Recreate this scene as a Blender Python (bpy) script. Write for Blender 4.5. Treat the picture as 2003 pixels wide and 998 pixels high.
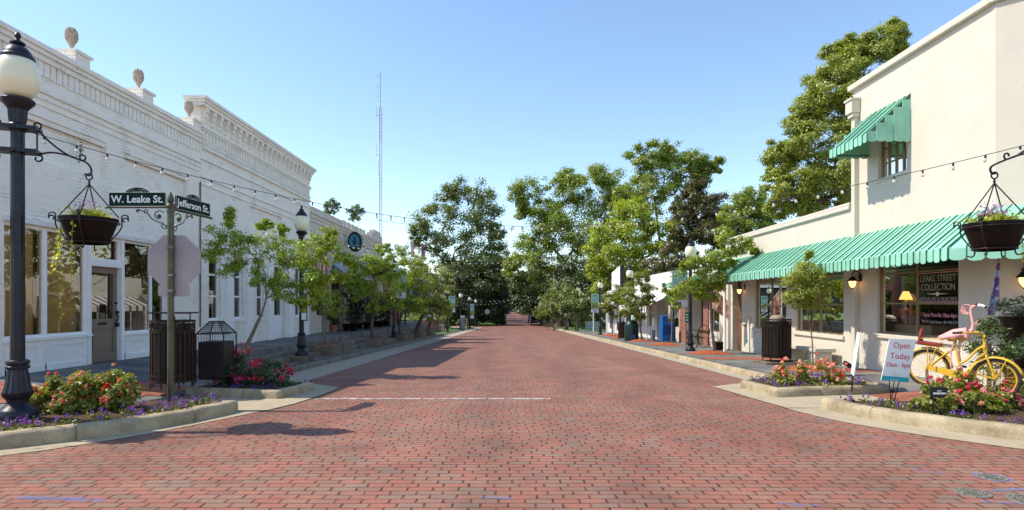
import bpy, math, random
import numpy as np
from mathutils import Vector, Matrix

for o in list(bpy.data.objects):
    bpy.data.objects.remove(o)
S = bpy.context.scene
COL = S.collection
R = math.radians
rng = random.Random(7)
nr = np.random.default_rng(11)

# ------------------------------------------------------------------ camera, sky, sun
CAMZ, F, VX, VY = 1.57, 1150.0, 1004.0, 592.0
cd = bpy.data.cameras.new("camera")
cam = bpy.data.objects.new("camera", cd)
COL.objects.link(cam)
cam.location = (0, 0, CAMZ)
cam.rotation_euler = (R(90), 0, 0)
cd.sensor_width = 36
cd.lens = 36 * F / 2003
cd.shift_y = (VY - 499) / 2003
cd.shift_x = -(VX - 1001.5) / 2003
cd.clip_start = 0.05
cd.clip_end = 3000
S.camera = cam

SUN_EL, SUN_AZ = 50.0, -91.0      # azimuth measured from +Y towards +X
W = bpy.data.worlds.new("World")
S.world = W
W.use_nodes = True
wn = W.node_tree.nodes
wl = W.node_tree.links
wn.clear()
sky = wn.new("ShaderNodeTexSky")
sky.sky_type = 'NISHITA'
sky.sun_disc = False
sky.sun_elevation = R(SUN_EL)
sky.sun_rotation = R(SUN_AZ)
sky.air_density = 1.05
sky.dust_density = 0.15
sky.ozone_density = 2.2
bg = wn.new("ShaderNodeBackground")
bg.inputs[1].default_value = 0.135
wo = wn.new("ShaderNodeOutputWorld")
wl.new(sky.outputs[0], bg.inputs[0])
wl.new(bg.outputs[0], wo.inputs[0])

sd = bpy.data.lights.new("sun", 'SUN')
sd.energy = 3.1
sd.angle = R(0.53)
sd.color = (1.0, 0.92, 0.77)
so = bpy.data.objects.new("sun", sd)
COL.objects.link(so)
_d = Vector((math.sin(R(SUN_AZ)) * math.cos(R(SUN_EL)), math.cos(R(SUN_AZ)) * math.cos(R(SUN_EL)), math.sin(R(SUN_EL))))
so.rotation_euler = _d.to_track_quat('Z', 'Y').to_euler()
so.location = (-20, 0, 30)

S.view_settings.view_transform = 'Standard'
S.view_settings.look = 'None'
S.view_settings.gamma = 1
S.view_settings.use_curve_mapping = False
S.view_settings.exposure = 0.92
S.render.engine = 'CYCLES'
S.cycles.max_bounces = 8
S.cycles.transparent_max_bounces = 12
S.cycles.use_denoising = True


def P(x, y, Y):
    """where the sight line through photo pixel (x, y) is at depth Y"""
    return Vector(((x - VX) / F * Y, Y, CAMZ + (VY - y) / F * Y))


def gz(Y):
    """height of the street along its length"""
    if Y <= 8.46:
        return 0.0
    if Y <= 90:
        return -0.027 * (Y - 8.46)
    if Y <= 270:
        return -2.202 - 0.005 * (Y - 90)
    return -3.1


# ------------------------------------------------------------------ materials
MATS = {}


def newmat(name):
    m = bpy.data.materials.new(name)
    m.use_nodes = True
    nt = m.node_tree
    b = nt.nodes["Principled BSDF"]
    return m, nt, b


def N(nt, t, **kw):
    n = nt.nodes.new(t)
    for k, v in kw.items():
        setattr(n, k, v)
    return n


def ramp(nt, stops, interp='LINEAR'):
    n = nt.nodes.new("ShaderNodeValToRGB")
    cr = n.color_ramp
    cr.interpolation = interp
    while len(cr.elements) < len(stops):
        cr.elements.new(0.5)
    for e, (p, c) in zip(cr.elements, stops):
        e.position = p
        e.color = (c[0], c[1], c[2], 1) if not isinstance(c, (int, float)) else (c, c, c, 1)
    return n


def M(name, base, rough=0.6, metal=0.0, var=0.12, ns=4.0, bump=0.0, bs=40.0, spec=0.4, coat=0.0):
    if name in MATS:
        return MATS[name]
    m, nt, b = newmat(name)
    L = nt.links
    tc = N(nt, "ShaderNodeTexCoord")
    no = N(nt, "ShaderNodeTexNoise")
    no.inputs["Scale"].default_value = ns
    no.inputs["Detail"].default_value = 6
    no.inputs["Roughness"].default_value = 0.65
    L.new(tc.outputs["Object"], no.inputs["Vector"])
    c0 = [max(0, v * (1 - var)) for v in base]
    c1 = [min(1, v * (1 + var)) for v in base]
    r = ramp(nt, [(0.3, c0), (0.7, c1)])
    L.new(no.outputs[0], r.inputs[0])
    L.new(r.outputs[0], b.inputs["Base Color"])
    b.inputs["Roughness"].default_value = rough
    b.inputs["Metallic"].default_value = metal
    b.inputs["Specular IOR Level"].default_value = spec
    b.inputs["Coat Weight"].default_value = coat
    if bump:
        n2 = N(nt, "ShaderNodeTexNoise")
        n2.inputs["Scale"].default_value = bs
        n2.inputs["Detail"].default_value = 5
        L.new(tc.outputs["Object"], n2.inputs["Vector"])
        bp = N(nt, "ShaderNodeBump")
        bp.inputs["Strength"].default_value = bump
        bp.inputs["Distance"].default_value = 0.02
        L.new(n2.outputs[0], bp.inputs["Height"])
        L.new(bp.outputs[0], b.inputs["Normal"])
    MATS[name] = m
    return m


def math_node(nt, op, a, bval=None, cl=False):
    n = N(nt, "ShaderNodeMath", operation=op)
    n.use_clamp = cl
    if isinstance(a, (int, float)):
        n.inputs[0].default_value = a
    else:
        nt.links.new(a, n.inputs[0])
    if bval is not None:
        if isinstance(bval, (int, float)):
            n.inputs[1].default_value = bval
        else:
            nt.links.new(bval, n.inputs[1])
    return n.outputs[0]


def mixc(nt, fac, a, b, mode='MIX'):
    n = N(nt, "ShaderNodeMix", data_type='RGBA', blend_type=mode)
    for sock, v in ((n.inputs[0], fac), (n.inputs[6], a), (n.inputs[7], b)):
        if isinstance(v, (int, float)):
            sock.default_value = v
        elif isinstance(v, (tuple, list)):
            sock.default_value = (v[0], v[1], v[2], 1)
        else:
            nt.links.new(v, sock)
    return n.outputs[2]


def wall_uv(nt):
    """(along the wall, up) for axis aligned walls"""
    tc = N(nt, "ShaderNodeTexCoord")
    sp = N(nt, "ShaderNodeSeparateXYZ")
    nt.links.new(tc.outputs["Object"], sp.inputs[0])
    cb = N(nt, "ShaderNodeCombineXYZ")
    nt.links.new(math_node(nt, 'ADD', sp.outputs[0], sp.outputs[1]), cb.inputs[0])
    nt.links.new(sp.outputs[2], cb.inputs[1])
    return tc.outputs["Object"], cb.outputs[0]


def jitter(nt, vec, src, scale, amt):
    no = N(nt, "ShaderNodeTexNoise")
    no.inputs["Scale"].default_value = scale
    no.inputs["Detail"].default_value = 2
    nt.links.new(src, no.inputs["Vector"])
    s = N(nt, "ShaderNodeVectorMath", operation='SUBTRACT')
    nt.links.new(no.outputs["Color"], s.inputs[0])
    s.inputs[1].default_value = (0.5, 0.5, 0.5)
    k = N(nt, "ShaderNodeVectorMath", operation='SCALE')
    nt.links.new(s.outputs[0], k.inputs[0])
    k.inputs["Scale"].default_value = amt
    a = N(nt, "ShaderNodeVectorMath", operation='ADD')
    nt.links.new(vec, a.inputs[0])
    nt.links.new(k.outputs[0], a.inputs[1])
    return a.outputs[0]


def noise(nt, src, scale, detail=4, rough=0.6):
    no = N(nt, "ShaderNodeTexNoise")
    no.inputs["Scale"].default_value = scale
    no.inputs["Detail"].default_value = detail
    no.inputs["Roughness"].default_value = rough
    nt.links.new(src, no.inputs["Vector"])
    return no.outputs[0]


def brick_node(nt, vec, w, h, mortar, offset=0.5, smooth=0.2):
    b = N(nt, "ShaderNodeTexBrick")
    b.offset = offset
    nt.links.new(vec, b.inputs["Vector"])
    b.inputs["Color1"].default_value = (0, 0, 0, 1)
    b.inputs["Color2"].default_value = (1, 1, 1, 1)
    b.inputs["Mortar"].default_value = (0.5, 0.5, 0.5, 1)
    b.inputs["Scale"].default_value = 1
    b.inputs["Mortar Size"].default_value = mortar
    b.inputs["Mortar Smooth"].default_value = smooth
    b.inputs["Bias"].default_value = 0
    b.inputs["Brick Width"].default_value = w
    b.inputs["Row Height"].default_value = h
    return b


def paving(name, w, h, mortar, stops, mcol, jit=0.03, jscale=9, big=0.25, stains=None, rough=0.8, wall=False, bump=0.5, chip=None, offset=0.5, moss=None, gaps=None, ysq=1.0):
    if name in MATS:
        return MATS[name]
    m, nt, b = newmat(name)
    L = nt.links
    if wall:
        src, vec = wall_uv(nt)
    else:
        tc = N(nt, "ShaderNodeTexCoord")
        src = vec = tc.outputs["Object"]
    v2 = jitter(nt, vec, src, jscale, jit)
    v2 = jitter(nt, v2, src, 1.1, jit * 3)
    if ysq != 1.0:                       # wide gaps between the ends of bricks, tight ones between the rows
        sp_r = N(nt, "ShaderNodeSeparateXYZ")
        L.new(v2, sp_r.inputs[0])
        wn_ = N(nt, "ShaderNodeTexWhiteNoise", noise_dimensions='1D')
        L.new(math_node(nt, 'FLOOR', math_node(nt, 'MULTIPLY', sp_r.outputs[1], 1 / h)), wn_.inputs["W"])
        cb_r = N(nt, "ShaderNodeCombineXYZ")
        L.new(math_node(nt, 'ADD', sp_r.outputs[0], math_node(nt, 'MULTIPLY', wn_.outputs["Value"], 0.075)), cb_r.inputs[0])
        L.new(sp_r.outputs[1], cb_r.inputs[1])
        sc_ = N(nt, "ShaderNodeVectorMath", operation='MULTIPLY')
        L.new(cb_r.outputs[0], sc_.inputs[0])
        sc_.inputs[1].default_value = (1, ysq, 1)
        v2 = sc_.outputs[0]
    br = brick_node(nt, v2, w, h * ysq, mortar, offset)
    tint = ramp(nt, stops)
    L.new(br.outputs["Color"], tint.inputs[0])
    col = tint.outputs[0]
    g1 = noise(nt, src, 1.3, 5)
    r1 = ramp(nt, [(0.3, 1 - big), (0.7, 1 + big * 0.5)])
    L.new(g1, r1.inputs[0])
    col = mixc(nt, 1.0, col, r1.outputs[0], 'MULTIPLY')
    if gaps is not None:
        mp = N(nt, "ShaderNodeMapping")
        mp.inputs["Scale"].default_value = (0.75, 0.09, 1)
        L.new(src, mp.inputs["Vector"])
        r0_ = ramp(nt, [(0.32, (0.80, 0.79, 0.80)), (0.5, (1.0, 1.0, 1.0)), (0.68, (1.13, 1.15, 1.16))])
        L.new(noise(nt, mp.outputs[0], 1.0, 5, 0.6), r0_.inputs[0])
        col = mixc(nt, 1.0, col, r0_.outputs[0], 'MULTIPLY')
    g2 = noise(nt, src, 60, 3, 0.7)
    r2 = ramp(nt, [(0.3, 0.8), (0.7, 1.12)])
    L.new(g2, r2.inputs[0])
    col = mixc(nt, 1.0, col, r2.outputs[0], 'MULTIPLY')
    if stains:
        g3 = noise(nt, src, 2.3, 6, 0.75)
        r3 = ramp(nt, [(0.62, 0.0), (0.78, 1.0)])
        L.new(g3, r3.inputs[0])
        col = mixc(nt, math_node(nt, 'MULTIPLY', r3.outputs[0], 0.35), col, stains)
    mf = br.outputs["Fac"]
    if chip is not None:
        g4 = noise(nt, src, 1.7, 6, 0.7)
        r4 = ramp(nt, [(0.52, 0.02), (0.70, chip)])
        L.new(g4, r4.inputs[0])
        mfc = math_node(nt, 'MULTIPLY', mf, r4.outputs[0])
    elif gaps is not None:
        g4 = noise(nt, src, 6.0, 6, 0.85)
        r4 = ramp(nt, [(0.42, gaps), (0.62, 1.0)])
        L.new(g4, r4.inputs[0])
        mfc = math_node(nt, 'MULTIPLY', mf, r4.outputs[0])
    else:
        mfc = mf
    mc = mcol
    if moss:
        g5 = noise(nt, src, 1.9, 5, 0.8)
        r5 = ramp(nt, [(0.6, 0.0), (0.68, 1.0)])
        L.new(g5, r5.inputs[0])
        mc = mixc(nt, r5.outputs[0], mcol, moss)
    col = mixc(nt, mfc, col, mc)
    L.new(col, b.inputs["Base Color"])
    b.inputs["Roughness"].default_value = rough
    b.inputs["Specular IOR Level"].default_value = 0.3
    hgt = math_node(nt, 'ADD', math_node(nt, 'MULTIPLY', mf, -1.0), math_node(nt, 'MULTIPLY', g2, 0.35))
    hgt = math_node(nt, 'ADD', hgt, math_node(nt, 'MULTIPLY', br.outputs["Color"], 0.25))
    bp = N(nt, "ShaderNodeBump")
    bp.inputs["Strength"].default_value = bump
    bp.inputs["Distance"].default_value = 0.012
    L.new(hgt, bp.inputs["Height"])
    L.new(bp.outputs[0], b.inputs["Normal"])
    MATS[name] = m
    return m


def glass_mat(name, refl=0.12, tint=(0.9, 0.9, 0.88), rough=0.0):
    m = bpy.data.materials.new(name)
    m.use_nodes = True
    nt = m.node_tree
    nt.nodes.clear()
    L = nt.links
    out = N(nt, "ShaderNodeOutputMaterial")
    tr = N(nt, "ShaderNodeBsdfTransparent")
    tr.inputs[0].default_value = (*tint, 1)
    gl = N(nt, "ShaderNodeBsdfGlossy")
    gl.inputs["Roughness"].default_value = rough
    gl.inputs[0].default_value = (1, 0.97, 0.9, 1)
    fr = N(nt, "ShaderNodeLayerWeight")
    fr.inputs[0].default_value = 0.16
    mx = N(nt, "ShaderNodeMixShader")
    L.new(math_node(nt, 'ADD', math_node(nt, 'MULTIPLY', fr.outputs["Fresnel"], 0.9), refl, True), mx.inputs[0])
    L.new(tr.outputs[0], mx.inputs[1])
    L.new(gl.outputs[0], mx.inputs[2])
    L.new(mx.outputs[0], out.inputs[0])
    MATS[name] = m
    return m


def leaf_mat(name, transl=0.4, rough=0.45, gloss=0.06):
    """colour comes from the per-leaf attribute 'col'"""
    m = bpy.data.materials.new(name)
    m.use_nodes = True
    nt = m.node_tree
    nt.nodes.clear()
    L = nt.links
    out = N(nt, "ShaderNodeOutputMaterial")
    at = N(nt, "ShaderNodeAttribute")
    at.attribute_name = "col"
    df = N(nt, "ShaderNodeBsdfDiffuse")
    tl = N(nt, "ShaderNodeBsdfTranslucent")
    gl = N(nt, "ShaderNodeBsdfGlossy")
    gl.inputs["Roughness"].default_value = rough
    L.new(at.outputs["Color"], df.inputs[0])
    tcol = mixc(nt, 1.0, at.outputs["Color"], (1.5, 1.4, 0.6), 'MULTIPLY')
    L.new(tcol, tl.inputs[0])
    m1 = N(nt, "ShaderNodeMixShader")
    m1.inputs[0].default_value = transl
    L.new(df.outputs[0], m1.inputs[1])
    L.new(tl.outputs[0], m1.inputs[2])
    m2 = N(nt, "ShaderNodeMixShader")
    m2.inputs[0].default_value = gloss
    L.new(m1.outputs[0], m2.inputs[1])
    L.new(gl.outputs[0], m2.inputs[2])
    L.new(m2.outputs[0], out.inputs[0])
    MATS[name] = m
    return m


def emit_mat(name, col, st):
    m, nt, b = newmat(name)
    b.inputs["Base Color"].default_value = (*col, 1)
    b.inputs["Emission Color"].default_value = (*col, 1)
    b.inputs["Emission Strength"].default_value = st
    MATS[name] = m
    return m


road_m = paving("brick_road", 0.215, 0.1, 0.0105,
                [(0.0, (0.235, 0.152, 0.111)), (0.14, (0.275, 0.156, 0.111)), (0.32, (0.305, 0.135, 0.092)), (0.55, (0.325, 0.121, 0.083)), (0.75, (0.305, 0.140, 0.096)), (0.9, (0.27, 0.152, 0.109)), (1.0, (0.24, 0.115, 0.085))],
                (0.022, 0.013, 0.010), jit=0.014, jscale=7, big=0.24, stains=(0.52, 0.43, 0.36), rough=0.78, moss=(0.13, 0.12, 0.03), gaps=0.42, bump=0.7, ysq=1.45)
whitebrick_m = paving("white_painted_brick", 0.205, 0.07, 0.006,
                      [(0.0, (0.90, 0.84, 0.75)), (0.5, (0.93, 0.875, 0.785)), (1.0, (0.95, 0.90, 0.82))],
                      (0.13, 0.085, 0.06), jit=0.012, jscale=6, big=0.05, rough=0.55, wall=True, bump=0.4, chip=0.8, ysq=0.75)
creambrick_m = paving("cream_painted_brick", 0.205, 0.07, 0.006,
                      [(0.0, (0.60, 0.54, 0.45)), (0.5, (0.66, 0.60, 0.51)), (1.0, (0.70, 0.64, 0.55))],
                      (0.2, 0.15, 0.11), jit=0.012, jscale=6, big=0.1, rough=0.6, wall=True, bump=0.5, chip=0.5)
redwall_m = paving("red_brick_wall", 0.205, 0.07, 0.008,
                   [(0.0, (0.20, 0.055, 0.035)), (0.5, (0.30, 0.085, 0.05)), (1.0, (0.36, 0.13, 0.08))],
                   (0.34, 0.28, 0.23), jit=0.008, big=0.15, wall=True, bump=0.5)
redpave_m = paving("red_brick_paving", 0.2, 0.1, 0.005,
                   [(0.0, (0.28, 0.08, 0.05)), (0.5, (0.36, 0.11, 0.065)), (1.0, (0.42, 0.16, 0.10))],
                   (0.12, 0.08, 0.06), jit=0.008, big=0.2)
slate_m = paving("slate_paving", 0.6, 0.4, 0.007,
                 [(0.0, (0.115, 0.118, 0.12)), (0.4, (0.165, 0.165, 0.165)), (0.7, (0.195, 0.185, 0.17)), (1.0, (0.235, 0.20, 0.165))],
                 (0.09, 0.085, 0.08), jit=0.03, jscale=2, big=0.2, stains=(0.4, 0.36, 0.3), offset=0.37)


def concrete(name, base, dark, speck=0.2):
    m, nt, b = newmat(name)
    L = nt.links
    tc = N(nt, "ShaderNodeTexCoord")
    src = tc.outputs["Object"]
    a = ramp(nt, [(0.32, dark), (0.6, base)])
    L.new(noise(nt, src, 2.2, 7, 0.72), a.inputs[0])
    s = ramp(nt, [(0.35, 1 - speck), (0.65, 1 + speck * 0.6)])
    L.new(noise(nt, src, 90, 3, 0.7), s.inputs[0])
    L.new(mixc(nt, 1.0, a.outputs[0], s.outputs[0], 'MULTIPLY'), b.inputs["Base Color"])
    b.inputs["Roughness"].default_value = 0.85
    b.inputs["Specular IOR Level"].default_value = 0.25
    bp = N(nt, "ShaderNodeBump")
    bp.inputs["Strength"].default_value = 0.35
    bp.inputs["Distance"].default_value = 0.01
    L.new(noise(nt, src, 55, 6, 0.8), bp.inputs["Height"])
    L.new(bp.outputs[0], b.inputs["Normal"])
    MATS[name] = m
    return m


conc_m = concrete("pale_concrete", (0.44, 0.365, 0.25), (0.35, 0.285, 0.19))
kerb_m = concrete("kerb_concrete", (0.46, 0.37, 0.24), (0.23, 0.18, 0.11), 0.3)
oldconc_m = concrete("old_concrete", (0.25, 0.215, 0.175), (0.11, 0.09, 0.07), 0.35)
agg_m = concrete("aggregate_gutter", (0.43, 0.37, 0.285), (0.34, 0.29, 0.22), 0.35)
bed_wall_m = concrete("planter_concrete", (0.22, 0.17, 0.12), (0.10, 0.072, 0.05), 0.3)
soil_m = M("bed_soil", (0.085, 0.042, 0.026), 0.95, var=0.6, ns=30, bump=1.0, bs=60)
mulch_m = M("red_mulch", (0.36, 0.085, 0.03), 0.95, var=0.5, ns=50, bump=1.0, bs=70)
grass_m = M("lawn_grass", (0.085, 0.15, 0.022), 0.9, var=0.4, ns=20, bump=1.0, bs=120)
ground_m = M("dry_ground", (0.07, 0.085, 0.03), 0.95, var=0.4, ns=0.7)
stucco_m = M("cream_stucco", (0.61, 0.555, 0.465), 0.75, var=0.05, ns=1.1, bump=0.22, bs=30, spec=0.2)
stucco_trim_m = M("cream_trim", (0.60, 0.55, 0.46), 0.6, var=0.05, ns=5, bump=0.15)
white_m = M("white_paint", (0.90, 0.88, 0.85), 0.45, var=0.05, ns=6, bump=0.08)
offwhite_m = M("offwhite_paint", (0.72, 0.71, 0.68), 0.5, var=0.1, ns=3, bump=0.15)
taupe_m = M("taupe_door_paint", (0.23, 0.17, 0.125), 0.4, var=0.08, ns=5)
iron_m = M("black_iron", (0.018, 0.014, 0.013), 0.4, 0.2, var=0.4, ns=20)
lamp_m = M("dark_lamp_paint", (0.018, 0.017, 0.026), 0.36, 0.1, var=0.35, ns=9, spec=0.35)
lampgrey_m = M("grey_green_lamp_paint", (0.055, 0.065, 0.07), 0.4, 0.3, var=0.3, ns=9)
brownmetal_m = M("brown_metal", (0.026, 0.013, 0.009), 0.5, 0.0, var=0.4, ns=12, spec=0.2)
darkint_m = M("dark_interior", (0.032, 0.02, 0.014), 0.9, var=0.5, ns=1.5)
tanint_m = M("tan_interior", (0.34, 0.25, 0.15), 0.9, var=0.3, ns=1.2)
wood_m = M("brown_wood", (0.17, 0.075, 0.03), 0.5, var=0.4, ns=6, bump=0.2)
darkwood_m = M("dark_wood", (0.065, 0.034, 0.02), 0.5, var=0.4, ns=6)
green_m = M("green_awning_metal", (0.255, 0.545, 0.405), 0.6, 0.0, var=0.2, ns=1.4, bump=0.06, bs=8)
greendark_m = M("green_awning_rib", (0.025, 0.16, 0.10), 0.5, var=0.15, ns=4)
signgreen_m = M("sign_green", (0.005, 0.026, 0.018), 0.65, var=0.1, spec=0.15)
signwhite_m = M("sign_white", (0.82, 0.82, 0.80), 0.5, var=0.02)
alu_m = M("weathered_aluminium", (0.42, 0.37, 0.375), 0.6, 0.2, var=0.12, ns=1.8)
pole_m = M("green_pole_paint", (0.10, 0.095, 0.06), 0.4, 0.4, var=0.4, ns=6)
globe_m, _nt, _b = newmat("lamp_globe")
_b.inputs["Base Color"].default_value = (0.86, 0.82, 0.60, 1)
_b.inputs["Roughness"].default_value = 0.25
_b.inputs["Subsurface Weight"].default_value = 0.6
_b.inputs["Subsurface Radius"].default_value = (0.3, 0.28, 0.2)
_b.inputs["Subsurface Scale"].default_value = 0.4
leafm = leaf_mat("leaves", 0.42)
petalm = leaf_mat("petals", 0.3, gloss=0.02)
bark_m = M("bark", (0.11, 0.085, 0.065), 0.9, var=0.4, ns=8, bump=0.8, bs=25)
lightbark_m = M("smooth_bark", (0.20, 0.14, 0.10), 0.8, var=0.35, ns=10, bump=0.4, bs=30)
glass_shop = glass_mat("shop_glass", 0.0, (0.85, 0.8, 0.72))
glass_left = glass_mat("reflective_shop_glass", 0.15, (0.84, 0.75, 0.60))
glass_up = glass_mat("window_glass", 0.10, (0.75, 0.75, 0.78))
yellow_m = M("yellow_bike_paint", (0.68, 0.40, 0.028), 0.42, 0.0, var=0.1, ns=12, coat=0.2)
rubber_m = M("tyre_rubber", (0.035, 0.03, 0.028), 0.85, var=0.3, ns=30, bump=0.3)
chrome_m = M("grey_pipe", (0.30, 0.28, 0.26), 0.4, 0.8, var=0.2)
pink_m = M("flamingo_pink", (0.74, 0.36, 0.33), 0.5, var=0.14, ns=14, bump=0.2)
black_m = M("black_plastic", (0.015, 0.013, 0.013), 0.5, var=0.3)
red_m = M("red_vinyl", (0.26, 0.02, 0.02), 0.4, var=0.15)
blue_m = M("blue_box_paint", (0.012, 0.11, 0.34), 0.4, var=0.12)
pot_m = M("dark_pot", (0.010, 0.0055, 0.004), 0.5, var=0.4, ns=8, spec=0.15)
terra_m = M("terracotta", (0.36, 0.13, 0.07), 0.8, var=0.2)


# ------------------------------------------------------------------ mesh helpers
class MB:
    def __init__(self):
        self.v, self.f = [], []

    def add(self, vs, fs):
        o = len(self.v)
        self.v += [tuple(p) for p in vs]
        self.f += [tuple(i + o for i in f) for f in fs]
        return self

    def box(self, x0, x1, y0, y1, z0, z1):
        vs = [(x0, y0, z0), (x1, y0, z0), (x1, y1, z0), (x0, y1, z0), (x0, y0, z1), (x1, y0, z1), (x1, y1, z1), (x0, y1, z1)]
        return self.add(vs, [(3, 2, 1, 0), (4, 5, 6, 7), (0, 1, 5, 4), (1, 2, 6, 5), (2, 3, 7, 6), (3, 0, 4, 7)])

    def obox(self, c, ax, ay, az, hx, hy, hz):
        """box with its own axes"""
        c, ax, ay, az = Vector(c), Vector(ax), Vector(ay), Vector(az)
        vs = []
        for sz in (-1, 1):
            for sx, sy in ((-1, -1), (1, -1), (1, 1), (-1, 1)):
                vs.append(c + ax * hx * sx + ay * hy * sy + az * hz * sz)
        return self.add(vs, [(3, 2, 1, 0), (4, 5, 6, 7), (0, 1, 5, 4), (1, 2, 6, 5), (2, 3, 7, 6), (3, 0, 4, 7)])

    def quad(self, a, b, c, d):
        return self.add([a, b, c, d], [(0, 1, 2, 3)])

    def tube(self, pts, r, n=8, caps=True):
        pts = [Vector(p) for p in pts]
        rs = r if isinstance(r, (list, tuple)) else [r] * len(pts)
        vs, fs = [], []
        up = None
        for i, p in enumerate(pts):
            t = (pts[min(i + 1, len(pts) - 1)] - pts[max(i - 1, 0)])
            if t.length < 1e-9:
                t = Vector((0, 0, 1))
            t.normalize()
            if up is None:
                up = Vector((0, 0, 1)) if abs(t.z) < 0.9 else Vector((1, 0, 0))
            a = t.cross(up)
            if a.length < 1e-6:
                a = t.cross(Vector((0, 1, 0)))
            a.normalize()
            b = a.cross(t).normalized()
            up = b
            for k in range(n):
                w = 2 * math.pi * k / n
                vs.append(p + (a * math.cos(w) + b * math.sin(w)) * rs[i])
        for i in range(len(pts) - 1):
            for k in range(n):
                k2 = (k + 1) % n
                fs.append((i * n + k, (i + 1) * n + k, (i + 1) * n + k2, i * n + k2))
        if caps:
            fs.append(tuple(range(n)))
            fs.append(tuple((len(pts) - 1) * n + k for k in reversed(range(n))))
        return self.add(vs, fs)

    def lathe(self, prof, c=(0, 0, 0), n=24, flute=0.0, cap=True):
        vs, fs = [], []
        for (r, z) in prof:
            for k in range(n):
                w = 2 * math.pi * k / n
                rr = r * (1 - flute * (k % 2))
                vs.append((c[0] + rr * math.cos(w), c[1] + rr * math.sin(w), c[2] + z))
        m = len(prof)
        for i in range(m - 1):
            for k in range(n):
                k2 = (k + 1) % n
                fs.append((i * n + k, i * n + k2, (i + 1) * n + k2, (i + 1) * n + k))
        if cap:
            fs.append(tuple(reversed(range(n))))
            fs.append(tuple((m - 1) * n + k for k in range(n)))
        return self.add(vs, fs)

    def prism(self, poly, z0, z1):
        """poly 2-D; z0 / z1 numbers or functions of (x, y)"""
        n = len(poly)
        f0 = z0 if callable(z0) else (lambda x, y: z0)
        f1 = z1 if callable(z1) else (lambda x, y: z1)
        area = sum(poly[i][0] * poly[(i + 1) % n][1] - poly[(i + 1) % n][0] * poly[i][1] for i in range(n))
        if area < 0:
            poly = poly[::-1]
        vs = [(x, y, f0(x, y)) for x, y in poly] + [(x, y, f1(x, y)) for x, y in poly]
        fs = [tuple(reversed(range(n))), tuple(range(n, 2 * n))]
        for i in range(n):
            j = (i + 1) % n
            fs.append((i, j, n + j, n + i))
        return self.add(vs, fs)

    def sphere(self, c, rx, ry=None, rz=None, nu=12, nv=8):
        ry = rx if ry is None else ry
        rz = rx if rz is None else rz
        vs, fs = [], []
        for i in range(nv + 1):
            a = math.pi * i / nv
            for k in range(nu):
                w = 2 * math.pi * k / nu
                s = max(math.sin(a), 0.02)
                vs.append((c[0] + rx * s * math.cos(w), c[1] + ry * s * math.sin(w), c[2] + rz * math.cos(a)))
        for i in range(nv):
            for k in range(nu):
                k2 = (k + 1) % nu
                fs.append((i * nu + k, (i + 1) * nu + k, (i + 1) * nu + k2, i * nu + k2))
        return self.add(vs, fs)

    def build(self, name, mat, parent=None, smooth=False, bevel=0.0, ang=35):
        off = Vector((0, 0, 0))
        p = parent
        while p is not None:
            off += p.location
            p = p.parent
        me = bpy.data.meshes.new(name)
        me.from_pydata([(a - off.x, b - off.y, c - off.z) for a, b, c in self.v], [], self.f)
        me.update()
        mats = mat if isinstance(mat, (list, tuple)) else [mat]
        for mm in mats:
            me.materials.append(mm)
        o = bpy.data.objects.new(name, me)
        COL.objects.link(o)
        if parent is not None:
            o.parent = parent
        if smooth:
            for pl in me.polygons:
                pl.use_smooth = True
            try:
                me.set_sharp_from_angle(angle=R(ang))
            except Exception:
                pass
        if bevel:
            bv = o.modifiers.new("bevel", 'BEVEL')
            bv.width = bevel
            bv.segments = 2
            bv.limit_method = 'ANGLE'
            bv.angle_limit = R(40)
        return o


def root(name, label, cat, loc=(0, 0, 0), group=None):
    o = bpy.data.objects.new(name, None)
    o.empty_display_size = 0.2
    COL.objects.link(o)
    o.location = loc
    tag(o, label, cat, group)
    return o


def tag(o, label, cat, group=None, kind=None):
    o["label"] = label
    o["category"] = cat
    if group:
        o["group"] = group
    if kind:
        o["kind"] = kind
    return o


def struct(o, label=None, cat=None):
    o["kind"] = "structure"
    if label:
        o["label"] = label
        o["category"] = cat or "ground"
    return o


def copy_tree(o, parent=None):
    c = o.copy()
    COL.objects.link(c)
    if parent is not None:
        c.parent = parent
    for ch in list(o.children):
        copy_tree(ch, c)
    return c


def text(body, name, mat, parent, origin, right, up, height=None, width=None, depth=0.002, align='CENTER', bold=0.0, off=0.0):
    """flat lettering; origin = baseline centre; right / up are unit vectors"""
    cu = bpy.data.curves.new(name, 'FONT')
    cu.body = body
    cu.align_x = align
    cu.size = 1
    cu.extrude = depth
    cu.offset = bold
    cu.resolution_u = 3
    ob = bpy.data.objects.new(name + "_curve", cu)
    COL.objects.link(ob)
    dg = bpy.context.evaluated_depsgraph_get()
    me = bpy.data.meshes.new_from_object(ob.evaluated_get(dg))
    bpy.data.objects.remove(ob)
    bpy.data.curves.remove(cu)
    xs = [v.co.x for v in me.vertices]
    ys = [v.co.y for v in me.vertices]
    w0, h0 = max(xs) - min(xs), 0.72
    s = (height / h0) if height else width / w0
    sx = s
    if height and width:
        sx = width / w0
    rt, u = Vector(right).normalized(), Vector(up).normalized()
    nn = rt.cross(u)
    o0 = Vector(origin) + nn * off
    po = Vector((0, 0, 0))
    p = parent
    while p is not None:
        po += p.location
        p = p.parent
    for v in me.vertices:
        v.co = o0 + rt * (v.co.x * sx) + u * (v.co.y * s) + nn * (v.co.z) - po
    me.materials.clear()
    me.materials.append(mat)
    o = bpy.data.objects.new(name, me)
    COL.objects.link(o)
    if parent is not None:
        o.parent = parent
    return o


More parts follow.
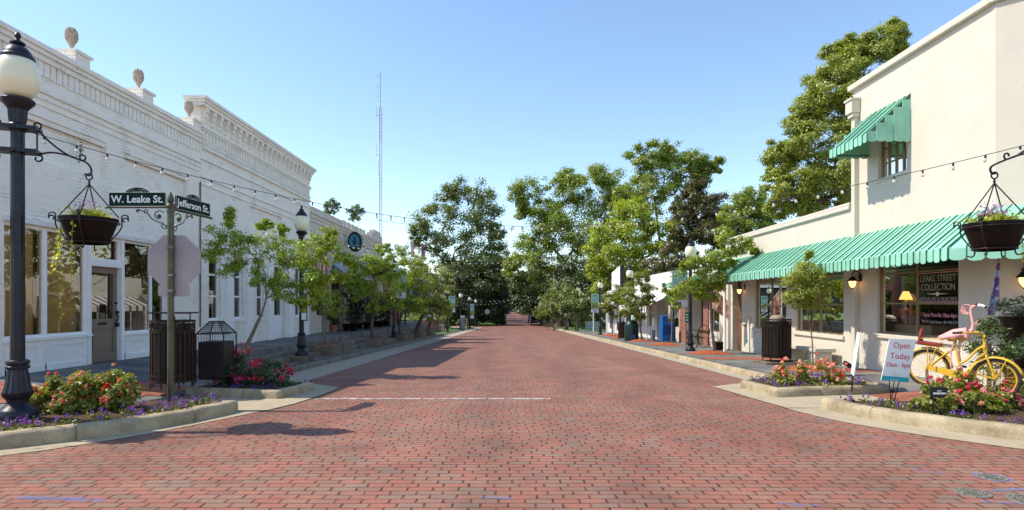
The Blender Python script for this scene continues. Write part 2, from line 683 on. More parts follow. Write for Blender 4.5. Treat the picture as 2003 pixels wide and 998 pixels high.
def spiral(c, ax, ay, r0, r1, a0, a1, n=14):
    """points of a scroll in the plane of ax, ay"""
    c, ax, ay = Vector(c), Vector(ax), Vector(ay)
    out = []
    for i in range(n + 1):
        t = i / n
        a = a0 + (a1 - a0) * t
        r = r0 + (r1 - r0) * t
        out.append(c + ax * (r * math.cos(a)) + ay * (r * math.sin(a)))
    return out


def bez(pts, n=16):
    """smooth curve through points (Catmull-Rom)"""
    pts = [Vector(p) for p in pts]
    q = [pts[0] * 2 - pts[1]] + pts + [pts[-1] * 2 - pts[-2]]
    out = []
    for i in range(1, len(q) - 2):
        for k in range(n):
            t = k / n
            a, b, c, d = q[i - 1], q[i], q[i + 1], q[i + 2]
            out.append(0.5 * ((2 * b) + (c - a) * t + (2 * a - 5 * b + 4 * c - d) * t * t + (3 * b - a - 3 * c + d) * t ** 3))
    out.append(pts[-1])
    return out


# ------------------------------------------------------------------ foliage
def leaf_mesh(name, C, size, col, mat, parent, flat=0.5, outward=None, aspect=0.55):
    """C Nx3 positions, size N, col Nx3: one kite-shaped leaf each"""
    n = len(C)
    nrm = nr.normal(size=(n, 3)) * 0.8
    nrm[:, 2] += flat * 1.6
    if outward is not None:
        nrm += outward * 1.5
    nrm /= np.linalg.norm(nrm, axis=1)[:, None] + 1e-9
    t = nr.normal(size=(n, 3))
    t -= nrm * np.sum(t * nrm, axis=1)[:, None]
    t /= np.linalg.norm(t, axis=1)[:, None] + 1e-9
    b = np.cross(nrm, t)
    s = size[:, None]
    droop = nrm * s * 0.12
    v = np.empty((n, 4, 3))
    v[:, 0] = C - t * s * 0.5
    v[:, 1] = C + b * s * 0.5 * aspect - droop * 0
    v[:, 2] = C + t * s * 0.5 - droop
    v[:, 3] = C - b * s * 0.5 * aspect
    off = np.zeros(3)
    p = parent
    while p is not None:
        off += np.array(p.location)
        p = p.parent
    v -= off
    me = bpy.data.meshes.new(name)
    me.vertices.add(n * 4)
    me.vertices.foreach_set("co", v.reshape(-1).astype(np.float32))
    me.loops.add(n * 4)
    me.loops.foreach_set("vertex_index", np.arange(n * 4, dtype=np.int32))
    me.polygons.add(n)
    me.polygons.foreach_set("loop_start", np.arange(0, n * 4, 4, dtype=np.int32))
    me.update()
    a = me.attributes.new("col", 'FLOAT_COLOR', 'POINT')
    cc = np.ones((n, 4, 4), dtype=np.float32)
    cc[:, :, :3] = col[:, None, :]
    a.data.foreach_set("color", cc.reshape(-1))
    me.materials.append(mat)
    me.validate()
    o = bpy.data.objects.new(name, me)
    COL.objects.link(o)
    if parent is not None:
        o.parent = parent
    return o


def leaf_cols(n, base, var=0.35, yellow=0.3):
    base = np.array(base)
    k = 1 + (nr.random(n) - 0.5)[:, None] * 2 * var
    y = (nr.random(n) ** 2)[:, None] * yellow
    c = base * k
    c[:, 0:1] += y * base[1] * 0.6
    c[:, 1:2] += y * base[1] * 0.4
    return np.clip(c, 0.003, 1)


def in_ball(n):
    d = nr.normal(size=(n, 3))
    d /= np.linalg.norm(d, axis=1)[:, None] + 1e-9
    return d * ((nr.random(n) ** 0.5) * (0.55 + 0.75 * nr.random(n)))[:, None]


def crown_points(lobes, per, sub=9, subr=0.42, shell=0.55, flatten=0.85):
    """points clumped on the shells of the lobes; returns points and outward vectors, twig ends"""
    pts, outs, ends = [], [], []
    for (c, r) in lobes:
        c = np.array(c)
        ns = max(3, int(sub))
        for _ in range(ns):
            d = nr.normal(size=3)
            d /= np.linalg.norm(d)
            cc = c + d * r * (shell + (1.22 - shell) * nr.random()) * np.array([1, 1, flatten])
            rr = r * subr * (0.6 + 0.8 * nr.random())
            m = max(3, int(per * (rr / (r * subr)) ** 2 * (0.5 + nr.random())))
            q = in_ball(m)
            q[:, 2] *= 0.7
            pts.append(cc + q * rr)
            outs.append(q * 0.7 + d * 0.5)
            ends.append((cc, c, r))
    return np.vstack(pts), np.vstack(outs), ends


def tree(name, label, cat, base, lobes, leaf, per, col, trunk_r, sub=9, subr=0.42, group=None, bark=None, fork=0.4, lean=(0, 0), flat=0.5,
         var=0.35, yellow=0.3, stems=1, blossoms=None, shell=0.55, kind=None, aspect=0.55, twigs=True, dens=2.6, fat=1.22):
    base = Vector(base)
    rt = root(name, label, cat, base, group)
    if kind:
        rt["kind"] = kind
    if name == "street_tree":
        leaf, dens, fat = leaf * .70, dens * 1.9, 1.0
    if name == "tall_tree":
        leaf, dens = leaf * .72, dens * 1.8
    pts, outs, ends = crown_points([(c, r * fat) for c, r in lobes], per * dens, sub + 3, subr * 1.08, min(shell, .45))
    cs = [Vector(c) for c, r in lobes]
    cen = sum(cs, Vector()) / len(cs)
    low = min(c.z - r for c, r in [(Vector(c), r) for c, r in lobes])
    mb = MB()
    for s in range(stems):
        b0 = base + Vector((rng.uniform(-1, 1), rng.uniform(-1, 1), 0)) * (0.25 if stems > 1 else 0)
        fk = base.lerp(Vector((cen.x, cen.y, base.z + (cen.z - base.z))), fork if fork < 1 else 0.9)
        fk.x += lean[0]
        fk.y += lean[1]
        if stems > 1:
            fk += Vector((rng.uniform(-1, 1), rng.uniform(-1, 1), 0)) * 0.4
        mid = b0.lerp(fk, 0.5) + Vector((rng.uniform(-1, 1), rng.uniform(-1, 1), 0)) * 0.04 * (fk - b0).length
        path = bez([b0, mid, fk], 6)
        tr = trunk_r / (stems ** 0.5)
        nn = len(path)
        rad = [tr * (1.0 - 0.45 * i / (nn - 1)) * (1.35 if i == 0 else 1) for i in range(nn)]
        mb.tube(path, rad, 8)
        mine = [x for i, x in enumerate(lobes) if i % stems == s]
        nodes = [(path[int((nn - 1) * t)], tr * (1 - .45 * t) * .62) for t in (.7, .85, 1.0)]
        fkp = path[-1]
        for c, r in sorted(mine, key=lambda q: (Vector(q[0]) - fkp).length):
            c = Vector(c)
            best = min(nodes, key=lambda q: (q[0] - c).length + .35 * max(0, q[0].z - c.z) + .12 * (q[0] - fkp).length)
            st, r0 = best
            ln = (c - st).length
            m1 = st.lerp(c, 0.5) + Vector((rng.uniform(-1, 1), rng.uniform(-1, 1), rng.uniform(-.6, .4))) * 0.12 * ln
            pp = bez([st, m1, c], 5)
            k = len(pp)
            r1 = r0 * .62
            mb.tube(pp, [r0 + (r1 - r0) * i / (k - 1) for i in range(k)], 6, caps=False)
            nodes.append((c, r1))
            nodes.append((pp[k // 2], (r0 + r1) / 2))
    if twigs:
        for cc, c, r in ends[::2]:
            a, b = Vector(c), Vector(cc)
            mb.tube([a, a.lerp(b, 0.5) + Vector((rng.uniform(-.1, .1), rng.uniform(-.1, .1), rng.uniform(-.1, .1))) * r, b],
                    [min(trunk_r * 0.1, r * 0.035), min(trunk_r * 0.06, r * 0.022), min(trunk_r * 0.03, r * 0.01)], 4, caps=False)
    mb.build("trunk", bark or bark_m, rt, smooth=True)
    n = len(pts)
    size = leaf * (0.6 + 0.8 * nr.random(n))
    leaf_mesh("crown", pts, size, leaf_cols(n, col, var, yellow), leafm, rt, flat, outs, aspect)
    if blossoms:
        nb, bcol, bs = blossoms
        idx = nr.choice(len(ends), min(nb, len(ends)), replace=False)
        P_, k = [], 22
        for i in idx:
            cc, c, r = ends[i]
            d = np.array(cc) - np.array(c)
            d = d / (np.linalg.norm(d) + 1e-9)
            d[2] = abs(d[2])
            P_.append(np.array(cc) + d * r * 0.35 + in_ball(k) * r * 0.2)
        P_ = np.vstack(P_)
        leaf_mesh("blossoms", P_, np.full(len(P_), bs), leaf_cols(len(P_), bcol, 0.1, 0.0), petalm, rt, 0.2, None, 0.8)
    return rt


def px_lobes(lst, Y, jit=0.6):
    """(x, y, r) in photo pixels at depth Y -> world lobes with some depth spread"""
    out = []
    for (x, y, r) in lst:
        rr = r / F * Y
        dy = rng.uniform(-1, 1) * rr * jit
        p = P(x, y, Y + dy)
        out.append(((p.x, p.y, p.z), rr))
    return out

# ------------------------------------------------------------------ ground
def frange(a, b, st):
    n = max(1, int(round((b - a) / st)))
    return [a + (b - a) * i / n for i in range(n + 1)]


def strip(name, mat, Ys, xs_fun, zfun, skirt=0.0, label=None):
    """sheet following the street's profile; xs_fun(Y) -> list of x"""
    vs, fs = [], []
    rows = [[(x, Y, zfun(x, Y)) for x in xs_fun(Y)] for Y in Ys]
    m = len(rows[0])
    for r_ in rows:
        vs += r_
    for i in range(len(rows) - 1):
        for k in range(m - 1):
            fs.append((i * m + k, i * m + k + 1, (i + 1) * m + k + 1, (i + 1) * m + k))
    if skirt:
        edge = [k for k in range(m)] + [i * m + m - 1 for i in range(1, len(rows))] + [(len(rows) - 1) * m + k for k in reversed(range(m - 1))] + [i * m for i in reversed(range(1, len(rows) - 1))]
        o = len(vs)
        for e in edge:
            x, y, z = vs[e]
            vs.append((x, y, z - skirt))
        ne = len(edge)
        for i in range(ne):
            j = (i + 1) % ne
            fs.append((edge[j], edge[i], o + i, o + j))
    mb = MB().add(vs, fs)
    o = mb.build(name, mat)
    struct(o, label)
    return o


def lin(a, b, n):
    return [a + (b - a) * i / n for i in range(n + 1)]


PROF = [-60, -20, 0, 4, 6, 8.46, 9, 10, 11, 12, 13, 14] + frange(16, 90, 2) + [100, 130, 160, 200, 240, 270, 320, 420, 600, 1000]
strip("ground", ground_m, PROF, lambda Y: [-900, -200, -60, -12, -7, 7, 12, 60, 200, 900], lambda x, Y: gz(Y) - 0.12, label="dry green earth around the street and under the trees")
# brick street: near crossing, the street itself, the far crossing and the narrower street beyond
strip("brick_road", road_m, [-25, -10, 0, 4, 6, 8.46, 9, 10, 11, 12, 13], lambda Y: [-45, -20, -8, -5, 0, 5.5, 8, 20, 45], lambda x, Y: gz(Y), label="red brick paved street with worn joints")
strip("brick_road", road_m, [13] + frange(14, 86, 2), lambda Y: [-5.0, 0, 5.3], lambda x, Y: gz(Y), label="red brick street between the two pale gutters")
strip("brick_road", road_m, [86, 88, 90, 92, 95], lambda Y: [-40, -6, 0, 6, 40], lambda x, Y: gz(Y), label="far brick crossing beyond the lawn")
strip("brick_road", road_m, [95, 110, 130, 160, 200, 240, 270, 300], lambda Y: [0.9 - 3.6, 0.9, 0.9 + 3.6], lambda x, Y: gz(Y), label="narrower brick street rising away under the trees")
strip("pavement", conc_m, [95, 110, 130, 160, 200, 240, 270, 300], lambda Y: [4.5, 5.6], lambda x, Y: gz(Y) + 0.06, label="pale kerb strip beside the far narrow street")
strip("lawn_verge", grass_m, [95, 110, 130, 160, 200, 240, 270], lambda Y: [-6, -2.8], lambda x, Y: gz(Y) + 0.05, label="grass verge left of the far narrow street")


def resample(pts, st=0.15):
    out = []
    for i in range(len(pts) - 1):
        a, b = Vector(pts[i]), Vector(pts[i + 1])
        n = max(1, int((b - a).length / st))
        out += [a.lerp(b, k / n) for k in range(n)]
    out.append(Vector(pts[-1]))
    return out


def smooth2(pts, n=8):
    return [Vector((p.x, p.y)) for p in bez([Vector((x, y, 0)) for x, y in pts], n)]


def ribbon(name, mat, inner, outer, dz, label):
    """flat strip between two polylines with the same number of points"""
    n = len(inner)
    vs = [(p[0], p[1], gz(p[1]) + dz) for p in inner] + [(p[0], p[1], gz(p[1]) + dz) for p in outer]
    fs = [(i, i + 1, n + i + 1, n + i) for i in range(n - 1)]
    o = MB().add(vs, fs).build(name, mat)
    return struct(o, label)


def match(pts, n):
    """polyline resampled to n points by arc length"""
    pts = [Vector((p[0], p[1])) for p in pts]
    d = [0]
    for a, b in zip(pts, pts[1:]):
        d.append(d[-1] + (b - a).length)
    out = []
    for i in range(n):
        t = d[-1] * i / (n - 1)
        k = 0
        while k < len(d) - 2 and d[k + 1] < t:
            k += 1
        u = (t - d[k]) / max(1e-9, d[k + 1] - d[k])
        out.append(pts[k].lerp(pts[k + 1], min(1, u)))
    return out


def kerb(name, pts, label, w=0.17, h=0.15, mat=None, closed=False, zf=gz):
    """kerb with a rounded top along a polyline; the street side is on the right of the direction of travel"""
    P2 = [Vector((p[0], p[1])) for p in pts]
    notch, Q, run, nxt = [], [], 0.0, 0.9
    for i, p in enumerate(P2):
        Q.append(p)
        notch.append(0)
        if i < len(P2) - 1:
            d_ = P2[i + 1] - p
            if run + d_.length > nxt and d_.length > 0.06:      # an expansion joint in this stretch
                m_ = p + d_ * 0.5
                t_ = d_.normalized()
                Q += [m_ - t_ * 0.011, m_, m_ + t_ * 0.011]
                notch += [0, 1, 0]
                run, nxt = 0.0, rng.uniform(1.3, 2.1)
            run += d_.length
    P2 = Q
    n = len(P2)
    prof = [(0, -0.1), (0.0, h * 0.55), (0.012, h * 0.86), (0.045, h), (w - 0.03, h), (w, h - 0.03), (w, -0.1)]
    vs, fs = [], []
    m = len(prof)
    for i, p in enumerate(P2):
        if closed:
            t0, t1 = (p - P2[i - 1]), (P2[(i + 1) % n] - p)
        else:
            t0 = (p - P2[i - 1]) if i else (P2[1] - p)
            t1 = (P2[i + 1] - p) if i < n - 1 else (p - P2[i - 1])
        t0.normalize()
        t1.normalize()
        t = (t0 + t1).normalized()
        nl = Vector((-t.y, t.x))
        k = 1 / max(0.5, nl.dot(Vector((-t0.y, t0.x))))
        wob = 0.006 * math.sin(i * 1.7) + 0.004 * math.sin(i * 0.61)
        for (a, z) in prof:
            dn = .016 * notch[i]
            q = p + nl * (a * k + wob + (dn if a < w * .5 else -dn))
            vs.append((q.x, q.y, zf(p.y) + z + (wob * 0.5 - dn if z > 0 else 0)))
    for i in range(n if closed else n - 1):
        j = (i + 1) % n
        for k in range(m - 1):
            fs.append((i * m + k, j * m + k, j * m + k + 1, i * m + k + 1))
    if not closed:
        fs.append(tuple(reversed(range(m))))
        fs.append(tuple((n - 1) * m + k for k in range(m)))
    o = MB().add(vs, fs).build(name, mat or kerb_m, smooth=True, ang=50)
    return struct(o, label, "kerb")


# gutters along the street
YS = [12.3, 13, 14] + frange(16, 84, 2)
strip("gutter", agg_m, YS, lambda Y: [-5.62, -4.41], lambda x, Y: gz(Y) + 0.006, label="pale aggregate gutter on the shaded side")
strip("gutter", agg_m, [12.6, 13, 14] + frange(16, 84, 2), lambda Y: [5.03, 5.58], lambda x, Y: gz(Y) + 0.006, label="pale concrete gutter along the sunny side")
# far left corner of the lawn curving away
c_in = [(-4.41, 84), (-4.6, 86.2), (-5.6, 88), (-8, 89.5), (-14, 90.5)]
c_out = [(-5.62, 84), (-5.8, 85.5), (-6.5, 86.6), (-8.4, 87.7), (-14, 88.6)]
ribbon("gutter", agg_m, match(c_out, 20), match(c_in, 20), 0.007, "gutter curving away at the far lawn corner")

# near corners: kerbed beds, aprons
LK = smooth2([(-16, 3.9), (-9, 5.05), (-6.6, 5.72), (-5.47, 6.27), (-4.73, 6.9), (-4.3, 7.5), (-4.02, 8.15), (-3.95, 8.45)], 7)
kerb("kerb", LK, "weathered kerb curving round the near left flower bed", w=0.2, h=0.17)
LG = [(-16, 3.6), (-9, 4.75), (-6.5, 5.42), (-5.24, 6.0), (-4.4, 6.95), (-3.78, 8.17), (-3.5, 8.8)]
ribbon("gutter", conc_m, match(LK, 40), match(smooth2(LG, 7), 40), 0.006, "concrete gutter at the foot of the near left kerb")
RK = smooth2([(4.58, 8.75), (4.66, 8.2), (4.93, 7.65), (5.77, 6.64), (7.2, 5.62), (9, 5.0), (16, 4.0)], 7)
kerb("kerb", RK, "weathered kerb curving round the flower bed with the bicycle", w=0.2, h=0.16)
RG = [(4.07, 8.75), (4.1, 8.45), (4.43, 7.52), (5.45, 6.27), (7.0, 5.22), (9, 4.6), (16, 3.6)]
ribbon("gutter", conc_m, match(RK, 40), match(smooth2(RG, 7), 40), 0.006, "concrete gutter at the foot of the near right kerb")


def flat_poly(name, mat, poly, dz, label, sub=True):
    """polygon laid on the street profile (cut at the change of slope)"""
    bmv = MB()
    n = len(poly)
    vs = [(x, y, gz(y) + dz) for x, y in poly]
    bmv.add(vs, [tuple(range(n))])
    o = bmv.build(name, mat)
    return struct(o, label)


# aprons between the beds (walk ramps)
flat_poly("pavement", conc_m, [(-5.9, 9.2), (-5.2, 8.95), (-3.9, 8.46), (-3.58, 8.5), (-3.42, 9.2), (-3.33, 10.2), (-3.34, 11.3), (-4.41, 12.3), (-5.62, 12.3), (-5.7, 10.1)], 0.012, "pale concrete ramp between the two left flower beds")
flat_poly("pavement", conc_m, [(4.6, 8.75), (4.06, 8.75), (3.98, 10.0), (3.9, 11.5), (5.03, 12.35), (5.58, 12.7), (6.9, 10.5), (8.6, 10.2), (8.6, 8.8)], 0.012, "pale concrete ramp between the two right flower beds")

LB2 = [(-5.65, 10.05), (-3.86, 9.72), (-3.72, 11.05), (-5.55, 12.35)]
RB2 = [(4.42, 9.9), (6.75, 10.45), (6.75, 11.9), (5.55, 12.55), (4.36, 11.35)]


def closed_kerb(pts, label, h=0.15, w=0.15):
    q = []
    for i in range(len(pts)):
        a, b = Vector(pts[i]), Vector(pts[(i + 1) % len(pts)])
        L = (b - a).length
        q += [a + (b - a) * (0.06 / L), a.lerp(b, 0.25), a.lerp(b, .5), a.lerp(b, .75), b - (b - a) * (0.06 / L)]
    kerb("kerb", q, label, w=w, h=h, closed=True)


closed_kerb(LB2, "concrete kerb around the shaded bed of pink roses")
closed_kerb(RB2, "concrete kerb around the small sunny rose bed", h=0.16)


def bed(name, poly, dz, label, mat=soil_m, amp=0.03):
    """soil filling a bed, slightly mounded"""
    xs = [p[0] for p in poly]
    ys = [p[1] for p in poly]

    def inside(x, y):
        c = False
        j = len(poly) - 1
        for i in range(len(poly)):
            xi, yi = poly[i]
            xj, yj = poly[j]
            if (yi > y) != (yj > y) and x < (xj - xi) * (y - yi) / (yj - yi) + xi:
                c = not c
            j = i
        return c
    n = len(poly)
    cx, cy = sum(xs) / n, sum(ys) / n
    vs, fs = [], []
    rings = [1.0, 0.92, 0.75, 0.5, 0.25]
    for k, s in enumerate(rings):
        for (x, y) in poly:
            X, Y = cx + (x - cx) * s, cy + (y - cy) * s
            vs.append((X, Y, gz(Y) + dz + (0 if k == 0 else amp * (1 - s) * 2) + (rng.uniform(-.008, .008) if k else 0)))
    for k in range(len(rings) - 1):
        for i in range(n):
            j = (i + 1) % n
            fs.append((k * n + i, k * n + j, (k + 1) * n + j, (k + 1) * n + i))
    vs.append((cx, cy, gz(cy) + dz + amp * 2))
    last = len(vs) - 1
    for i in range(n):
        j = (i + 1) % n
        fs.append(((len(rings) - 1) * n + i, (len(rings) - 1) * n + j, last))
    o = MB().add(vs, fs).build(name, mat)
    struct(o, label)
    return inside


def shrink(poly, d):
    n = len(poly)
    cx, cy = sum(p[0] for p in poly) / n, sum(p[1] for p in poly) / n
    out = []
    for x, y in poly:
        L = math.hypot(x - cx, y - cy)
        out.append((cx + (x - cx) * (1 - d / L), cy + (y - cy) * (1 - d / L)))
    return out


LB1 = [(p.x, p.y) for p in match(LK, 22) if p.x > -9.5]
LB1 = [(-9.3, 7.9)] + LB1 + [(-4.6, 8.75), (-5.2, 8.9), (-7, 8.35)]
RB1 = [(p.x, p.y) for p in match(RK, 22) if p.x < 9.6] + [(9.4, 8.5), (7, 8.9), (5.0, 8.9)]
in_LB1 = bed("bed_soil", shrink(LB1, 0.1), 0.115, "dark soil of the near left flower bed")
in_RB1 = bed("bed_soil", shrink(RB1, 0.1), 0.105, "dark soil of the flower bed under the bicycle")
in_LB2 = bed("bed_soil", shrink(LB2, 0.12), 0.1, "soil of the shaded rose bed")
in_RB2 = bed("bed_soil", shrink(RB2, 0.12), 0.11, "soil of the small sunny rose bed")


# left pavement: level with the shop fronts, stepping down to the falling street
def hl(Y):
    return 0.30 - 0.006 * (Y - 12.5)


def z_left_near(x, Y):
    t = min(1, max(0, (x + 8.66) / 3.0))
    k = min(1, max(0, (Y - 7.5) / 2.0))
    return (hl(Y) * (1 - t) + (gz(Y) + 0.07) * t) * k + (gz(Y) + 0.1) * (1 - k)


strip("pavement", slate_m, [8.0, 8.46, 9, 9.4, 10, 11, 12, 13, 13.8], lambda Y: lin(-24, -9, 3) + lin(-8.66, -5.62, 8), z_left_near, 0.3, "blue grey slate pavement before the white shop window")
strip("pavement", redpave_m, [8.3, 8.7, 9.1, 9.5], lambda Y: lin(-14, -8.66, 3) + lin(-8.0, -5.9, 5), lambda x, Y: z_left_near(x, Y) + 0.012, 0.1, "red brick band behind the near left flower bed")
strip("pavement", redpave_m, [9.5, 9.9, 10.3, 10.7], lambda Y: lin(-7.2, -5.75, 4), lambda x, Y: z_left_near(x, Y) + 0.012, 0.1, "red brick band under the brown litter bin")
LYS = [13.8] + frange(14.5, 46, 1.5)
strip("pavement", slate_m, LYS, lambda Y: [-8.7, -7.8, -6.9], lambda x, Y: hl(Y), 0.9, "raised slate pavement along the shaded shops")
strip("steps", oldconc_m, LYS, lambda Y: [-6.9, -6.56], lambda x, Y: hl(Y) * 0.62 + (gz(Y) + 0.13) * 0.38, 0.6, "upper long step below the raised pavement")
strip("steps", oldconc_m, LYS, lambda Y: [-6.56, -6.22], lambda x, Y: hl(Y) * 0.3 + (gz(Y) + 0.13) * 0.7, 0.5, "lower long step above the street pavement")
strip("pavement", oldconc_m, [12.35, 13] + frange(13.8, 46, 1.4), lambda Y: [-6.22, -5.8], lambda x, Y: gz(Y) + 0.12, 0.2, "narrow grey pavement beside the left kerb")
kerb("kerb", match([(-5.62, 12.4), (-5.62, 46)], 60)[::-1], "rough old stone kerb on the shaded side", w=0.2, h=0.135, mat=oldconc_m)
kerb("kerb", match([(-5.62, 46.05), (-5.62, 84), (-5.9, 85.6), (-7, 87), (-10, 88.2)], 50)[::-1], "kerb along the far left lawn", w=0.15, h=0.12)
strip("pavement", redpave_m, [15.0, 15.6, 16.2], lambda Y: [-8.6, -7.8, -6.95], lambda x, Y: hl(Y) + 0.008, 0.02, "red brick band across the shaded raised pavement")
# right pavement
def ramp_r(x, Y):
    return gz(Y) + .022 + .108 * min(1, max(0, (x - 6.15) / 1.5))


RYS = [12.6, 13, 14] + frange(16, 60, 2)
strip("pavement", slate_m, RYS, lambda Y: [5.76, 7, 8.5], lambda x, Y: gz(Y) + 0.13, 0.25, "slate pavement along the cream shop")
strip("pavement", slate_m, [10.2, 10.6, 11.2, 11.8, 12.6], lambda Y: [6.8, 7.6, 8.5, 10, 14], ramp_r, 0.25, "slate pavement before the big shop window")
strip("pavement", redpave_m, [9.3, 9.6, 9.9, 10.2], lambda Y: [6.15, 6.7, 7.2, 7.8, 8.5, 10, 14], lambda x, Y: ramp_r(x, Y) - .004, 0.25, "red brick band beside the Open Today sign")
strip("pavement", slate_m, [7.0, 8.0, 8.46, 8.9, 9.3], lambda Y: [7.4, 8.5, 10, 14], lambda x, Y: gz(Y) + 0.12, 0.25, "slate pavement behind the bicycle bed")
strip("pavement", redpave_m, [17.2, 17.8, 18.4], lambda Y: [5.8, 7, 8.44], lambda x, Y: gz(Y) + 0.136, 0.02, "red brick band by the round litter bin")
strip("pavement", redpave_m, [13.3, 13.7, 14.1], lambda Y: [6.2, 7.2, 8.44], lambda x, Y: gz(Y) + 0.136, 0.02, "red brick band near the downpipe")
kerb("kerb", match([(5.58, 12.65), (5.58, 84)], 110), "cracked stone kerb along the sunny pavement", w=0.19, h=0.135)
strip("lawn", grass_m, frange(60, 84, 2), lambda Y: [5.76, 9, 30], lambda x, Y: gz(Y) + 0.1, 0.15, "grass under the white flowering trees on the right")
strip("lawn", grass_m, frange(53, 60, 1.0), lambda Y: [7.2, 8.2], lambda x, Y: gz(Y) + 0.142, 0.02, "small lawn before the picket fence")
strip("lawn", grass_m, frange(46.2, 86, 2), lambda Y: [-7.4, -6.5, -5.77], lambda x, Y: gz(Y) + 0.11, 0.15, "bright lawn strip along the far left kerb")
strip("lawn", grass_m, frange(46.2, 60, 1.4), lambda Y: [-20, -12, -7.8], lambda x, Y: gz(Y) + 1.15 + (-7.8 - x) * 0.10, 0.2, "sloping lawn above the low brick retaining wall")
strip("lawn", grass_m, frange(63, 84, 3), lambda Y: [-26, -12, -9], lambda x, Y: gz(Y) + 0.45, 0.4, "shaded lawn beyond the brick pier")
strip("path", conc_m, frange(46.2, 85, 2), lambda Y: [-8.4, -7.4], lambda x, Y: gz(Y) + 0.115, 0.1, "concrete path by the far left lamp posts")

# worn white stop line and marks sprayed by the surveyors
white_line_m, nt, b = newmat("worn_white_paint")
tc = N(nt, "ShaderNodeTexCoord")
rr = ramp(nt, [(0.44, 0.0), (0.56, 0.95)])
nt.links.new(noise(nt, tc.outputs["Object"], 5, 8, 0.9), rr.inputs[0])
nt.links.new(rr.outputs[0], b.inputs["Alpha"])
b.inputs["Base Color"].default_value = (0.68, 0.64, 0.6, 1)
blue_spray_m, nt, b = newmat("blue_spray_paint")
tc = N(nt, "ShaderNodeTexCoord")
rr = ramp(nt, [(0.40, 0.0), (0.66, 0.6)])
nt.links.new(noise(nt, tc.outputs["Object"], 16, 6, 0.8), rr.inputs[0])
nt.links.new(rr.outputs[0], b.inputs["Alpha"])
b.inputs["Base Color"].default_value = (0.12, 0.28, 0.68, 1)
mb = MB()
for a, bb in ((-3.3, -1.55), (-1.5, -0.45), (-0.42, 0.62)):
    mb.quad((a, 9.72, gz(9.72) + 0.005), (bb, 9.74, gz(9.74) + 0.005), (bb, 9.88, gz(9.88) + 0.005), (a, 9.87, gz(9.87) + 0.005))
struct(mb.build("road_marking", white_line_m), "worn white stop line painted across the bricks", "road marking")
for (x0, y0, x1, y1, w, lab) in ((-3.98, 4.72, -3.25, 4.66, 0.10, "blue sprayed mark on the bricks near the left edge"),
                                 (4.0, 7.84, 4.2, 7.8, 0.06, "short blue sprayed dash by the right gutter"),
                                 (3.98, 6.9, 4.36, 6.75, 0.06, "blue sprayed streak on the bricks below the right kerb"),
                                 (-0.26, 4.73, 0.0, 4.7, 0.04, "faint blue sprayed dash at the bottom middle"),
                                 (2.05, 4.58, 2.36, 4.54, 0.05, "blue sprayed dash left of the round covers"),
                                 (3.75, 5.56, 3.95, 5.36, 0.05, "blue sprayed tail above the round cover"),
                                 (3.95, 4.88, 4.4, 4.96, 0.06, "blue sprayed streak between the covers"),
                                 (3.68, 4.62, 4.1, 4.56, 0.05, "faint blue sprayed streak by the lowest cover")):
    d = Vector((x1 - x0, y1 - y0, 0)).normalized()
    p = Vector((-d.y, d.x, 0)) * w * 0.5
    a, c = Vector((x0, y0, 0.005)), Vector((x1, y1, 0.005))
    o = MB().add([a - p * 0.6, c - p, c + p * 0.7, a + p], [(0, 1, 2, 3)]).build("road_marking", blue_spray_m)
    struct(o, lab, "road marking")

cover_m = M("cast_iron_cover", (0.24, 0.22, 0.18), 0.6, 0.4, var=0.5, ns=30, bump=0.8, bs=50)
for (x, y, r, lab) in ((4.29, 5.27, 0.115, "round patterned valve cover ringed with blue paint"), (3.78, 4.84, 0.13, "worn valve cover sprayed with a blue streak"),
                       (4.09, 4.66, 0.15, "partly hidden valve cover at the photo's bottom right edge")):
    rt = root("valve_cover", lab, "cover", (x, y, 0), "small round covers in the brick street")
    MB().lathe([(r, 0.0), (r, 0.008), (r * 0.82, 0.009), (r * 0.82, 0.004)], (x, y, 0.0), 28, cap=False).build("rim", cover_m, rt, True)
    mb = MB()
    mb.lathe([(r * 0.8, 0.0), (r * 0.8, 0.007), (0.001, 0.0075)], (x, y, 0), 28, cap=False)
    for k in range(7):
        for j in range(7):
            xx, yy = (k - 3) * r * 0.22, (j - 3) * r * 0.22
            if math.hypot(xx, yy) < r * 0.7:
                mb.box(x + xx - r * .07, x + xx + r * .07, y + yy - r * .07, y + yy + r * .07, 0.006, 0.014)
    mb.build("lid", cover_m, rt)
ring = MB()
for k in range(30):
    a0, a1 = 2 * math.pi * k / 30, 2 * math.pi * (k + 1) / 30
    ring.quad(*[(4.29 + q * math.cos(a), 5.27 + q * math.sin(a), 0.006) for q, a in ((0.118, a0), (0.15, a0), (0.15, a1), (0.118, a1))])
struct(ring.build("road_marking", blue_spray_m), "blue sprayed ring around the upper round cover", "road marking")


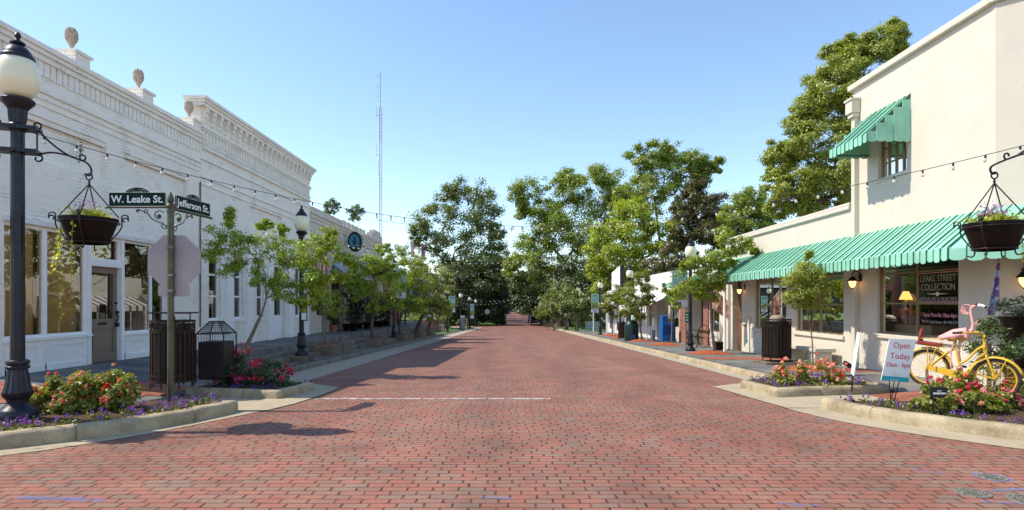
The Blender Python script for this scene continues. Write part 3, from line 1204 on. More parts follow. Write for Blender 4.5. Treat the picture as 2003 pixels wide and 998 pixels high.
# ------------------------------------------------------------------ buildings
def wall_grid(mb, X, sgn, y0, y1, z0, z1, holes, depth=0.12, thick=0.4):
    """wall in the plane x = X facing sgn; holes (ya, yb, za, zb, depth, back?) ; z0 a number"""
    us = sorted({y0, y1, *[h[0] for h in holes], *[h[1] for h in holes]})
    zs = sorted({z0, z1, *[h[2] for h in holes], *[h[3] for h in holes]})
    us = [u for u in us if y0 <= u <= y1]
    zs = [z for z in zs if z0 <= z <= z1]

    def q(a, b, c, d):
        mb.add([a, b, c, d], [(0, 1, 2, 3)] if sgn > 0 else [(3, 2, 1, 0)])
    for i in range(len(us) - 1):
        for j in range(len(zs) - 1):
            cu, cz = (us[i] + us[i + 1]) / 2, (zs[j] + zs[j + 1]) / 2
            if any(h[0] < cu < h[1] and h[2] < cz < h[3] for h in holes):
                continue
            q((X, us[i], zs[j]), (X, us[i + 1], zs[j]), (X, us[i + 1], zs[j + 1]), (X, us[i], zs[j + 1]))
    for h in holes:
        ya, yb, za, zb = h[:4]
        d = h[4] if len(h) > 4 else depth
        back = h[5] if len(h) > 5 else False
        Xi = X - sgn * d
        q((X, ya, za), (Xi, ya, za), (Xi, ya, zb), (X, ya, zb))
        q((Xi, yb, za), (X, yb, za), (X, yb, zb), (Xi, yb, zb))
        q((Xi, ya, zb), (Xi, yb, zb), (X, yb, zb), (X, ya, zb))
        q((X, ya, za), (X, yb, za), (Xi, yb, za), (Xi, ya, za))
        if back:
            q((Xi, ya, za), (Xi, yb, za), (Xi, yb, zb), (Xi, ya, zb))
    # top, ends and back of the wall
    Xb = X - sgn * thick
    q((X, y0, z1), (X, y1, z1), (Xb, y1, z1), (Xb, y0, z1))
    q((Xb, y0, z0), (X, y0, z0), (X, y0, z1), (Xb, y0, z1))
    q((X, y1, z0), (Xb, y1, z0), (Xb, y1, z1), (X, y1, z1))
    bz = max([z0] + [h[3] for h in holes if not (h[5] if len(h) > 5 else False)]) + 0.15
    q((Xb, y1, bz), (Xb, y0, bz), (Xb, y0, z1), (Xb, y1, z1))


def body(mb, x0, x1, y0, y1, z0, z1):
    """side and rear walls and a flat roof slab of a building block"""
    mb.box(x0, x1, y0, y1, z0, z1)


def glaze(b, name, X, sgn, y0, y1, z0, z1, ny, zb, frame_m, glass, fw=0.05, depth=0.06, label=None):
    """window: frame with mullions (child 'pane'); zb: list of horizontal bar heights"""
    mb = MB()
    xa, xb = sorted((X, X - sgn * depth))
    mb.box(xa, xb, y0, y0 + fw, z0, z1)
    mb.box(xa, xb, y1 - fw, y1, z0, z1)
    mb.box(xa, xb, y0 + fw, y1 - fw, z1 - fw, z1)
    mb.box(xa, xb, y0 + fw, y1 - fw, z0, z0 + fw)
    m2 = 0.003
    for i in range(1, ny):
        y = y0 + (y1 - y0) * i / ny
        mb.box(xa + m2, xb - m2, y - fw * .45, y + fw * .45, z0 + fw, z1 - fw)
    for z in zb:
        mb.box(xa + 2 * m2, xb - 2 * m2, y0 + fw, y1 - fw, z - fw * .4, z + fw * .4)
    w = mb.build(name, frame_m, b)
    if label:
        w["label"] = label
    xm = (xa + xb) / 2
    g = MB().quad((xm, y0 + .01, z0 + .01), (xm, y1 - .01, z0 + .01), (xm, y1 - .01, z1 - .01), (xm, y0 + .01, z1 - .01))
    g.build("pane", glass, w)
    return w


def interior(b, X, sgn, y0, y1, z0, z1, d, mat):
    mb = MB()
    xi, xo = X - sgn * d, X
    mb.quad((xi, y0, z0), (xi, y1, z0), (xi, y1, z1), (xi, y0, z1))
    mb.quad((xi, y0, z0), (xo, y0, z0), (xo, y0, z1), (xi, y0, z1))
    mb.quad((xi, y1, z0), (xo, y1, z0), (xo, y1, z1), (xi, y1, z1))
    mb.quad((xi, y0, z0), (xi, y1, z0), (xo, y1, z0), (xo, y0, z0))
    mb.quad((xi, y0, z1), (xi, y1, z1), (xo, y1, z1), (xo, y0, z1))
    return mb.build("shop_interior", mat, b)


XL, XR = -8.66, 8.45
# ---- left shop 1: white painted brick with pine cone finials
b1 = root("corner_shop_building", "white painted brick shop with recessed panels and big storefront windows", "building", (XL, 9.75, 0))
mb = MB()
holes = [(10.0, 14.66, 0.0, 2.96, 0.35), (10.3, 12.52, 4.16, 5.06, 0.11, True), (13.1, 15.62, 4.1, 5.0, 0.11, True)]
wall_grid(mb, XL, 1, 9.75, 16.27, -0.3, 6.12, holes)
mb.box(-26, XL - 0.4, 9.75, 9.95, -0.3, 5.6)
mb.box(-26, XL - 0.4, 16.0, 16.25, -0.3, 5.6)
mb.box(-26, -25.8, 9.95, 16.0, -0.3, 5.6)
mb.build("wall", whitebrick_m, b1)
MB().box(-25.8, XL - 0.4, 9.95, 16.0, 5.2, 5.35).build("roof", oldconc_m, b1)
mb = MB()                                          # parapet coping and corbel courses
for i in range(11):
    ya = 9.72 + i * 0.6
    mb.box(XL - 0.45, XL + 0.10, ya, min(ya + 0.592, 16.26), 6.2, 6.29 + 0.004 * (i % 3))
mb.box(XL - 0.4, XL + 0.06, 9.73, 16.26, 6.121, 6.2)
mb.box(XL, XL + 0.05, 9.74, 16.26, 5.42, 5.5)
mb.box(XL, XL + 0.03, 9.745, 16.26, 5.3, 5.36)
mb.box(XL, XL + 0.025, 9.745, 16.26, 5.17, 5.215)
for i in range(44):
    ya = 9.8 + i * 0.148
    mb.box(XL, XL + .028, ya, ya + .112, 5.72 , 5.99)
mb.box(XL, XL + 0.07, 9.74, 16.26, 5.99, 6.05)
for (a, b_, zt) in ((10.3, 12.52, 5.06), (13.1, 15.62, 5.0)):   # corbelled heads of the recessed panels
    mb.box(XL - 0.06, XL + 0.012, a, b_, zt - 0.1, zt - 0.005)
    mb.box(XL - 0.065, XL - 0.02, a + 0.005, b_ - 0.005, zt - 0.19, zt - 0.1)
mb.build("cornice", whitebrick_m, b1)
# storefront
xs = XL - 0.05
mb = MB()
mb.box(xs - .06, xs + 0.03, 10.0, 12.06, 0.0, 0.88)
mb.box(xs - .06, xs + 0.03, 13.06, 14.66, 0.0, 0.83)
for (a, c, z1) in ((10.12, 10.79, .76), (10.99, 11.87, .76), (13.21, 14.5, .7)):        # raised rails around sunk panels
    mb.box(xs + .03, xs + .05, a - .08, a, .3, z1)
    mb.box(xs + .03, xs + .05, c, c + .08, .3, z1)
    mb.box(xs + .03, xs + .052, a - .08, c + .08, z1, z1 + .07)
    mb.box(xs + .03, xs + .052, a - .08, c + .08, .3, .42)
mb.box(xs - .05, xs + .09, 10.0, 12.06, .881, .93)
mb.box(xs - .05, xs + .09, 13.06, 14.66, .831, .88)
mb.box(xs - .1, xs + .056, 11.972, 12.068, .0, 2.96)
mb.box(xs - .1, xs + .056, 12.995, 13.092, .0, 2.96)
mb.box(xs - .09, xs + .06, 12.06, 13.0, 2.33, 2.45)
mb.build("storefront_panel", white_m, b1)
mb = MB()
mb.box(XL - 0.12, XL + 0.06, 9.98, 14.68, 2.97, 3.06)
mb.build("storefront_lintel", offwhite_m, b1)
glaze(b1, "window", xs, 1, 10.0, 10.93, .93, 2.96, 1, [], white_m, glass_left, 0.055)
glaze(b1, "window", xs, 1, 10.93, 11.97, .93, 2.96, 1, [], white_m, glass_left, 0.055)
glaze(b1, "window", xs, 1, 13.09, 14.13, .88, 2.96, 1, [], white_m, glass_left, 0.045)
glaze(b1, "window", xs, 1, 14.13, 14.66, .88, 2.96, 1, [], white_m, glass_left, 0.045)
glaze(b1, "transom_window", xs, 1, 12.06, 13.0, 2.45, 2.96, 1, [], white_m, glass_left, 0.05)
dr = MB()
xd = xs - 0.05
dr.box(xd - .05, xd, 12.07, 12.17, .31, 2.33)
dr.box(xd - .05, xd, 12.88, 12.99, .31, 2.33)
dr.box(xd - .05, xd, 12.17, 12.88, 2.2, 2.33)
dr.box(xd - .05, xd, 12.17, 12.88, 1.02, 1.22)
dr.box(xd - .05, xd, 12.17, 12.88, .31, .5)
dr.box(xd - .045, xd - .025, 12.17, 12.88, .5, 1.02)
dr.box(xd - .025, xd - .008, 12.27, 12.78, .58, .94)
d1 = dr.build("door", taupe_m, b1)
d1["label"] = "taupe half glazed shop door"
MB().quad((xd - .025, 12.16, 1.21), (xd - .025, 12.89, 1.21), (xd - .025, 12.89, 2.21), (xd - .025, 12.16, 2.21)).build("pane", glass_left, d1)
MB().box(xd, xd + .01, 12.4, 12.66, 1.09, 1.15).build("letter_slot", black_m, d1)
mb = MB()
mb.sphere((xd + .05, 12.935, 1.36), .035)
mb.tube([(xd, 12.935, 1.36), (xd + .05, 12.935, 1.36)], .015)
MB().sphere((xd + .02, 12.935, 1.56), .028).build("lock", black_m, d1, True)
mb.tube(bez([(xd + .03, 12.935, 1.33), (xd + .06, 12.945, 1.24), (xd + .03, 12.945, 1.15)], 5), .014)
mb.box(xd + .005, xd + .06, 12.92, 12.99, 1.04, 1.13)
mb.build("handle", black_m, d1, True)
interior(b1, xs - .07, 1, 10.0, 14.66, 0.1, 2.97, 1.9, tanint_m)
for (a, c, z0) in ((10.02, 10.86, .96), (10.96, 11.95, .96)):
    sh = MB().box(xs - .17, xs - .165, a, c, z0, 2.93).build("window_shade", M("tan_shade", (.62, .46, .25), .8, var=.12, ns=1.2), b1)
sh = MB().box(xs - .17, xs - .165, 12.08, 12.98, 2.47, 2.94).build("window_shade", M("tan_shade", (.62, .46, .25), .8, var=.12, ns=1.2), b1)
# rusty conduit down the joint of the two buildings
mb = MB()
mb.tube([(XL + .03, 16.22, 4.9), (XL + .03, 16.22, 0.9)], .02, 6)
mb.box(XL, XL + .08, 16.15, 16.29, 4.1, 4.2)
mb.build("downpipe", M("rusty_pipe", (.22, .15, .12), .7, .2, var=.4), b1)

# pine cone finials
cone_m = M("weathered_finial", (0.52, 0.43, 0.34), 0.8, var=0.3, ns=16, bump=0.4)


def finial(y, label, z=6.29):
    rt = root("pine_cone_finial", label, "finial", (XL - .17, y, z), "pine cone finials on the white parapet")
    mb = MB()
    mb.box(XL - .40, XL + .06, y - .2, y + .2, z, z + .2)
    mb.box(XL - .44, XL + .10, y - .24, y + .24, z + .2, z + .26)
    mb.build("pedestal", whitebrick_m, rt)
    mb = MB()
    cx = XL - .17
    mb.box(cx - .12, cx + .12, y - .12, y + .12, z + .26, z + .30)
    mb.lathe([(.1, 0), (.07, .02), (.04, .06), (.035, .10), (.065, .125), (.04, .14), (.08, .17)], (cx, y, z + .30), 14)
    # scales in rings over an egg
    for k in range(9):
        t = (k + .5) / 9
        a = math.pi * (0.08 + 0.9 * t)
        r, zz = .1 * math.sin(a) ** .8, z + .61 - .155 * math.cos(a)
        nn = max(4, int(13 * math.sin(a)))
        for j in range(nn):
            w = 2 * math.pi * (j + .5 * (k % 2)) / nn
            mb.sphere((cx + r * math.cos(w), y + r * math.sin(w), zz), .024, .024, .024, 6, 4)
    mb.sphere((cx, y, z + .61), .1, .1, .155, 12, 8)
    mb.build("pine_cone", cone_m, rt, True)


finial(11.75, "pine cone finial nearest the big lamp globe")
finial(13.85, "pine cone finial in the middle of the lower white parapet")
finial(16.0, "pine cone finial against the tall cornice", 6.29)

# ---- left shop 2: taller white brick with bracketed cornice
b2 = root("tall_shop_building", "taller white brick building with bracketed cornice and narrow sash windows", "building", (XL, 16.27, 0))
mb = MB()
wins = [(16.72, 17.4, 1.05, 3.0), (18.2, 18.85, 1.05, 3.0), (19.85, 20.45, 1.05, 3.0), (23.35, 24.0, 1.0, 3.0)]
holes = [(a, c, z0, z1, .16) for a, c, z0, z1 in wins] + [(21.3, 22.35, 0.0, 3.0, .3)]
holes += [(19.3, 22.0, 4.05, 4.75, .07, True)]
wall_grid(mb, XL, 1, 16.28, 25.0, -0.7, 7.0, holes, thick=.35)
mb.box(-26, XL - .35, 16.28, 16.5, -.7, 5.9)
mb.box(-26, XL - .35, 24.78, 25.0, -.7, 5.9)
mb.box(-26, -25.8, 16.5, 24.78, -.7, 5.9)
mb.build("wall", whitebrick_m, b2)
MB().box(-25.8, XL - .35, 16.5, 24.78, 5.4, 5.55).build("roof", oldconc_m, b2)
mb = MB()
mb.box(XL - .38, XL + .25, 16.08, 25.16, 7.17, 7.25)
mb.box(XL - .37, XL + .2, 16.12, 25.12, 7.10, 7.17)
mb.box(XL - .36, XL + .155, 16.16, 25.08, 7.0, 7.10)
mb.box(XL - .355, XL + .08, 16.19, 25.04, 6.42, 6.46)
for (z0, z1, p) in ((6.36, 6.41, .06), (6.02, 6.07, .05), (5.85, 5.9, .07), (5.55, 5.6, .045), (5.05, 5.1, .04), (4.84, 4.885, .03)):
    mb.box(XL, XL + p, 16.285, 25.0, z0, z1)
for i in range(76):
    ya = 16.34 + i * .1135
    mb.box(XL, XL + .05, ya, ya + .055, 5.9, 6.02)
for i in range(46):
    ya = 16.34 + i * .188
    mb.box(XL, XL + .035, ya, ya + .11, 6.1, 6.36)
mb.build("cornice", whitebrick_m, b2)
br0 = MB()
br0.box(XL, XL + .145, 16.36, 16.5, 6.86, 6.999)
br0.box(XL, XL + .105, 16.37, 16.49, 6.72, 6.86)
br0.box(XL, XL + .06, 16.38, 16.48, 6.58, 6.72)
br = br0.build("bracket", whitebrick_m, b2)
for i in range(1, 22):
    c = br.copy()
    COL.objects.link(c)
    c.parent = b2
    c.location.y += i * .4
mb = MB()                                           # pilasters between the windows
for y in (17.62, 18.98, 20.6, 22.52, 24.16):
    MB().box(XL, XL + .10, y, y + .42, -.6, 3.2).box(XL, XL + .13, y - .03, y + .45, .0, .42).build("pilaster", white_m, b2)
MB().box(XL, XL + .04, 16.3, 24.98, 3.2, 3.32).build("string_course", white_m, b2)
for a, c, z0, z1 in wins:
    glaze(b2, "window", XL - .08, 1, a, c, z0, z1, 1, [z0 + (z1 - z0) * .36, z0 + (z1 - z0) * .68], white_m, glass_up, .07)
    s = MB().box(XL - .1, XL + .05, a - .05, c + .05, z0 - .07, z0 + .002)
    s.build("window_sill", white_m, b2)
mb = MB()
mb.box(XL - .2, XL - .14, 21.3, 22.35, .2, 1.1)
mb.box(XL - .2, XL - .14, 21.3, 21.42, 1.1, 3.0)
mb.box(XL - .2, XL - .14, 22.23, 22.35, 1.1, 3.0)
mb.box(XL - .2, XL - .14, 21.42, 22.23, 2.1, 2.2)
mb.box(XL - .2, XL - .14, 21.42, 22.23, 2.9, 3.0)
dd = mb.build("door", white_m, b2)
MB().quad((XL - .17, 21.41, 1.09), (XL - .17, 22.24, 1.09), (XL - .17, 22.24, 2.95), (XL - .17, 21.41, 2.95)).build("pane", glass_up, dd)
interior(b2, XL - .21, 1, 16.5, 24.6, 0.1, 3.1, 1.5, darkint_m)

# ---- left shop 3: cream brick with a battlemented parapet, awning and dark porch
b3 = root("cream_shop_building", "cream brick building with stepped parapet and shaded porch behind trees", "building", (XL, 25.03, 0))
mb = MB()
holes = [(25.9, 26.8, 1.0, 2.7, .14), (28.0, 30.2, .1, 2.7, .5), (31.0, 33.6, .1, 2.7, .5), (34.4, 36.4, .1, 2.7, .5),
         (26.2, 29.6, 4.3, 4.85, .06, True), (31.6, 34.4, 4.3, 4.85, .06, True), (35.4, 38.0, 4.3, 4.85, .06, True)]
wall_grid(mb, XL, 1, 25.02, 39.0, -1.0, 5.45, holes, thick=.3)
mb.box(-24, XL - .3, 25.03, 25.2, -1, 5.0)
mb.box(-24, XL - .3, 38.8, 39.0, -1, 5.0)
mb.box(-24, -23.8, 25.2, 38.8, -1, 5.0)
for k, (a, c) in enumerate(((25.05, 29.8), (36.0, 38.9))):
    mb.box(XL - .3, XL - .001, a, c, 5.45, 5.9 if k else 5.72)
mb.box(XL - .3, XL - .001, 34.6, 36.0, 5.45, 5.62)
mb.box(XL - .3, XL - .001, 36.6, 38.4, 5.9, 6.12)
for i in range(6):
    ya = 30.0 + i * .8
    mb.box(XL - .3, XL - .001, ya, ya + .42, 5.45, 5.78)
for z, p in ((5.4, .06), (5.22, .04), (5.05, .04), (4.1, .05)):
    mb.box(XL, XL + p, 25.04, 38.99, z, z + .05)
mb.build("wall", creambrick_m, b3)
MB().box(-23.8, XL - .3, 25.2, 38.8, 4.7, 4.85).build("roof", oldconc_m, b3)
for a, c in ((28.0, 30.2), (31.0, 33.6), (34.4, 36.4)):
    glaze(b3, "shop_window", XL - .3, 1, a, c, .3, 2.7, 3, [2.2], wood_m, glass_up, .07)
glaze(b3, "window", XL - .06, 1, 25.9, 26.8, 1.0, 2.7, 1, [1.85], darkwood_m, glass_up, .07)
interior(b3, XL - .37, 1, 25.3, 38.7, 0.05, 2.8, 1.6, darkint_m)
mb = MB()
for y in (27.4, 30.6, 34.0, 36.8):
    MB().box(XL, XL + .12, y - .14, y + .14, -.6, 3.0).build("pilaster", creambrick_m, b3)
mb = MB()
mb.box(XL + .02, XL + 1.7, 31.2, 38.6, 3.35, 3.5)
for y in (33.5, 36, 38.4):
    mb.tube([(XL + 1.6, y, hl(y)), (XL + 1.6, y, 3.35)], .05)
mb.build("porch_canopy", M("black_canopy", (.02, .018, .018), .7), b3)
stripe_m, nt, b = newmat("striped_awning")
tc = N(nt, "ShaderNodeTexCoord")
sp = N(nt, "ShaderNodeSeparateXYZ")
nt.links.new(tc.outputs["Object"], sp.inputs[0])
st = math_node(nt, 'GREATER_THAN', math_node(nt, 'FRACT', math_node(nt, 'MULTIPLY', sp.outputs[1], 1 / .3)), .5)
nt.links.new(mixc(nt, st, (.62, .60, .60), (.17, .16, .19)), b.inputs["Base Color"])
b.inputs["Roughness"].default_value = .8
aw = MB()
y0, y1 = 25.6, 31.0
xo = XL + 1.25
aw.add([(XL + .05, y0, 3.75), (XL + .05, y1, 3.75), (xo, y1, 2.95), (xo, y0, 2.95), (xo, y0, 2.72), (xo, y1, 2.72)], [(0, 3, 2, 1), (3, 4, 5, 2)])
aw.add([(XL + .05, y0, 3.75), (xo, y0, 2.95), (xo, y0, 2.72), (XL + .05, y0, 2.72)], [(0, 1, 2, 3)])
aw.add([(XL + .05, y1, 3.75), (xo, y1, 2.95), (xo, y1, 2.72), (XL + .05, y1, 2.72)], [(3, 2, 1, 0)])
a_ = aw.build("awning", stripe_m, b3)
sol = a_.modifiers.new("thickness", 'SOLIDIFY')
sol.thickness = .02
# projecting oval sign with a standing figure
sg = root("oval_shop_sign", "dark projecting oval sign with turquoise disc on cream building", "sign", (XL + .45, 30.3, 4.7))
mb = MB()
mb.tube([(XL, 30.3, 4.7), (XL + .2, 30.3, 4.7)], .02)
vs = []
for k in range(24):
    w = 2 * math.pi * k / 24
    vs.append((.36 * math.cos(w), .52 * math.sin(w)))
for s in (0, 1):
    pass
n = len(vs)
mb.add([(XL + .5 + x, 30.2, 4.7 + z) for x, z in vs] + [(XL + .5 + x, 30.42, 4.7 + z) for x, z in vs], [tuple(range(n)), tuple(reversed(range(n, 2 * n)))] + [(i, n + i, n + (i + 1) % n, (i + 1) % n) for i in range(n)])
mb.build("board", black_m, sg)
mb = MB()
mb.add([(XL + .5 + x * .72, 30.19, 4.7 + z * .72) for x, z in vs], [tuple(range(n))])
mb.build("disc", M("turquoise_paint", (.025, .22, .27), .6), sg)
mb = MB()
mb.add([(XL + .5 + x, 30.18, 4.7 + z) for x, z in ((-.05, -.34), (.07, -.34), (.06, -.05), (.13, .02), (.05, .08), (.07, .2), (0, .26), (-.06, .18), (-.04, .06), (-.12, -.02), (-.05, -.08))], [tuple(range(11))])
mb.build("emblem", M("emblem_dark", (.01, .03, .08), .5), sg)

# low brick wing beyond the cream shop
b4 = root("brick_wing_building", "low red brick wing beyond the cream shop", "building", (XL, 39.02, 0))
mb = MB()
wall_grid(mb, XL, 1, 39.02, 45.6, -1.3, 3.6, [(40.0, 41.4, .3, 2.4, .15), (42.6, 43.6, -.2, 2.4, .15)], thick=.3)
mb.box(-20, XL - .3, 45.4, 45.6, -1.3, 3.4)
mb.build("wall", redwall_m, b4)
MB().box(-20, XL - .3, 39.03, 45.4, 3.2, 3.3).build("roof", oldconc_m, b4)
glaze(b4, "window", XL - .05, 1, 40.0, 41.4, .3, 2.4, 2, [1.4], darkwood_m, glass_up, .07)
MB().box(XL - .14, XL - .08, 42.6, 43.6, -.2, 2.4).build("door", darkwood_m, b4)
interior(b4, XL - .16, 1, 39.3, 45.3, -.2, 2.6, 1.2, darkint_m)

# ---- right: cream stucco corner shop
b5 = root("cream_corner_shop", "cream stucco shop with two storey front and green metal awning", "building", (XR, 10.3, 0))
mb = MB()
holes = [(11.16, 13.67, .86, 2.75, .2), (15.04, 17.6, .72, 2.75, .2), (18.2, 20.6, .68, 2.75, .2), (21.75, 22.65, -.36, 2.7, .3), (12.62, 13.62, 4.42, 5.45, .16)]
XW = XR
# lower and upper halves (the upper storey is shorter along the street)
wall_grid(mb, XW, -1, 10.3, 23.4, -.6, 3.9, [h for h in holes if h[2] < 3], thick=.3)
wall_grid(mb, XW, -1, 10.3, 14.62, 3.9, 6.82, [h for h in holes if h[2] > 3], thick=.3)
# chamfered corner and the front on the cross street
ca, cb = Vector((XW, 10.3)), Vector((10.3, 8.45))
mb.add([(ca.x, ca.y, -.2), (cb.x, cb.y, -.2), (cb.x, cb.y, 6.82), (ca.x, ca.y, 6.82)], [(3, 2, 1, 0)])
mb.add([(cb.x, cb.y, -.2), (30, 8.45, -.2), (30, 8.45, 6.82), (cb.x, cb.y, 6.82)], [(3, 2, 1, 0)])
mb.box(29.7, 30, 8.5, 23.4, -.6, 3.9)
mb.box(XW + .3, 29.7, 23.1, 23.4, -.6, 3.9)
mb.box(XW + .3, 29.7, 14.32, 14.62, 3.9, 6.82)
mb.build("wall", stucco_m, b5)
mb = MB()
mb.prism([(XW + .3, 14.3), (XW + .3, 10.45), (10.4, 8.6), (29.7, 8.6), (29.7, 14.3)], 6.3, 6.4)
mb.box(XW + .3, 29.7, 14.63, 23.1, 3.5, 3.6)
mb.build("roof", oldconc_m, b5)
mb = MB()
mb.box(XW - .1, XW + .32, 10.34, 14.70, 6.82, 6.96)
d = (cb - ca).normalized()
nn = Vector((-d.y, d.x)) * -1
q0, q1 = ca + nn * .1 + Vector((0, .04)), cb + nn * .1
mb.prism([(q0.x, q0.y), (q1.x, q1.y), (30, 8.35), (30, 8.75), (cb.x + .3, 8.75), (ca.x + .3, ca.y + .2), (ca.x - .1, ca.y + .035)], 6.825, 6.965)
mb.box(XW - .07, XW + .3, 14.71, 23.44, 3.9, 4.0)
for (a, c) in ((14.72, 18.2), (18.2, 21), (21, 23.43)):
    mb.box(XW - .05, XW + .29, a, c - .004, 4.0, 4.08)
mb.build("coping", stucco_trim_m, b5, bevel=.02)
mb = MB()                                            # downpipe with hopper
mb.box(XW - .12, XW - .002, 14.36, 14.5, 0.1, 6.1)
mb.box(XW - .18, XW - .003, 14.33, 14.55, 6.1, 6.2)
mb.prism([(XW - .22, 14.3), (XW - .003, 14.3), (XW - .003, 14.58), (XW - .22, 14.58)], 6.2, 6.5)
mb.box(XW - .25, XW - .003, 14.28, 14.6, 6.5, 6.56)
mb.build("downpipe", stucco_trim_m, b5, bevel=.01)
MB().obox((XW - .2, 14.43, .02), (.8, 0, -.5), (0, 1, 0), (.5, 0, .8), .16, .05, .05).build("drain_spout", black_m, b5)
mb = MB()
for (y0, y1, z) in ((11.1, 13.73, .86), (14.98, 17.66, .72), (18.14, 20.66, .68)):
    MB().box(XW - .06, XW + .1, y0, y1, z - .1, z - .003).build("window_sill", stucco_trim_m, b5, bevel=.01)
MB().box(XW - .04, XW + .08, 12.55, 13.7, 4.34, 4.417).build("window_sill", stucco_trim_m, b5, bevel=.01)
wf_m = M("tan_window_frame", (.26, .18, .10), .5, var=.15)
wins_r = []
for (y0, y1, z0, ny, zb) in ((11.16, 13.67, .86, 2, [1.55, 2.22]), (15.04, 17.6, .72, 2, [1.5, 2.3]), (18.2, 20.6, .68, 2, [1.45, 2.3])):
    wins_r.append(glaze(b5, "shop_window", XW + .07, -1, y0, y1, z0, 2.75, ny, zb, wf_m, glass_shop, .045))
glaze(b5, "upper_window", XW + .08, -1, 12.62, 13.62, 4.42, 5.45, 4, [4.76, 5.1], wf_m, glass_up, .04)
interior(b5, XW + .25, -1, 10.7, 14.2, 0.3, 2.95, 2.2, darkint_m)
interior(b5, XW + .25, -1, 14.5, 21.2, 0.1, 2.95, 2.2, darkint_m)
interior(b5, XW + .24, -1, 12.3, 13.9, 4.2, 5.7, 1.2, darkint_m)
mb = MB()
for i in range(14):
    mb.box(XW + .2, XW + .215, 12.64, 13.6, 4.45 + i * .07, 4.475 + i * .07)
mb.build("window_blind", white_m, b5)
mb = MB()
mb.box(XW + .2, XW + .26, 21.76, 22.64, -.25, 2.68)
for k in range(2):
    for (z0, z1) in ((-.1, .7), (.85, 2.0)):
        y = 21.83 + k * .42
        mb.box(XW + .185, XW + .2, y, y + .34, z0, z1)
dd = mb.build("door", wood_m, b5)
dd["label"] = "carved brown wooden door at the far end"
MB().sphere((XW + .15, 21.86, .75), .04).build("handle", M("brass", (.5, .33, .12), .35, .9), dd, True)
mb = MB()
mb.box(XW - .1, XW + .02, 22.85, 23.38, -.5, 2.72)
mb.box(XW - .14, XW - .1, 22.8, 23.4, -.5, -.2)
mb.build("pilaster", stucco_trim_m, b5, bevel=.01)
MB().obox((XW - .05, 21.35, .75), (1, 0, 0), (0, 1, 0), (0, 0, 1), .05, .08, .02).build("door_knob_plate", iron_m, b5)


def metal_awning(parent, xw, sgn_out, y0, y1, zt, p, zf, drop, pitch, name="awning", corner=None, slope_in0=0.0, slope_in1=0.0):
    """ribbed metal awning on a wall at x = xw projecting to xw + sgn_out * p; pans alternate high and low, scalloped valance"""
    mb, rib = MB(), MB()
    n = int(round((y1 - y0) / pitch))
    for i in range(n):
        ta, tb = i / n, (i + 1) / n
        a, c = y0 + (y1 - y0) * ta, y0 + (y1 - y0) * tb
        af = y0 + slope_in0 + (y1 - slope_in1 - y0 - slope_in0) * ta
        cf = y0 + slope_in0 + (y1 - slope_in1 - y0 - slope_in0) * tb
        up = .012 if i % 2 else 0.0
        xo = xw + sgn_out * (p + up * .5)
        g = .004
        v = [(xw, a + g, zt + up), (xw, c - g, zt + up), (xo, cf - g, zf + up), (xo, af + g, zf + up)]
        # scalloped drop
        m = 5
        zb = zf - drop - (.018 if i % 2 else 0)
        edge = []
        for k in range(m + 1):
            u = k / m
            yy = (af + g) + (cf - af - 2 * g) * u
            e = (2 * u - 1)
            edge.append((xo + sgn_out * .004, yy, zb + .045 * e ** 4))
        o = len(v)
        mb.add(v + edge, [(0, 1, 2, 3), (3, 2) + tuple(range(o + m, o - 1, -1))])
        # raised seam
        rib.obox(Vector(((xw + xo) / 2, (a + af) / 2, (zt + zf) / 2 + .016)), Vector((xo - xw, af - a, zf - zt)).normalized(), (0, 1, 0), Vector((zt - zf, 0, (xo - xw))).normalized() * (1 if xo > xw else -1),
                 math.hypot(xo - xw, zf - zt) / 2, .006, .011)
        rib.box(min(xo, xo + sgn_out * .014), max(xo, xo + sgn_out * .014), af - .008, af + .008, zf - drop * .92, zf + .02)
    o = mb.build(name, green_m, parent)
    s = o.modifiers.new("thickness", 'SOLIDIFY')
    s.thickness = .006
    r = rib.build("awning_rib", greendark_m, o)
    return o


# long awning over the pavement; the end near the corner wraps round the chamfer
AW_T, AW_F, AW_P, AW_D = 3.23, 2.47, 1.2, .2
aw1 = metal_awning(b5, XR - .003, -1, 10.3, 22.75, AW_T, AW_P, AW_F, AW_D, .17, slope_in0=-.5, slope_in1=.8)
# chamfer part
mb, rib = MB(), MB()
A0, A1 = Vector((XR, 10.3)), Vector((10.3, 8.45))
F0 = Vector((XR - AW_P, 9.8))
nrm = Vector((-1, -1)).normalized()
F1 = A1 + nrm * AW_P + Vector((.7, -.7)) * -.2
m_ = 12
for i in range(m_):
    t0, t1 = i / m_, (i + 1) / m_
    a, c, f, g = A0.lerp(A1, t0), A0.lerp(A1, t1), F0.lerp(F1, t0), F0.lerp(F1, t1)
    up = .022 if i % 2 else 0
    edge = []
    for k in range(6):
        u = k / 5
        e = f.lerp(g, u)
        edge.append((e.x, e.y, AW_F - AW_D - up * .8 + .045 * (2 * u - 1) ** 4))
    mb.add([(a.x - .003, a.y - .003, AW_T + up), (c.x - .003, c.y - .003, AW_T + up), (g.x, g.y, AW_F + up), (f.x, f.y, AW_F + up)] + edge, [(3, 2, 1, 0), (2, 3) + tuple(range(4, 10))])
    rib.tube([(a.x, a.y, AW_T + .03), (f.x, f.y, AW_F + .03), (f.x, f.y, AW_F - .17)], .011, 6)
o = mb.build("awning", green_m, b5)
s = o.modifiers.new("thickness", 'SOLIDIFY')
s.thickness = .006
rib.build("awning_rib", greendark_m, o)
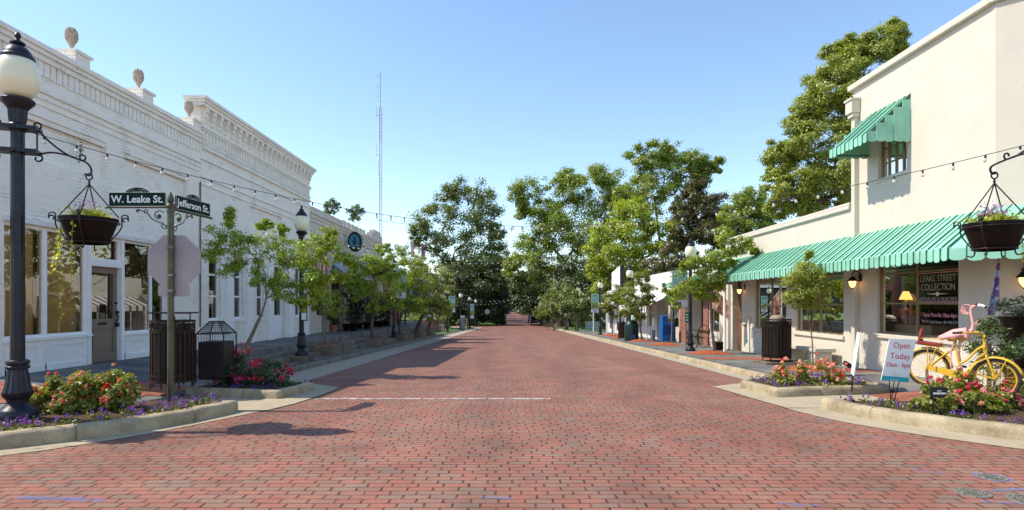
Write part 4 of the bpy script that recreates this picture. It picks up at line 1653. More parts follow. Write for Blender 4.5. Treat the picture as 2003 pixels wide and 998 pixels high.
# end panel at the far end, pale underneath
mb = MB()
mb.add([(XR, 22.76, AW_T), (XR - AW_P, 21.96, AW_F), (XR - AW_P, 21.96, AW_F - .2), (XR, 22.76, AW_F - .2)], [(0, 1, 2, 3)])
o = mb.build("awning_end", stucco_trim_m, b5)
s = o.modifiers.new("thickness", 'SOLIDIFY')
s.thickness = .008
MB().box(XR - AW_P + .03, XR - AW_P + .05, 10.0, 21.9, AW_F - .1, AW_F - .06).build("awning_rail", white_m, b5)

# upper window awning with stepped side panels
aw2 = metal_awning(b5, XR - .003, -1, 12.5, 14.0, 6.0, .92, 5.16, .17, .166, name="window_awning")
for (yy, sg_) in ((12.5, -1), (14.0, 1)):
    mb = MB()
    for k in range(5):
        x1 = XR - .92 + .92 * (k / 5)
        x2 = XR - .92 + .92 * ((k + 1) / 5)
        zt = 5.16 + (6.0 - 5.16) * ((k + .35) / 5)
        off = .02 * (k % 2)
        edge = [(x1 + (x2 - x1) * j / 4, yy + sg_ * off, 4.99 + .03 * (j / 2 - 1) ** 4) for j in range(5)]
        mb.add([(x1, yy + sg_ * off, zt), (x2, yy + sg_ * off, zt)] + edge[::-1], [tuple(range(7))])
        if k:
            mb.quad((x1, yy + sg_ * .0, 5.02), (x1, yy + sg_ * .024, 5.02), (x1, yy + sg_ * .024, zt), (x1, yy, zt))
    o = mb.build("awning_side", green_m, aw2)
    s = o.modifiers.new("thickness", 'SOLIDIFY')
    s.thickness = .006
mb = MB()
for y in (12.56, 13.94):
    MB().tube([(XR - .85, y, 5.05), (XR, y, 5.05)], .012).build("awning_bracket", brownmetal_m, aw2)

# lettering on the big shop window
xg = XR + .085
rose_m = M("rose_lettering", (.55, .22, .27), .5)
pale_m = M("pale_lettering", (.55, .53, .48), .5)
w0 = wins_r[0]
winlet_m = M("window_lettering", (.33, .31, .28), .5)
text("LEAKE STREET", "lettering", winlet_m, w0, (xg, 11.83, 2.0), (0, -1, 0), (0, 0, 1), .13, .98)
text("COLLECTION", "lettering", winlet_m, w0, (xg, 11.83, 1.82), (0, -1, 0), (0, 0, 1), .14, .94)
text("ANTIQUES, ART & COLLECTIBLES", "lettering", winlet_m, w0, (xg, 11.83, 1.61), (0, -1, 0), (0, 0, 1), .07, 1.05)
text("Open Mon-Sat 10am-6pm", "lettering", rose_m, w0, (xg, 11.78, 1.28), (0, -1, 0), (0, 0, 1), .085, .95, bold=.012)
text("901 W. Leake Street · 601-925-5771", "lettering", winlet_m, w0, (xg, 11.78, 1.15), (0, -1, 0), (0, 0, 1), .062, .98)
mb = MB()
for (a, c, z0, z1) in ((11.24, 12.4, 2.165, 2.185), (11.24, 12.4, 1.575, 1.595), (11.24, 11.26, 1.595, 2.165), (12.38, 12.4, 1.595, 2.165)):
    mb.box(xg - .003, xg, a, c, z0, z1)
mb.build("sign_border", rose_m, w0)
mb = MB()
mb.add([(xg - .002, 11.83 + y, 1.745 + z) for y, z in ((-.33, 0), (-.05, -.012), (0, -.055), (.05, -.012), (.33, 0), (.05, .012), (0, .055), (-.05, .012))], [tuple(range(8))])
mb.build("ornament", pale_m, w0)

# ---- right: low brick and stucco shop beyond
b6 = root("brick_front_shop", "low brick and stucco shop with dark recessed doorway", "building", (XR, 23.42, 0))
mb = MB()
wall_grid(mb, XR, -1, 23.42, 31.7, -.9, 3.0, [(24.1, 25.2, .35, 2.2, .15), (26.0, 28.6, -.7, 2.3, .9), (30.0, 31.3, .3, 2.2, .2)], thick=.3)
mb.box(XR + .3, 28, 31.4, 31.7, -.9, 2.9)
mb.build("wall", stucco_m, b6)
MB().box(XR + .3, 28, 23.5, 31.4, 2.6, 2.7).build("roof", oldconc_m, b6)
mb = MB()
MB().box(XR - .06, XR + .0, 25.35, 25.97, -.8, 2.3).build("brick_pier", redwall_m, b6)
MB().box(XR - .06, XR + .0, 28.63, 29.7, -.8, 2.3).build("brick_pier", redwall_m, b6)
MB().box(XR - .05, XR + .33, 23.43, 31.7, 3.0, 3.1).build("coping", white_m, b6)
glaze(b6, "window", XR + .05, -1, 24.1, 25.2, .35, 2.2, 1, [1.5], darkwood_m, glass_up, .06)
glaze(b6, "window", XR + .05, -1, 30.0, 31.3, .3, 2.2, 1, [], darkwood_m, glass_up, .06)
mb = MB()
mb.box(XR + .7, XR + .78, 26.0, 28.6, -.7, .3)
for y in (26.0, 26.9, 27.7, 28.5):
    mb.box(XR + .7, XR + .78, y, y + .1, .3, 2.3)
d = mb.build("door", wood_m, b6)
MB().quad((XR + .74, 26.05, .3), (XR + .74, 28.55, .3), (XR + .74, 28.55, 2.3), (XR + .74, 26.05, 2.3)).build("pane", glass_up, d)
interior(b6, XR + .8, -1, 23.6, 31.3, -.6, 2.5, 1.5, darkint_m)
aw3 = metal_awning(b6, XR - .07, -1, 24.6, 29.4, 2.75, .8, 2.45, .16, .3)
# stone clad stub wall and pole between the shops
MB().box(XR - .45, XR - .07, 30.6, 31.6, -.6, .75).build("stub_wall", bed_wall_m, b6, bevel=.02)

b7 = root("white_awning_shop", "white fronted shop with striped scalloped awning", "building", (XR, 31.72, 0))
mb = MB()
wall_grid(mb, XR, -1, 31.72, 41.0, -1.2, 3.25, [(32.3, 34.6, -.6, 1.6, .9), (35.4, 37.0, 0, 1.5, .15), (38.4, 40.2, -.2, 1.5, .2)], thick=.3)
mb.box(XR + .3, 26, 40.7, 41.0, -1.2, 3.1)
mb.build("wall", M("white_fascia", (.74, .70, .64), .6, var=.06, ns=2), b7)
MB().box(XR + .3, 26, 31.8, 40.7, 2.7, 2.8).build("roof", oldconc_m, b7)
glaze(b7, "window", XR + .05, -1, 35.4, 37.0, 0, 1.5, 2, [], white_m, glass_up, .06)
glaze(b7, "window", XR + .05, -1, 38.4, 40.2, -.2, 1.5, 2, [], white_m, glass_up, .06)
mb = MB()
for y in (32.32, 33.4, 34.5):
    mb.box(XR + .6, XR + .66, y, y + .08, -.6, 1.6)
d = mb.build("door", darkwood_m, b7)
MB().quad((XR + .63, 32.35, -.5), (XR + .63, 34.55, -.5), (XR + .63, 34.55, 1.6), (XR + .63, 32.35, 1.6)).build("pane", glass_up, d)
interior(b7, XR + .7, -1, 31.9, 40.6, -.6, 1.9, 1.4, darkint_m)
wstripe_m, nt, b = newmat("white_striped_canvas")
tc = N(nt, "ShaderNodeTexCoord")
sp = N(nt, "ShaderNodeSeparateXYZ")
nt.links.new(tc.outputs["Object"], sp.inputs[0])
st = math_node(nt, 'GREATER_THAN', math_node(nt, 'FRACT', math_node(nt, 'MULTIPLY', sp.outputs[1], 1 / .7)), .62)
nt.links.new(mixc(nt, st, (.78, .76, .72), (.16, .15, .16)), b.inputs["Base Color"])
b.inputs["Roughness"].default_value = .8
mb = MB()
y0, y1, xo = 31.9, 40.6, XR - 1.25
mb.add([(XR - .01, y0 + .1, 1.95), (XR - .01, y1, 1.95), (xo, y1, 1.35), (xo, y0, 1.35), (xo, y0, 1.02), (xo, y1, 1.02)], [(0, 1, 2, 3), (3, 2, 5, 4)])
o = mb.build("awning", wstripe_m, b7)
s = o.modifiers.new("thickness", 'SOLIDIFY')
s.thickness = .02
mb = MB()
for y in (32.0, 35.1, 38.0, 40.5):
    mb.tube([(xo + .06, y, gz(y) + .13), (xo + .06, y, 1.35)], .04, 8)
mb.build("awning_post", white_m, b7)

b8 = root("far_white_shop", "far small white shop with raised sign gable", "building", (XR, 41.1, 0))
mb = MB()
wall_grid(mb, XR, -1, 41.05, 53.0, -1.4, 2.6, [(42, 44, -.4, 1.2, .2), (46, 48, -.7, 1.2, .2), (49.5, 51.5, -.7, 1.1, .2)], thick=.3)
mb.box(XR + .3, 24, 41.1, 41.35, -1.4, 2.5)
mb.box(XR + .3, 24, 52.7, 53.0, -1.4, 2.5)
mb.build("wall", offwhite_m, b8)
MB().box(XR + .3, 24, 41.35, 52.7, 2.3, 2.4).build("roof", oldconc_m, b8)
MB().add([(XR - .05, 46.2, 2.6), (XR - .05, 50.2, 2.6), (XR - .05, 50.2, 4.1), (XR - .05, 46.2, 4.5), (XR + .25, 46.2, 2.6), (XR + .25, 50.2, 2.6), (XR + .25, 50.2, 4.1), (XR + .25, 46.2, 4.5)],
         [(0, 3, 2, 1), (4, 5, 6, 7), (0, 4, 7, 3), (1, 2, 6, 5), (3, 7, 6, 2)]).build("sign_gable", offwhite_m, b8)
MB().box(XR - .07, XR + .27, 46.15, 46.195, 2.6, 4.52).build("gable_end", M("dark_gable_end", (.05, .04, .035), .8), b8)
for a, c, z0 in ((42, 44, -.4), (46, 48, -.7), (49.5, 51.5, -.7)):
    glaze(b8, "window", XR + .05, -1, a, c, z0, 1.2 if a < 49 else 1.1, 2, [], darkwood_m, glass_up, .07)
interior(b8, XR + .2, -1, 41.4, 52.6, -1, 1.4, 1.2, darkint_m)
mb = MB()
mb.box(XR - 1.4, XR - .001, 41.6, 52.6, 1.45, 1.55)
for y in (41.8, 45, 48.2, 52.4):
    mb.tube([(XR - 1.3, y, gz(y) + .13), (XR - 1.3, y, 1.45)], .05, 8)
mb.build("porch_roof", offwhite_m, b8)

# far left: dark house, brick pier and retaining wall, steps
h9 = root("dark_gabled_house", "dark house with pale eaves half hidden behind the left trees", "house", (-16, 72, gz(72)))
g = gz(72)
MB().box(-21, -10.2, 68, 78, g, g + 5.2).build("wall", M("dark_siding", (.05, .05, .06), .8, var=.2), h9)
mb = MB()
mb.add([(-22, 67.4, g + 5.2), (-9.4, 67.4, g + 5.2), (-9.4, 78.6, g + 5.2), (-22, 78.6, g + 5.2), (-22, 73, g + 6.9), (-9.4, 73, g + 6.9)], [(0, 1, 5, 4), (2, 3, 4, 5), (1, 2, 5), (3, 0, 4), (3, 2, 1, 0)])
mb.build("roof", M("dark_shingles", (.05, .045, .045), .9, var=.3, ns=8), h9)
mb = MB()
mb.box(-22, -9.4, 67.35, 67.5, g + 5.0, g + 5.25)
mb.box(-9.5, -9.35, 67.4, 78.6, g + 5.0, g + 5.25)
mb.build("eaves", white_m, h9)
for y in (70, 74):
    f = MB().box(-10.2, -10.15, y, y + 1.2, g + 3.4, g + 5).build("window", white_m, h9)
    MB().quad((-10.14, y + .1, g + 3.5), (-10.14, y + 1.1, g + 3.5), (-10.14, y + 1.1, g + 4.9), (-10.14, y + .1, g + 4.9)).build("pane", black_m, f)

rw = root("retaining_wall", "low brick retaining wall holding the sloping lawn", "wall", (-7.6, 46.2, gz(50)))
mb = MB()
for i in range(9):
    y0, y1 = 46.2 + i * 1.5, 46.2 + (i + 1) * 1.5
    mb.box(-7.8, -7.5, y0, y1 - .002, gz(y1) - .1, gz(y0) + 1.12)
mb.build("wall", redwall_m, rw)
MB().add([(-7.84, 46.2, gz(46.2) + 1.125), (-7.46, 46.2, gz(46.2) + 1.125), (-7.46, 59.7, gz(59.7) + 1.16), (-7.84, 59.7, gz(59.7) + 1.16),
          (-7.84, 46.2, gz(46.2) + 1.2), (-7.46, 46.2, gz(46.2) + 1.2), (-7.46, 59.7, gz(59.7) + 1.235), (-7.84, 59.7, gz(59.7) + 1.235)],
         [(3, 2, 1, 0), (4, 5, 6, 7), (0, 1, 5, 4), (1, 2, 6, 5), (2, 3, 7, 6), (3, 0, 4, 7)]).build("coping", redpave_m, rw)
stp = root("garden_steps", "concrete garden steps with pale handrail between brick wall and pier", "steps", (-8, 60.8, gz(60)))
mb = MB()
for i in range(6):
    mb.box(-9.6 + 0, -7.5 - i * .3, 60.0, 61.4, gz(61.4) + .1 + i * .17 - .17, gz(61.4) + .1 + (i + 1) * .17)
mb.build("tread", bed_wall_m, stp)
mb = MB()
for y in (60.0, 61.4):
    z = gz(61)
    mb.tube([(-7.3, y, z + .1), (-7.3, y, z + .95), (-9.2, y, z + 1.95), (-9.2, y, z + 1.0)], .03, 6)
    mb.tube([(-7.3, y, z + .5), (-9.2, y, z + 1.5)], .025, 6)
mb.build("handrail", offwhite_m, stp)
pr = root("brick_pier", "square red brick pier with a wide cap beside the garden steps", "pier", (-8, 63, gz(63)))
z = gz(63)
MB().box(-8.6, -7.4, 62, 63.6, z - .1, z + 2.0).build("shaft", redwall_m, pr)
MB().box(-8.75, -7.25, 61.85, 63.75, z + 2.0, z + 2.12).build("band", offwhite_m, pr)
MB().box(-8.95, -7.0, 61.7, 63.9, z + 2.12, z + 2.7).build("cap", M("dark_red_cap", (.06, .018, .015), .8), pr)

# radio mast far behind the cream shop
Ym = 150.0
base = P(744, 470, Ym)
mz0, mz1 = gz(Ym), P(744, 142, Ym).z
ms = root("radio_mast", "tall thin red and white lattice radio mast against the sky", "mast", (base.x, Ym, mz0))
mast_m, nt, b = newmat("banded_mast")
tc = N(nt, "ShaderNodeTexCoord")
sp = N(nt, "ShaderNodeSeparateXYZ")
nt.links.new(tc.outputs["Object"], sp.inputs[0])
st = math_node(nt, 'GREATER_THAN', math_node(nt, 'FRACT', math_node(nt, 'MULTIPLY', sp.outputs[2], 1 / 18)), .5)
nt.links.new(mixc(nt, st, (.5, .42, .45), (.36, .17, .2)), b.inputs["Base Color"])
mb = MB()
for k in range(3):
    a = 2 * math.pi * k / 3 + .3
    mb.tube([(base.x + .36 * math.cos(a), Ym + .36 * math.sin(a), mz0), (base.x + .36 * math.cos(a), Ym + .36 * math.sin(a), mz1 - 9)], .06, 5)
z = mz0 + 12
i = 0
while z < mz1 - 9.5:
    for k in range(3):
        a, c = 2 * math.pi * k / 3 + .3, 2 * math.pi * (k + 1) / 3 + .3
        mb.tube([(base.x + .36 * math.cos(a), Ym + .36 * math.sin(a), z), (base.x + .36 * math.cos(c), Ym + .36 * math.sin(c), z + .9)], .03, 4, False)
    z += .9
mb.tube([(base.x, Ym, mz1 - 9.2), (base.x, Ym, mz1)], .09, 5)
mb.build("lattice", mast_m, ms)
mb = MB()
for (z, w_, h_) in ((mz1 - 1, -.9, .5), (mz1 - 3.6, -.9, .5), (mz1 - 6, -.9, .5), (mz1 - 11, -.9, 2.4), (mz1 - 21, -.95, 2.8), (mz1 - 26, -.5, 3.5)):
    mb.tube([(base.x, Ym, z), (base.x + w_, Ym, z)], .05, 4)
    mb.tube([(base.x + w_, Ym, z - .3), (base.x + w_, Ym, z + h_)], .05, 4)
mb.build("antenna", mast_m, ms)

# two small flags on poles beyond the trees
for (x, yt, yb, Yf, lab, c0, c1) in ((804, 474, 503, 52, "taller drooping flag with red and white stripes above the trees", (.45, .05, .06), (.6, .55, .55)),
                                     (824, 478, 506, 55, "shorter drooping red and blue flag beside the striped one", (.45, .04, .05), (.05, .05, .22))):
    t, bt = P(x, yt, Yf), P(x, yb, Yf)
    rt = root("flag_pole", lab, "flag", (t.x, Yf, gz(Yf)), "flags on poles beyond the left trees")
    MB().tube([(t.x, Yf, gz(Yf)), (t.x, Yf, t.z + .25)], .03, 6).build("pole", chrome_m, rt)
    mb = MB()
    for k in range(5):
        w = .26 + .06 * (k % 2)
        z0, z1 = t.z + (bt.z - t.z) * k / 5, t.z + (bt.z - t.z) * (k + 1) / 5
        mb.add([(t.x + .04, Yf, z0), (t.x + .1 + w * (.5 + k * .1), Yf + .1 * (-1) ** k, z0 - .1), (t.x + .1 + w * (.6 + k * .1), Yf - .1 * (-1) ** k, z1 - .1), (t.x + .04, Yf, z1)], [(0, 1, 2, 3)])
    fm, nt, b = newmat("flag_cloth")
    tc = N(nt, "ShaderNodeTexCoord")
    sp = N(nt, "ShaderNodeSeparateXYZ")
    nt.links.new(tc.outputs["Object"], sp.inputs[0])
    st = math_node(nt, 'GREATER_THAN', math_node(nt, 'FRACT', math_node(nt, 'MULTIPLY', sp.outputs[0], 7)), .5)
    nt.links.new(mixc(nt, st, c0, c1), b.inputs["Base Color"])
    mb.build("flag", fm, rt)


# ------------------------------------------------------------------ lamp posts
def lamp_meshes(label, mat, arms=None, banner=None, fine=True):
    """built at the origin, 4.64 m tall"""
    rt = root("street_lamp", label, "street lamp")
    n = 28 if fine else 14
    mb = MB()
    mb.lathe([(.2, 0), (.208, .05), (.2, .1), (.175, .13), (.125, .17), (.105, .2), (.11, .24), (.14, .27), (.152, .30), (.155, .33)], n=n)
    mb.build("base", mat, rt, True)
    mb = MB()
    mb.lathe([(.148, .33), (.125, .42), (.112, .52), (.1, .6), (.098, .61)], n=n, flute=.1)
    mb.lathe([(.1, .6), (.118, .61), (.122, .635), (.105, .655), (.118, .67), (.118, .70), (.09, .715)], n=n)
    mb.lathe([(.074, .7), (.069, 3.5)], n=n, flute=.07)
    mb.build("shaft", mat, rt, True, ang=25)
    mb = MB()
    mb.lathe([(.085, 3.46), (.1, 3.48), (.1, 3.53), (.082, 3.55)], n=n)
    mb.lathe([(.082, 3.55), (.09, 3.6), (.098, 3.72)], n=n, flute=.14)
    mb.lathe([(.098, 3.72), (.12, 3.75), (.165, 3.80), (.172, 3.83), (.15, 3.855), (.13, 3.86)], n=n)
    mb.build("capital", mat, rt, True)
    mb = MB()
    mb.lathe([(.112, 3.858), (.165, 3.91), (.203, 3.985), (.221, 4.075), (.221, 4.15), (.205, 4.235), (.172, 4.31), (.15, 4.335)], n=n + 8, flute=0)
    mb.build("globe", globe_m, rt, True, ang=80)
    mb = MB()
    mb.lathe([(.172, 4.318), (.176, 4.335), (.168, 4.36), (.15, 4.375), (.145, 4.395), (.12, 4.435), (.09, 4.47), (.065, 4.485), (.058, 4.50), (.08, 4.51), (.076, 4.525), (.036, 4.55), (.02, 4.575),
              (.03, 4.59), (.036, 4.61), (.026, 4.635), (.008, 4.652)], n=n)
    mb.build("cap", mat, rt, True)
    return rt


def scroll_arm(rt, mat, sx, dr, L=.78, z0=3.5, ext=0):
    """ornamental bracket reaching L along the unit vector dr"""
    dx, dy = dr
    u = Vector((dx, dy, 0)) * sx
    z = Vector((0, 0, 1))
    mb = MB()
    for zz in (3.5, 3.22):
        mb.obox(u * .1 + z * zz, u, Vector((-dy, dx, 0)), z, .115, .105, .022)
    mb.tube([u * .19 + z * 3.5, u * .19 + z * 3.2], .01, 6)
    hook = u * L + z * 3.02
    mb.tube(bez([u * .2 + z * 3.5, u * .32 + z * 3.36, u * .5 + z * 3.22, u * .68 + z * 3.15, u * (L + .02) + z * 3.07, u * (L + .01) + z * 2.99, u * (L - .05) + z * 3.0], 8), .0125, 6)
    mb.tube(bez([u * .2 + z * 3.2, u * .34 + z * 3.235, u * .5 + z * 3.215, u * .64 + z * 3.165], 6), .0115, 6)
    for (c, r0, a0, a1) in ((u * .19 + z * 3.55, .05, -1.4, 3.6), (u * .2 + z * 3.15, .05, 1.3, -3.8), (u * .645 + z * 3.205, .045, -1.6, 3.4)):
        mb.tube(spiral(c, u, z, r0, r0 * .45, a0, a1), .0105, 6)
    if ext:
        mb.tube([u * .2 + z * 3.5, u * .45 + z * 3.5], .012, 6)
    mb.build("arm", mat, rt, True)


L1 = lamp_meshes("big dark street lamp with hanging baskets in the nearest left flower bed", lamp_m)
armdir = Vector((.71, .28)).normalized()
scroll_arm(L1, lamp_m, 1, armdir, .72)
scroll_arm(L1, lamp_m, -1, armdir, .72)
L1.location = (-5.96, 7.07, .17)
L1["group"] = "street lamps along the street"
proto = lamp_meshes("dark street lamp on a low stone block before the tall white building", lamp_m, fine=False)
SCL = .92
proto.scale = (SCL, SCL, SCL)
proto.location = (-6.05, 16.8, .06)
proto["group"] = "street lamps along the street"


def lamp_copy(x, y, z, label, sc=SCL, mat=None):
    c = copy_tree(proto)
    c.location = (x, y, z)
    c.scale = (sc, sc, sc)
    c["label"] = label
    return c


lamp_copy(-6.3, 31.0, hl(31) - .5, "street lamp rising out of the bright trees before the cream shop")
lamp_copy(-5.95, 53, gz(53) + .11, "street lamp beside the arch banner at the brick pier", .9)
lamp_copy(-5.7, 63.7, gz(63.7) + .11, "street lamp just beyond the brick pier and grey box", .9)
lamp_copy(-5.55, 74.8, gz(74.8) + .11, "second farthest street lamp on the left lawn", .9)
lamp_copy(-5.35, 84, gz(84) + .11, "farthest street lamp at the left lawn corner", .9)
R1 = lamp_copy(6.6, 21.9, gz(21.9) + .13, "grey street lamp by the iron bench and leaning tree", .9)
R2 = lamp_copy(6.5, 32.8, gz(32.8) + .13, "street lamp behind the dark green bin, its head among leaves", .9)
R3 = lamp_copy(6.5, 44, gz(44) + .13, "street lamp with arch banner before the picket fence", .9)
L8 = lamp_meshes("street lamp at the right edge whose scrolled arm holds a flower basket", lamp_m)
scroll_arm(L8, lamp_m, -1, (1.0, 0.03), .82)
L8.location = (6.55, 7.05, .12)
L8["group"] = "street lamps along the street"
# stone block under the second left lamp
o = MB().box(-6.4, -5.82, 16.45, 17.15, -.35, .06).build("lamp_plinth", bed_wall_m, bevel=.02)
tag(o, "low stone block carrying the dark street lamp", "plinth")


# hanging baskets
def basket(label, apex, rim_z, bot_z, seed, vines, flowers, group="hanging flower baskets"):
    ax, ay, az = apex
    rt = root("hanging_basket", label, "flower basket", apex, group)
    R0 = .305
    mb = MB()
    h = rim_z - bot_z
    mb.lathe([(R0 * .62, 0), (R0 * .66, .01), (R0 * .8, h * .35), (R0 * .93, h * .7), (R0 * .99, h * .9), (R0 * 1.03, h * .91), (R0 * 1.03, h), (R0 * .95, h), (R0 * .9, h * .86), (.01, h * .84)], (ax, ay, bot_z), 26, cap=False)
    mb.build("bowl", pot_m, rt, True)
    mb = MB()
    for k in range(4):
        a = 2 * math.pi * k / 4 + .35 + seed
        d = Vector((math.cos(a), math.sin(a), 0))
        c = Vector((ax, ay, 0))
        mb.tube([c + Vector((0, 0, az - .12)), c + d * (R0 * 1.04) + Vector((0, 0, rim_z + .02))], .0075, 5)
        z = Vector((0, 0, 1))
        mb.tube(bez([c + d * .42 + z * (rim_z - .02), c + d * .41 + z * (rim_z + .05), c + d * .35 + z * (rim_z + .04), c + d * .345 + z * (rim_z - .1), c + d * .27 + z * (bot_z + .1), c + d * .2 + z * (bot_z + .0),
                     c + d * .22 + z * (bot_z - .06), c + d * .28 + z * (bot_z - .05)], 6), .0085, 6)
        mb.tube(spiral(c + d * .385 + z * (rim_z - .01), d, z, .035, .02, 0, 4.5, 10), .009, 5)
    for (rr, zz) in ((R0 * 1.05, rim_z - .05), (R0 * .72, bot_z + .02)):
        mb.tube([Vector((ax + rr * math.cos(2 * math.pi * k / 28), ay + rr * math.sin(2 * math.pi * k / 28), zz)) for k in range(29)], .009, 5)
    mb.tube(spiral((ax, ay, az - .03), (1, 0, 0), (0, 0, 1), .04, .04, 0, 6.3, 12), .009, 5)
    mb.tube([(ax, ay, az - .07), (ax, ay, az - .14)], .012, 6)
    mb.build("cradle", iron_m, rt, True)
    # plants
    m = 900
    q = in_ball(m) * np.array([R0 * .95, R0 * .95, .13])
    q[:, 2] = np.abs(q[:, 2])
    C = q + np.array([ax, ay, rim_z + .0])
    leaf_mesh("foliage", C, .035 * (.6 + nr.random(m)), leaf_cols(m, (.34, .40, .04), .4, .6), leafm, rt, .6)
    m = flowers
    q = in_ball(m) * np.array([R0 * .55, R0 * .55, .18])
    q[:, 2] = np.abs(q[:, 2]) + .06
    C = q + np.array([ax - .03, ay, rim_z + .02])
    leaf_mesh("blossoms", C, .03 * (.6 + nr.random(m)), leaf_cols(m, (.40, .24, .56), .3, 0), petalm, rt, .3, None, .6)
    if vines:
        mb = MB()
        pts = []
        for (dx, dy, L, sw) in vines:
            p0 = Vector((ax + dx, ay + dy, rim_z + .02))
            path = bez([p0, p0 + Vector((sw * .2, dy * .1, -L * .3)), p0 + Vector((sw * .7, dy * .1, -L * .7)), p0 + Vector((sw, dy * .1, -L))], 8)
            mb.tube(path, .0035, 4, False)
            for i, p in enumerate(path[2:]):
                for _ in range(2):
                    if (i % 3) != 1:
                        pts.append((p.x + rng.uniform(-.02, .02), p.y + rng.uniform(-.02, .02), p.z + rng.uniform(-.012, .012)))
        mb.build("stem", M("vine_stem", (.2, .28, .04), .7), rt)
        pts = np.array(pts)
        leaf_mesh("vine_leaves", pts, np.full(len(pts), .045), leaf_cols(len(pts), (.52, .56, .08), .2, .4), leafm, rt, .8, None, .8)
    return rt


hk = Vector((-5.96 + armdir.x * .72, 7.07 + armdir.y * .72, .17 + 3.0))
basket("hanging flower basket with long trailing yellow green vines on the left lamp", hk, 2.62, 2.30, 0.0,
       [(-.3, -.05, .62, -.06), (-.24, -.12, .72, -.12), (-.16, -.22, 1.3, .0), (.02, -.28, .85, -.01)], 90)
hk2 = Vector((-5.96 - armdir.x * .72, 7.07 - armdir.y * .72, .17 + 3.0))
basket("hanging flower basket on the far side of the left lamp, at the frame's edge", hk2, 2.62, 2.30, 0.4, [(-.1, -.2, .6, 0)], 80)
hk3 = Vector((6.55 - .80, 7.05 - .024, .12 + 3.0))
basket("dark hanging bowl of violet flowers before the green awning", hk3, 2.52, 2.19, 0.2, [(.28, -.05, .5, .02)], 220)


# banners
def banner(x, y, z0, z1, w, label, side=-1):
    rt = root("arch_banner", label, "banner", (x, y, z0), "arch banners on the lamp posts")
    h = z1 - z0
    xa, xb = (x - w, x) if side < 0 else (x, x + w)
    bm_, nt, b = M("banner_cloth", (.62, .66, .52), .8, var=.03), None, None
    MB().box(xa, xb, y - .008, y + .008, z0, z1).build("cloth", M("banner_cloth", (.62, .66, .52), .8, var=.03), rt)
    yy = y - .011
    cx = (xa + xb) / 2

    def flat(name, pts, mat, dy=0):
        MB().add([(px, yy - dy, pz) for px, pz in pts], [tuple(range(len(pts)))]).build(name, mat, rt)
    flat("field", [(xa + .04 * w, z0 + .2 * h), (xb - .04 * w, z0 + .2 * h), (xb - .04 * w, z0 + .97 * h), (xa + .04 * w, z0 + .97 * h)], M("banner_teal", (.30, .52, .42), .8, var=.2, ns=3))
    flat("scene_print", [(xa + .04 * w, z0 + .2 * h), (xb - .04 * w, z0 + .2 * h), (xb - .04 * w, z0 + .5 * h), (cx, z0 + .56 * h), (xa + .04 * w, z0 + .48 * h)], M("banner_olive", (.30, .33, .08), .8, var=.4, ns=6), .002)
    flat("footer", [(xa + .02 * w, z0 + .02 * h), (xb - .02 * w, z0 + .02 * h), (xb - .02 * w, z0 + .2 * h), (xa + .02 * w, z0 + .2 * h)], M("banner_white", (.68, .68, .72), .8, var=.02), .002)
    for (zc, r, m) in ((z0 + .82 * h, .34 * w, M("banner_green", (.03, .22, .10), .8)), (z0 + .27 * h, .32 * w, M("banner_dark", (.05, .06, .02), .8))):
        p = []
        for k in range(13):
            a = math.pi * k / 12
            p.append((cx + r * math.cos(a), zc + r * .9 * math.sin(a)))
        for k in range(12, -1, -1):
            a = math.pi * k / 12
            p.append((cx + r * .68 * math.cos(a), zc + r * .6 * math.sin(a)))
        flat("arch", p, m, .004)
    p = [(cx + .11 * w * math.cos(2 * math.pi * k / 8) * (1.3 if k % 2 else .8), z0 + .11 * h + .11 * w * math.sin(2 * math.pi * k / 8)) for k in range(8)]
    flat("emblem", p, M("banner_blue", (.03, .05, .3), .8), .004)
    mb = MB()
    px = xb + .0 if side < 0 else xa
    for z in (z0 - .01, z1 + .01):
        mb.tube([(xa - .03 if side < 0 else xa - .1, y, z), (xb + .1 if side < 0 else xb + .03, y, z)], .012, 6)
    mb.build("rod", iron_m, rt)


banner(6.49, 21.9, P(0, 602, 21.9).z, P(0, 529, 21.9).z, .58, "arch banner partly covered by leaves on the lamp near the iron bench")
banner(6.4, 44, P(0, 612, 44).z, P(0, 575, 44).z, .56, "arch banner on the lamp in front of the picket fence")
banner(-6.2, 31, P(0, 584, 31).z, P(0, 526, 31).z, .54, "arch banner half hidden in the bright left trees", 1)
banner(-5.82, 53, P(0, 611, 53).z, P(0, 579, 53).z, .58, "tall pale arch banner by the brick pier", 1)
banner(-5.62, 84, P(0, 623, 84).z, P(0, 595, 84).z, .62, "smallest arch banner at the far left lawn corner", -1)
# small lettered plates on two lamps
pl = root("lamp_plate", "small framed green and white plate on the dark lamp post", "sign", (-5.95, 16.72, 1.0))
MB().box(-6.02, -5.84, 16.66, 16.69, 1.05, 1.52).build("frame", black_m, pl)
MB().box(-6.0, -5.86, 16.655, 16.66, 1.08, 1.28).build("white_field", signwhite_m, pl)
MB().box(-6.0, -5.86, 16.655, 16.66, 1.281, 1.49).build("green_field", signgreen_m, pl)
pl = root("lamp_plate", "narrow green plate with white marks on the grey right lamp", "sign", (6.5, 21.8, .9))
MB().box(6.36, 6.5, 21.76, 21.79, .82, 1.22).build("board", M("plate_green", (.02, .16, .1), .5), pl)
mb = MB()
for k in range(3):
    mb.box(6.39, 6.47, 21.755, 21.76, .9 + k * .1, .94 + k * .1)
mb.build("marks", signwhite_m, pl)


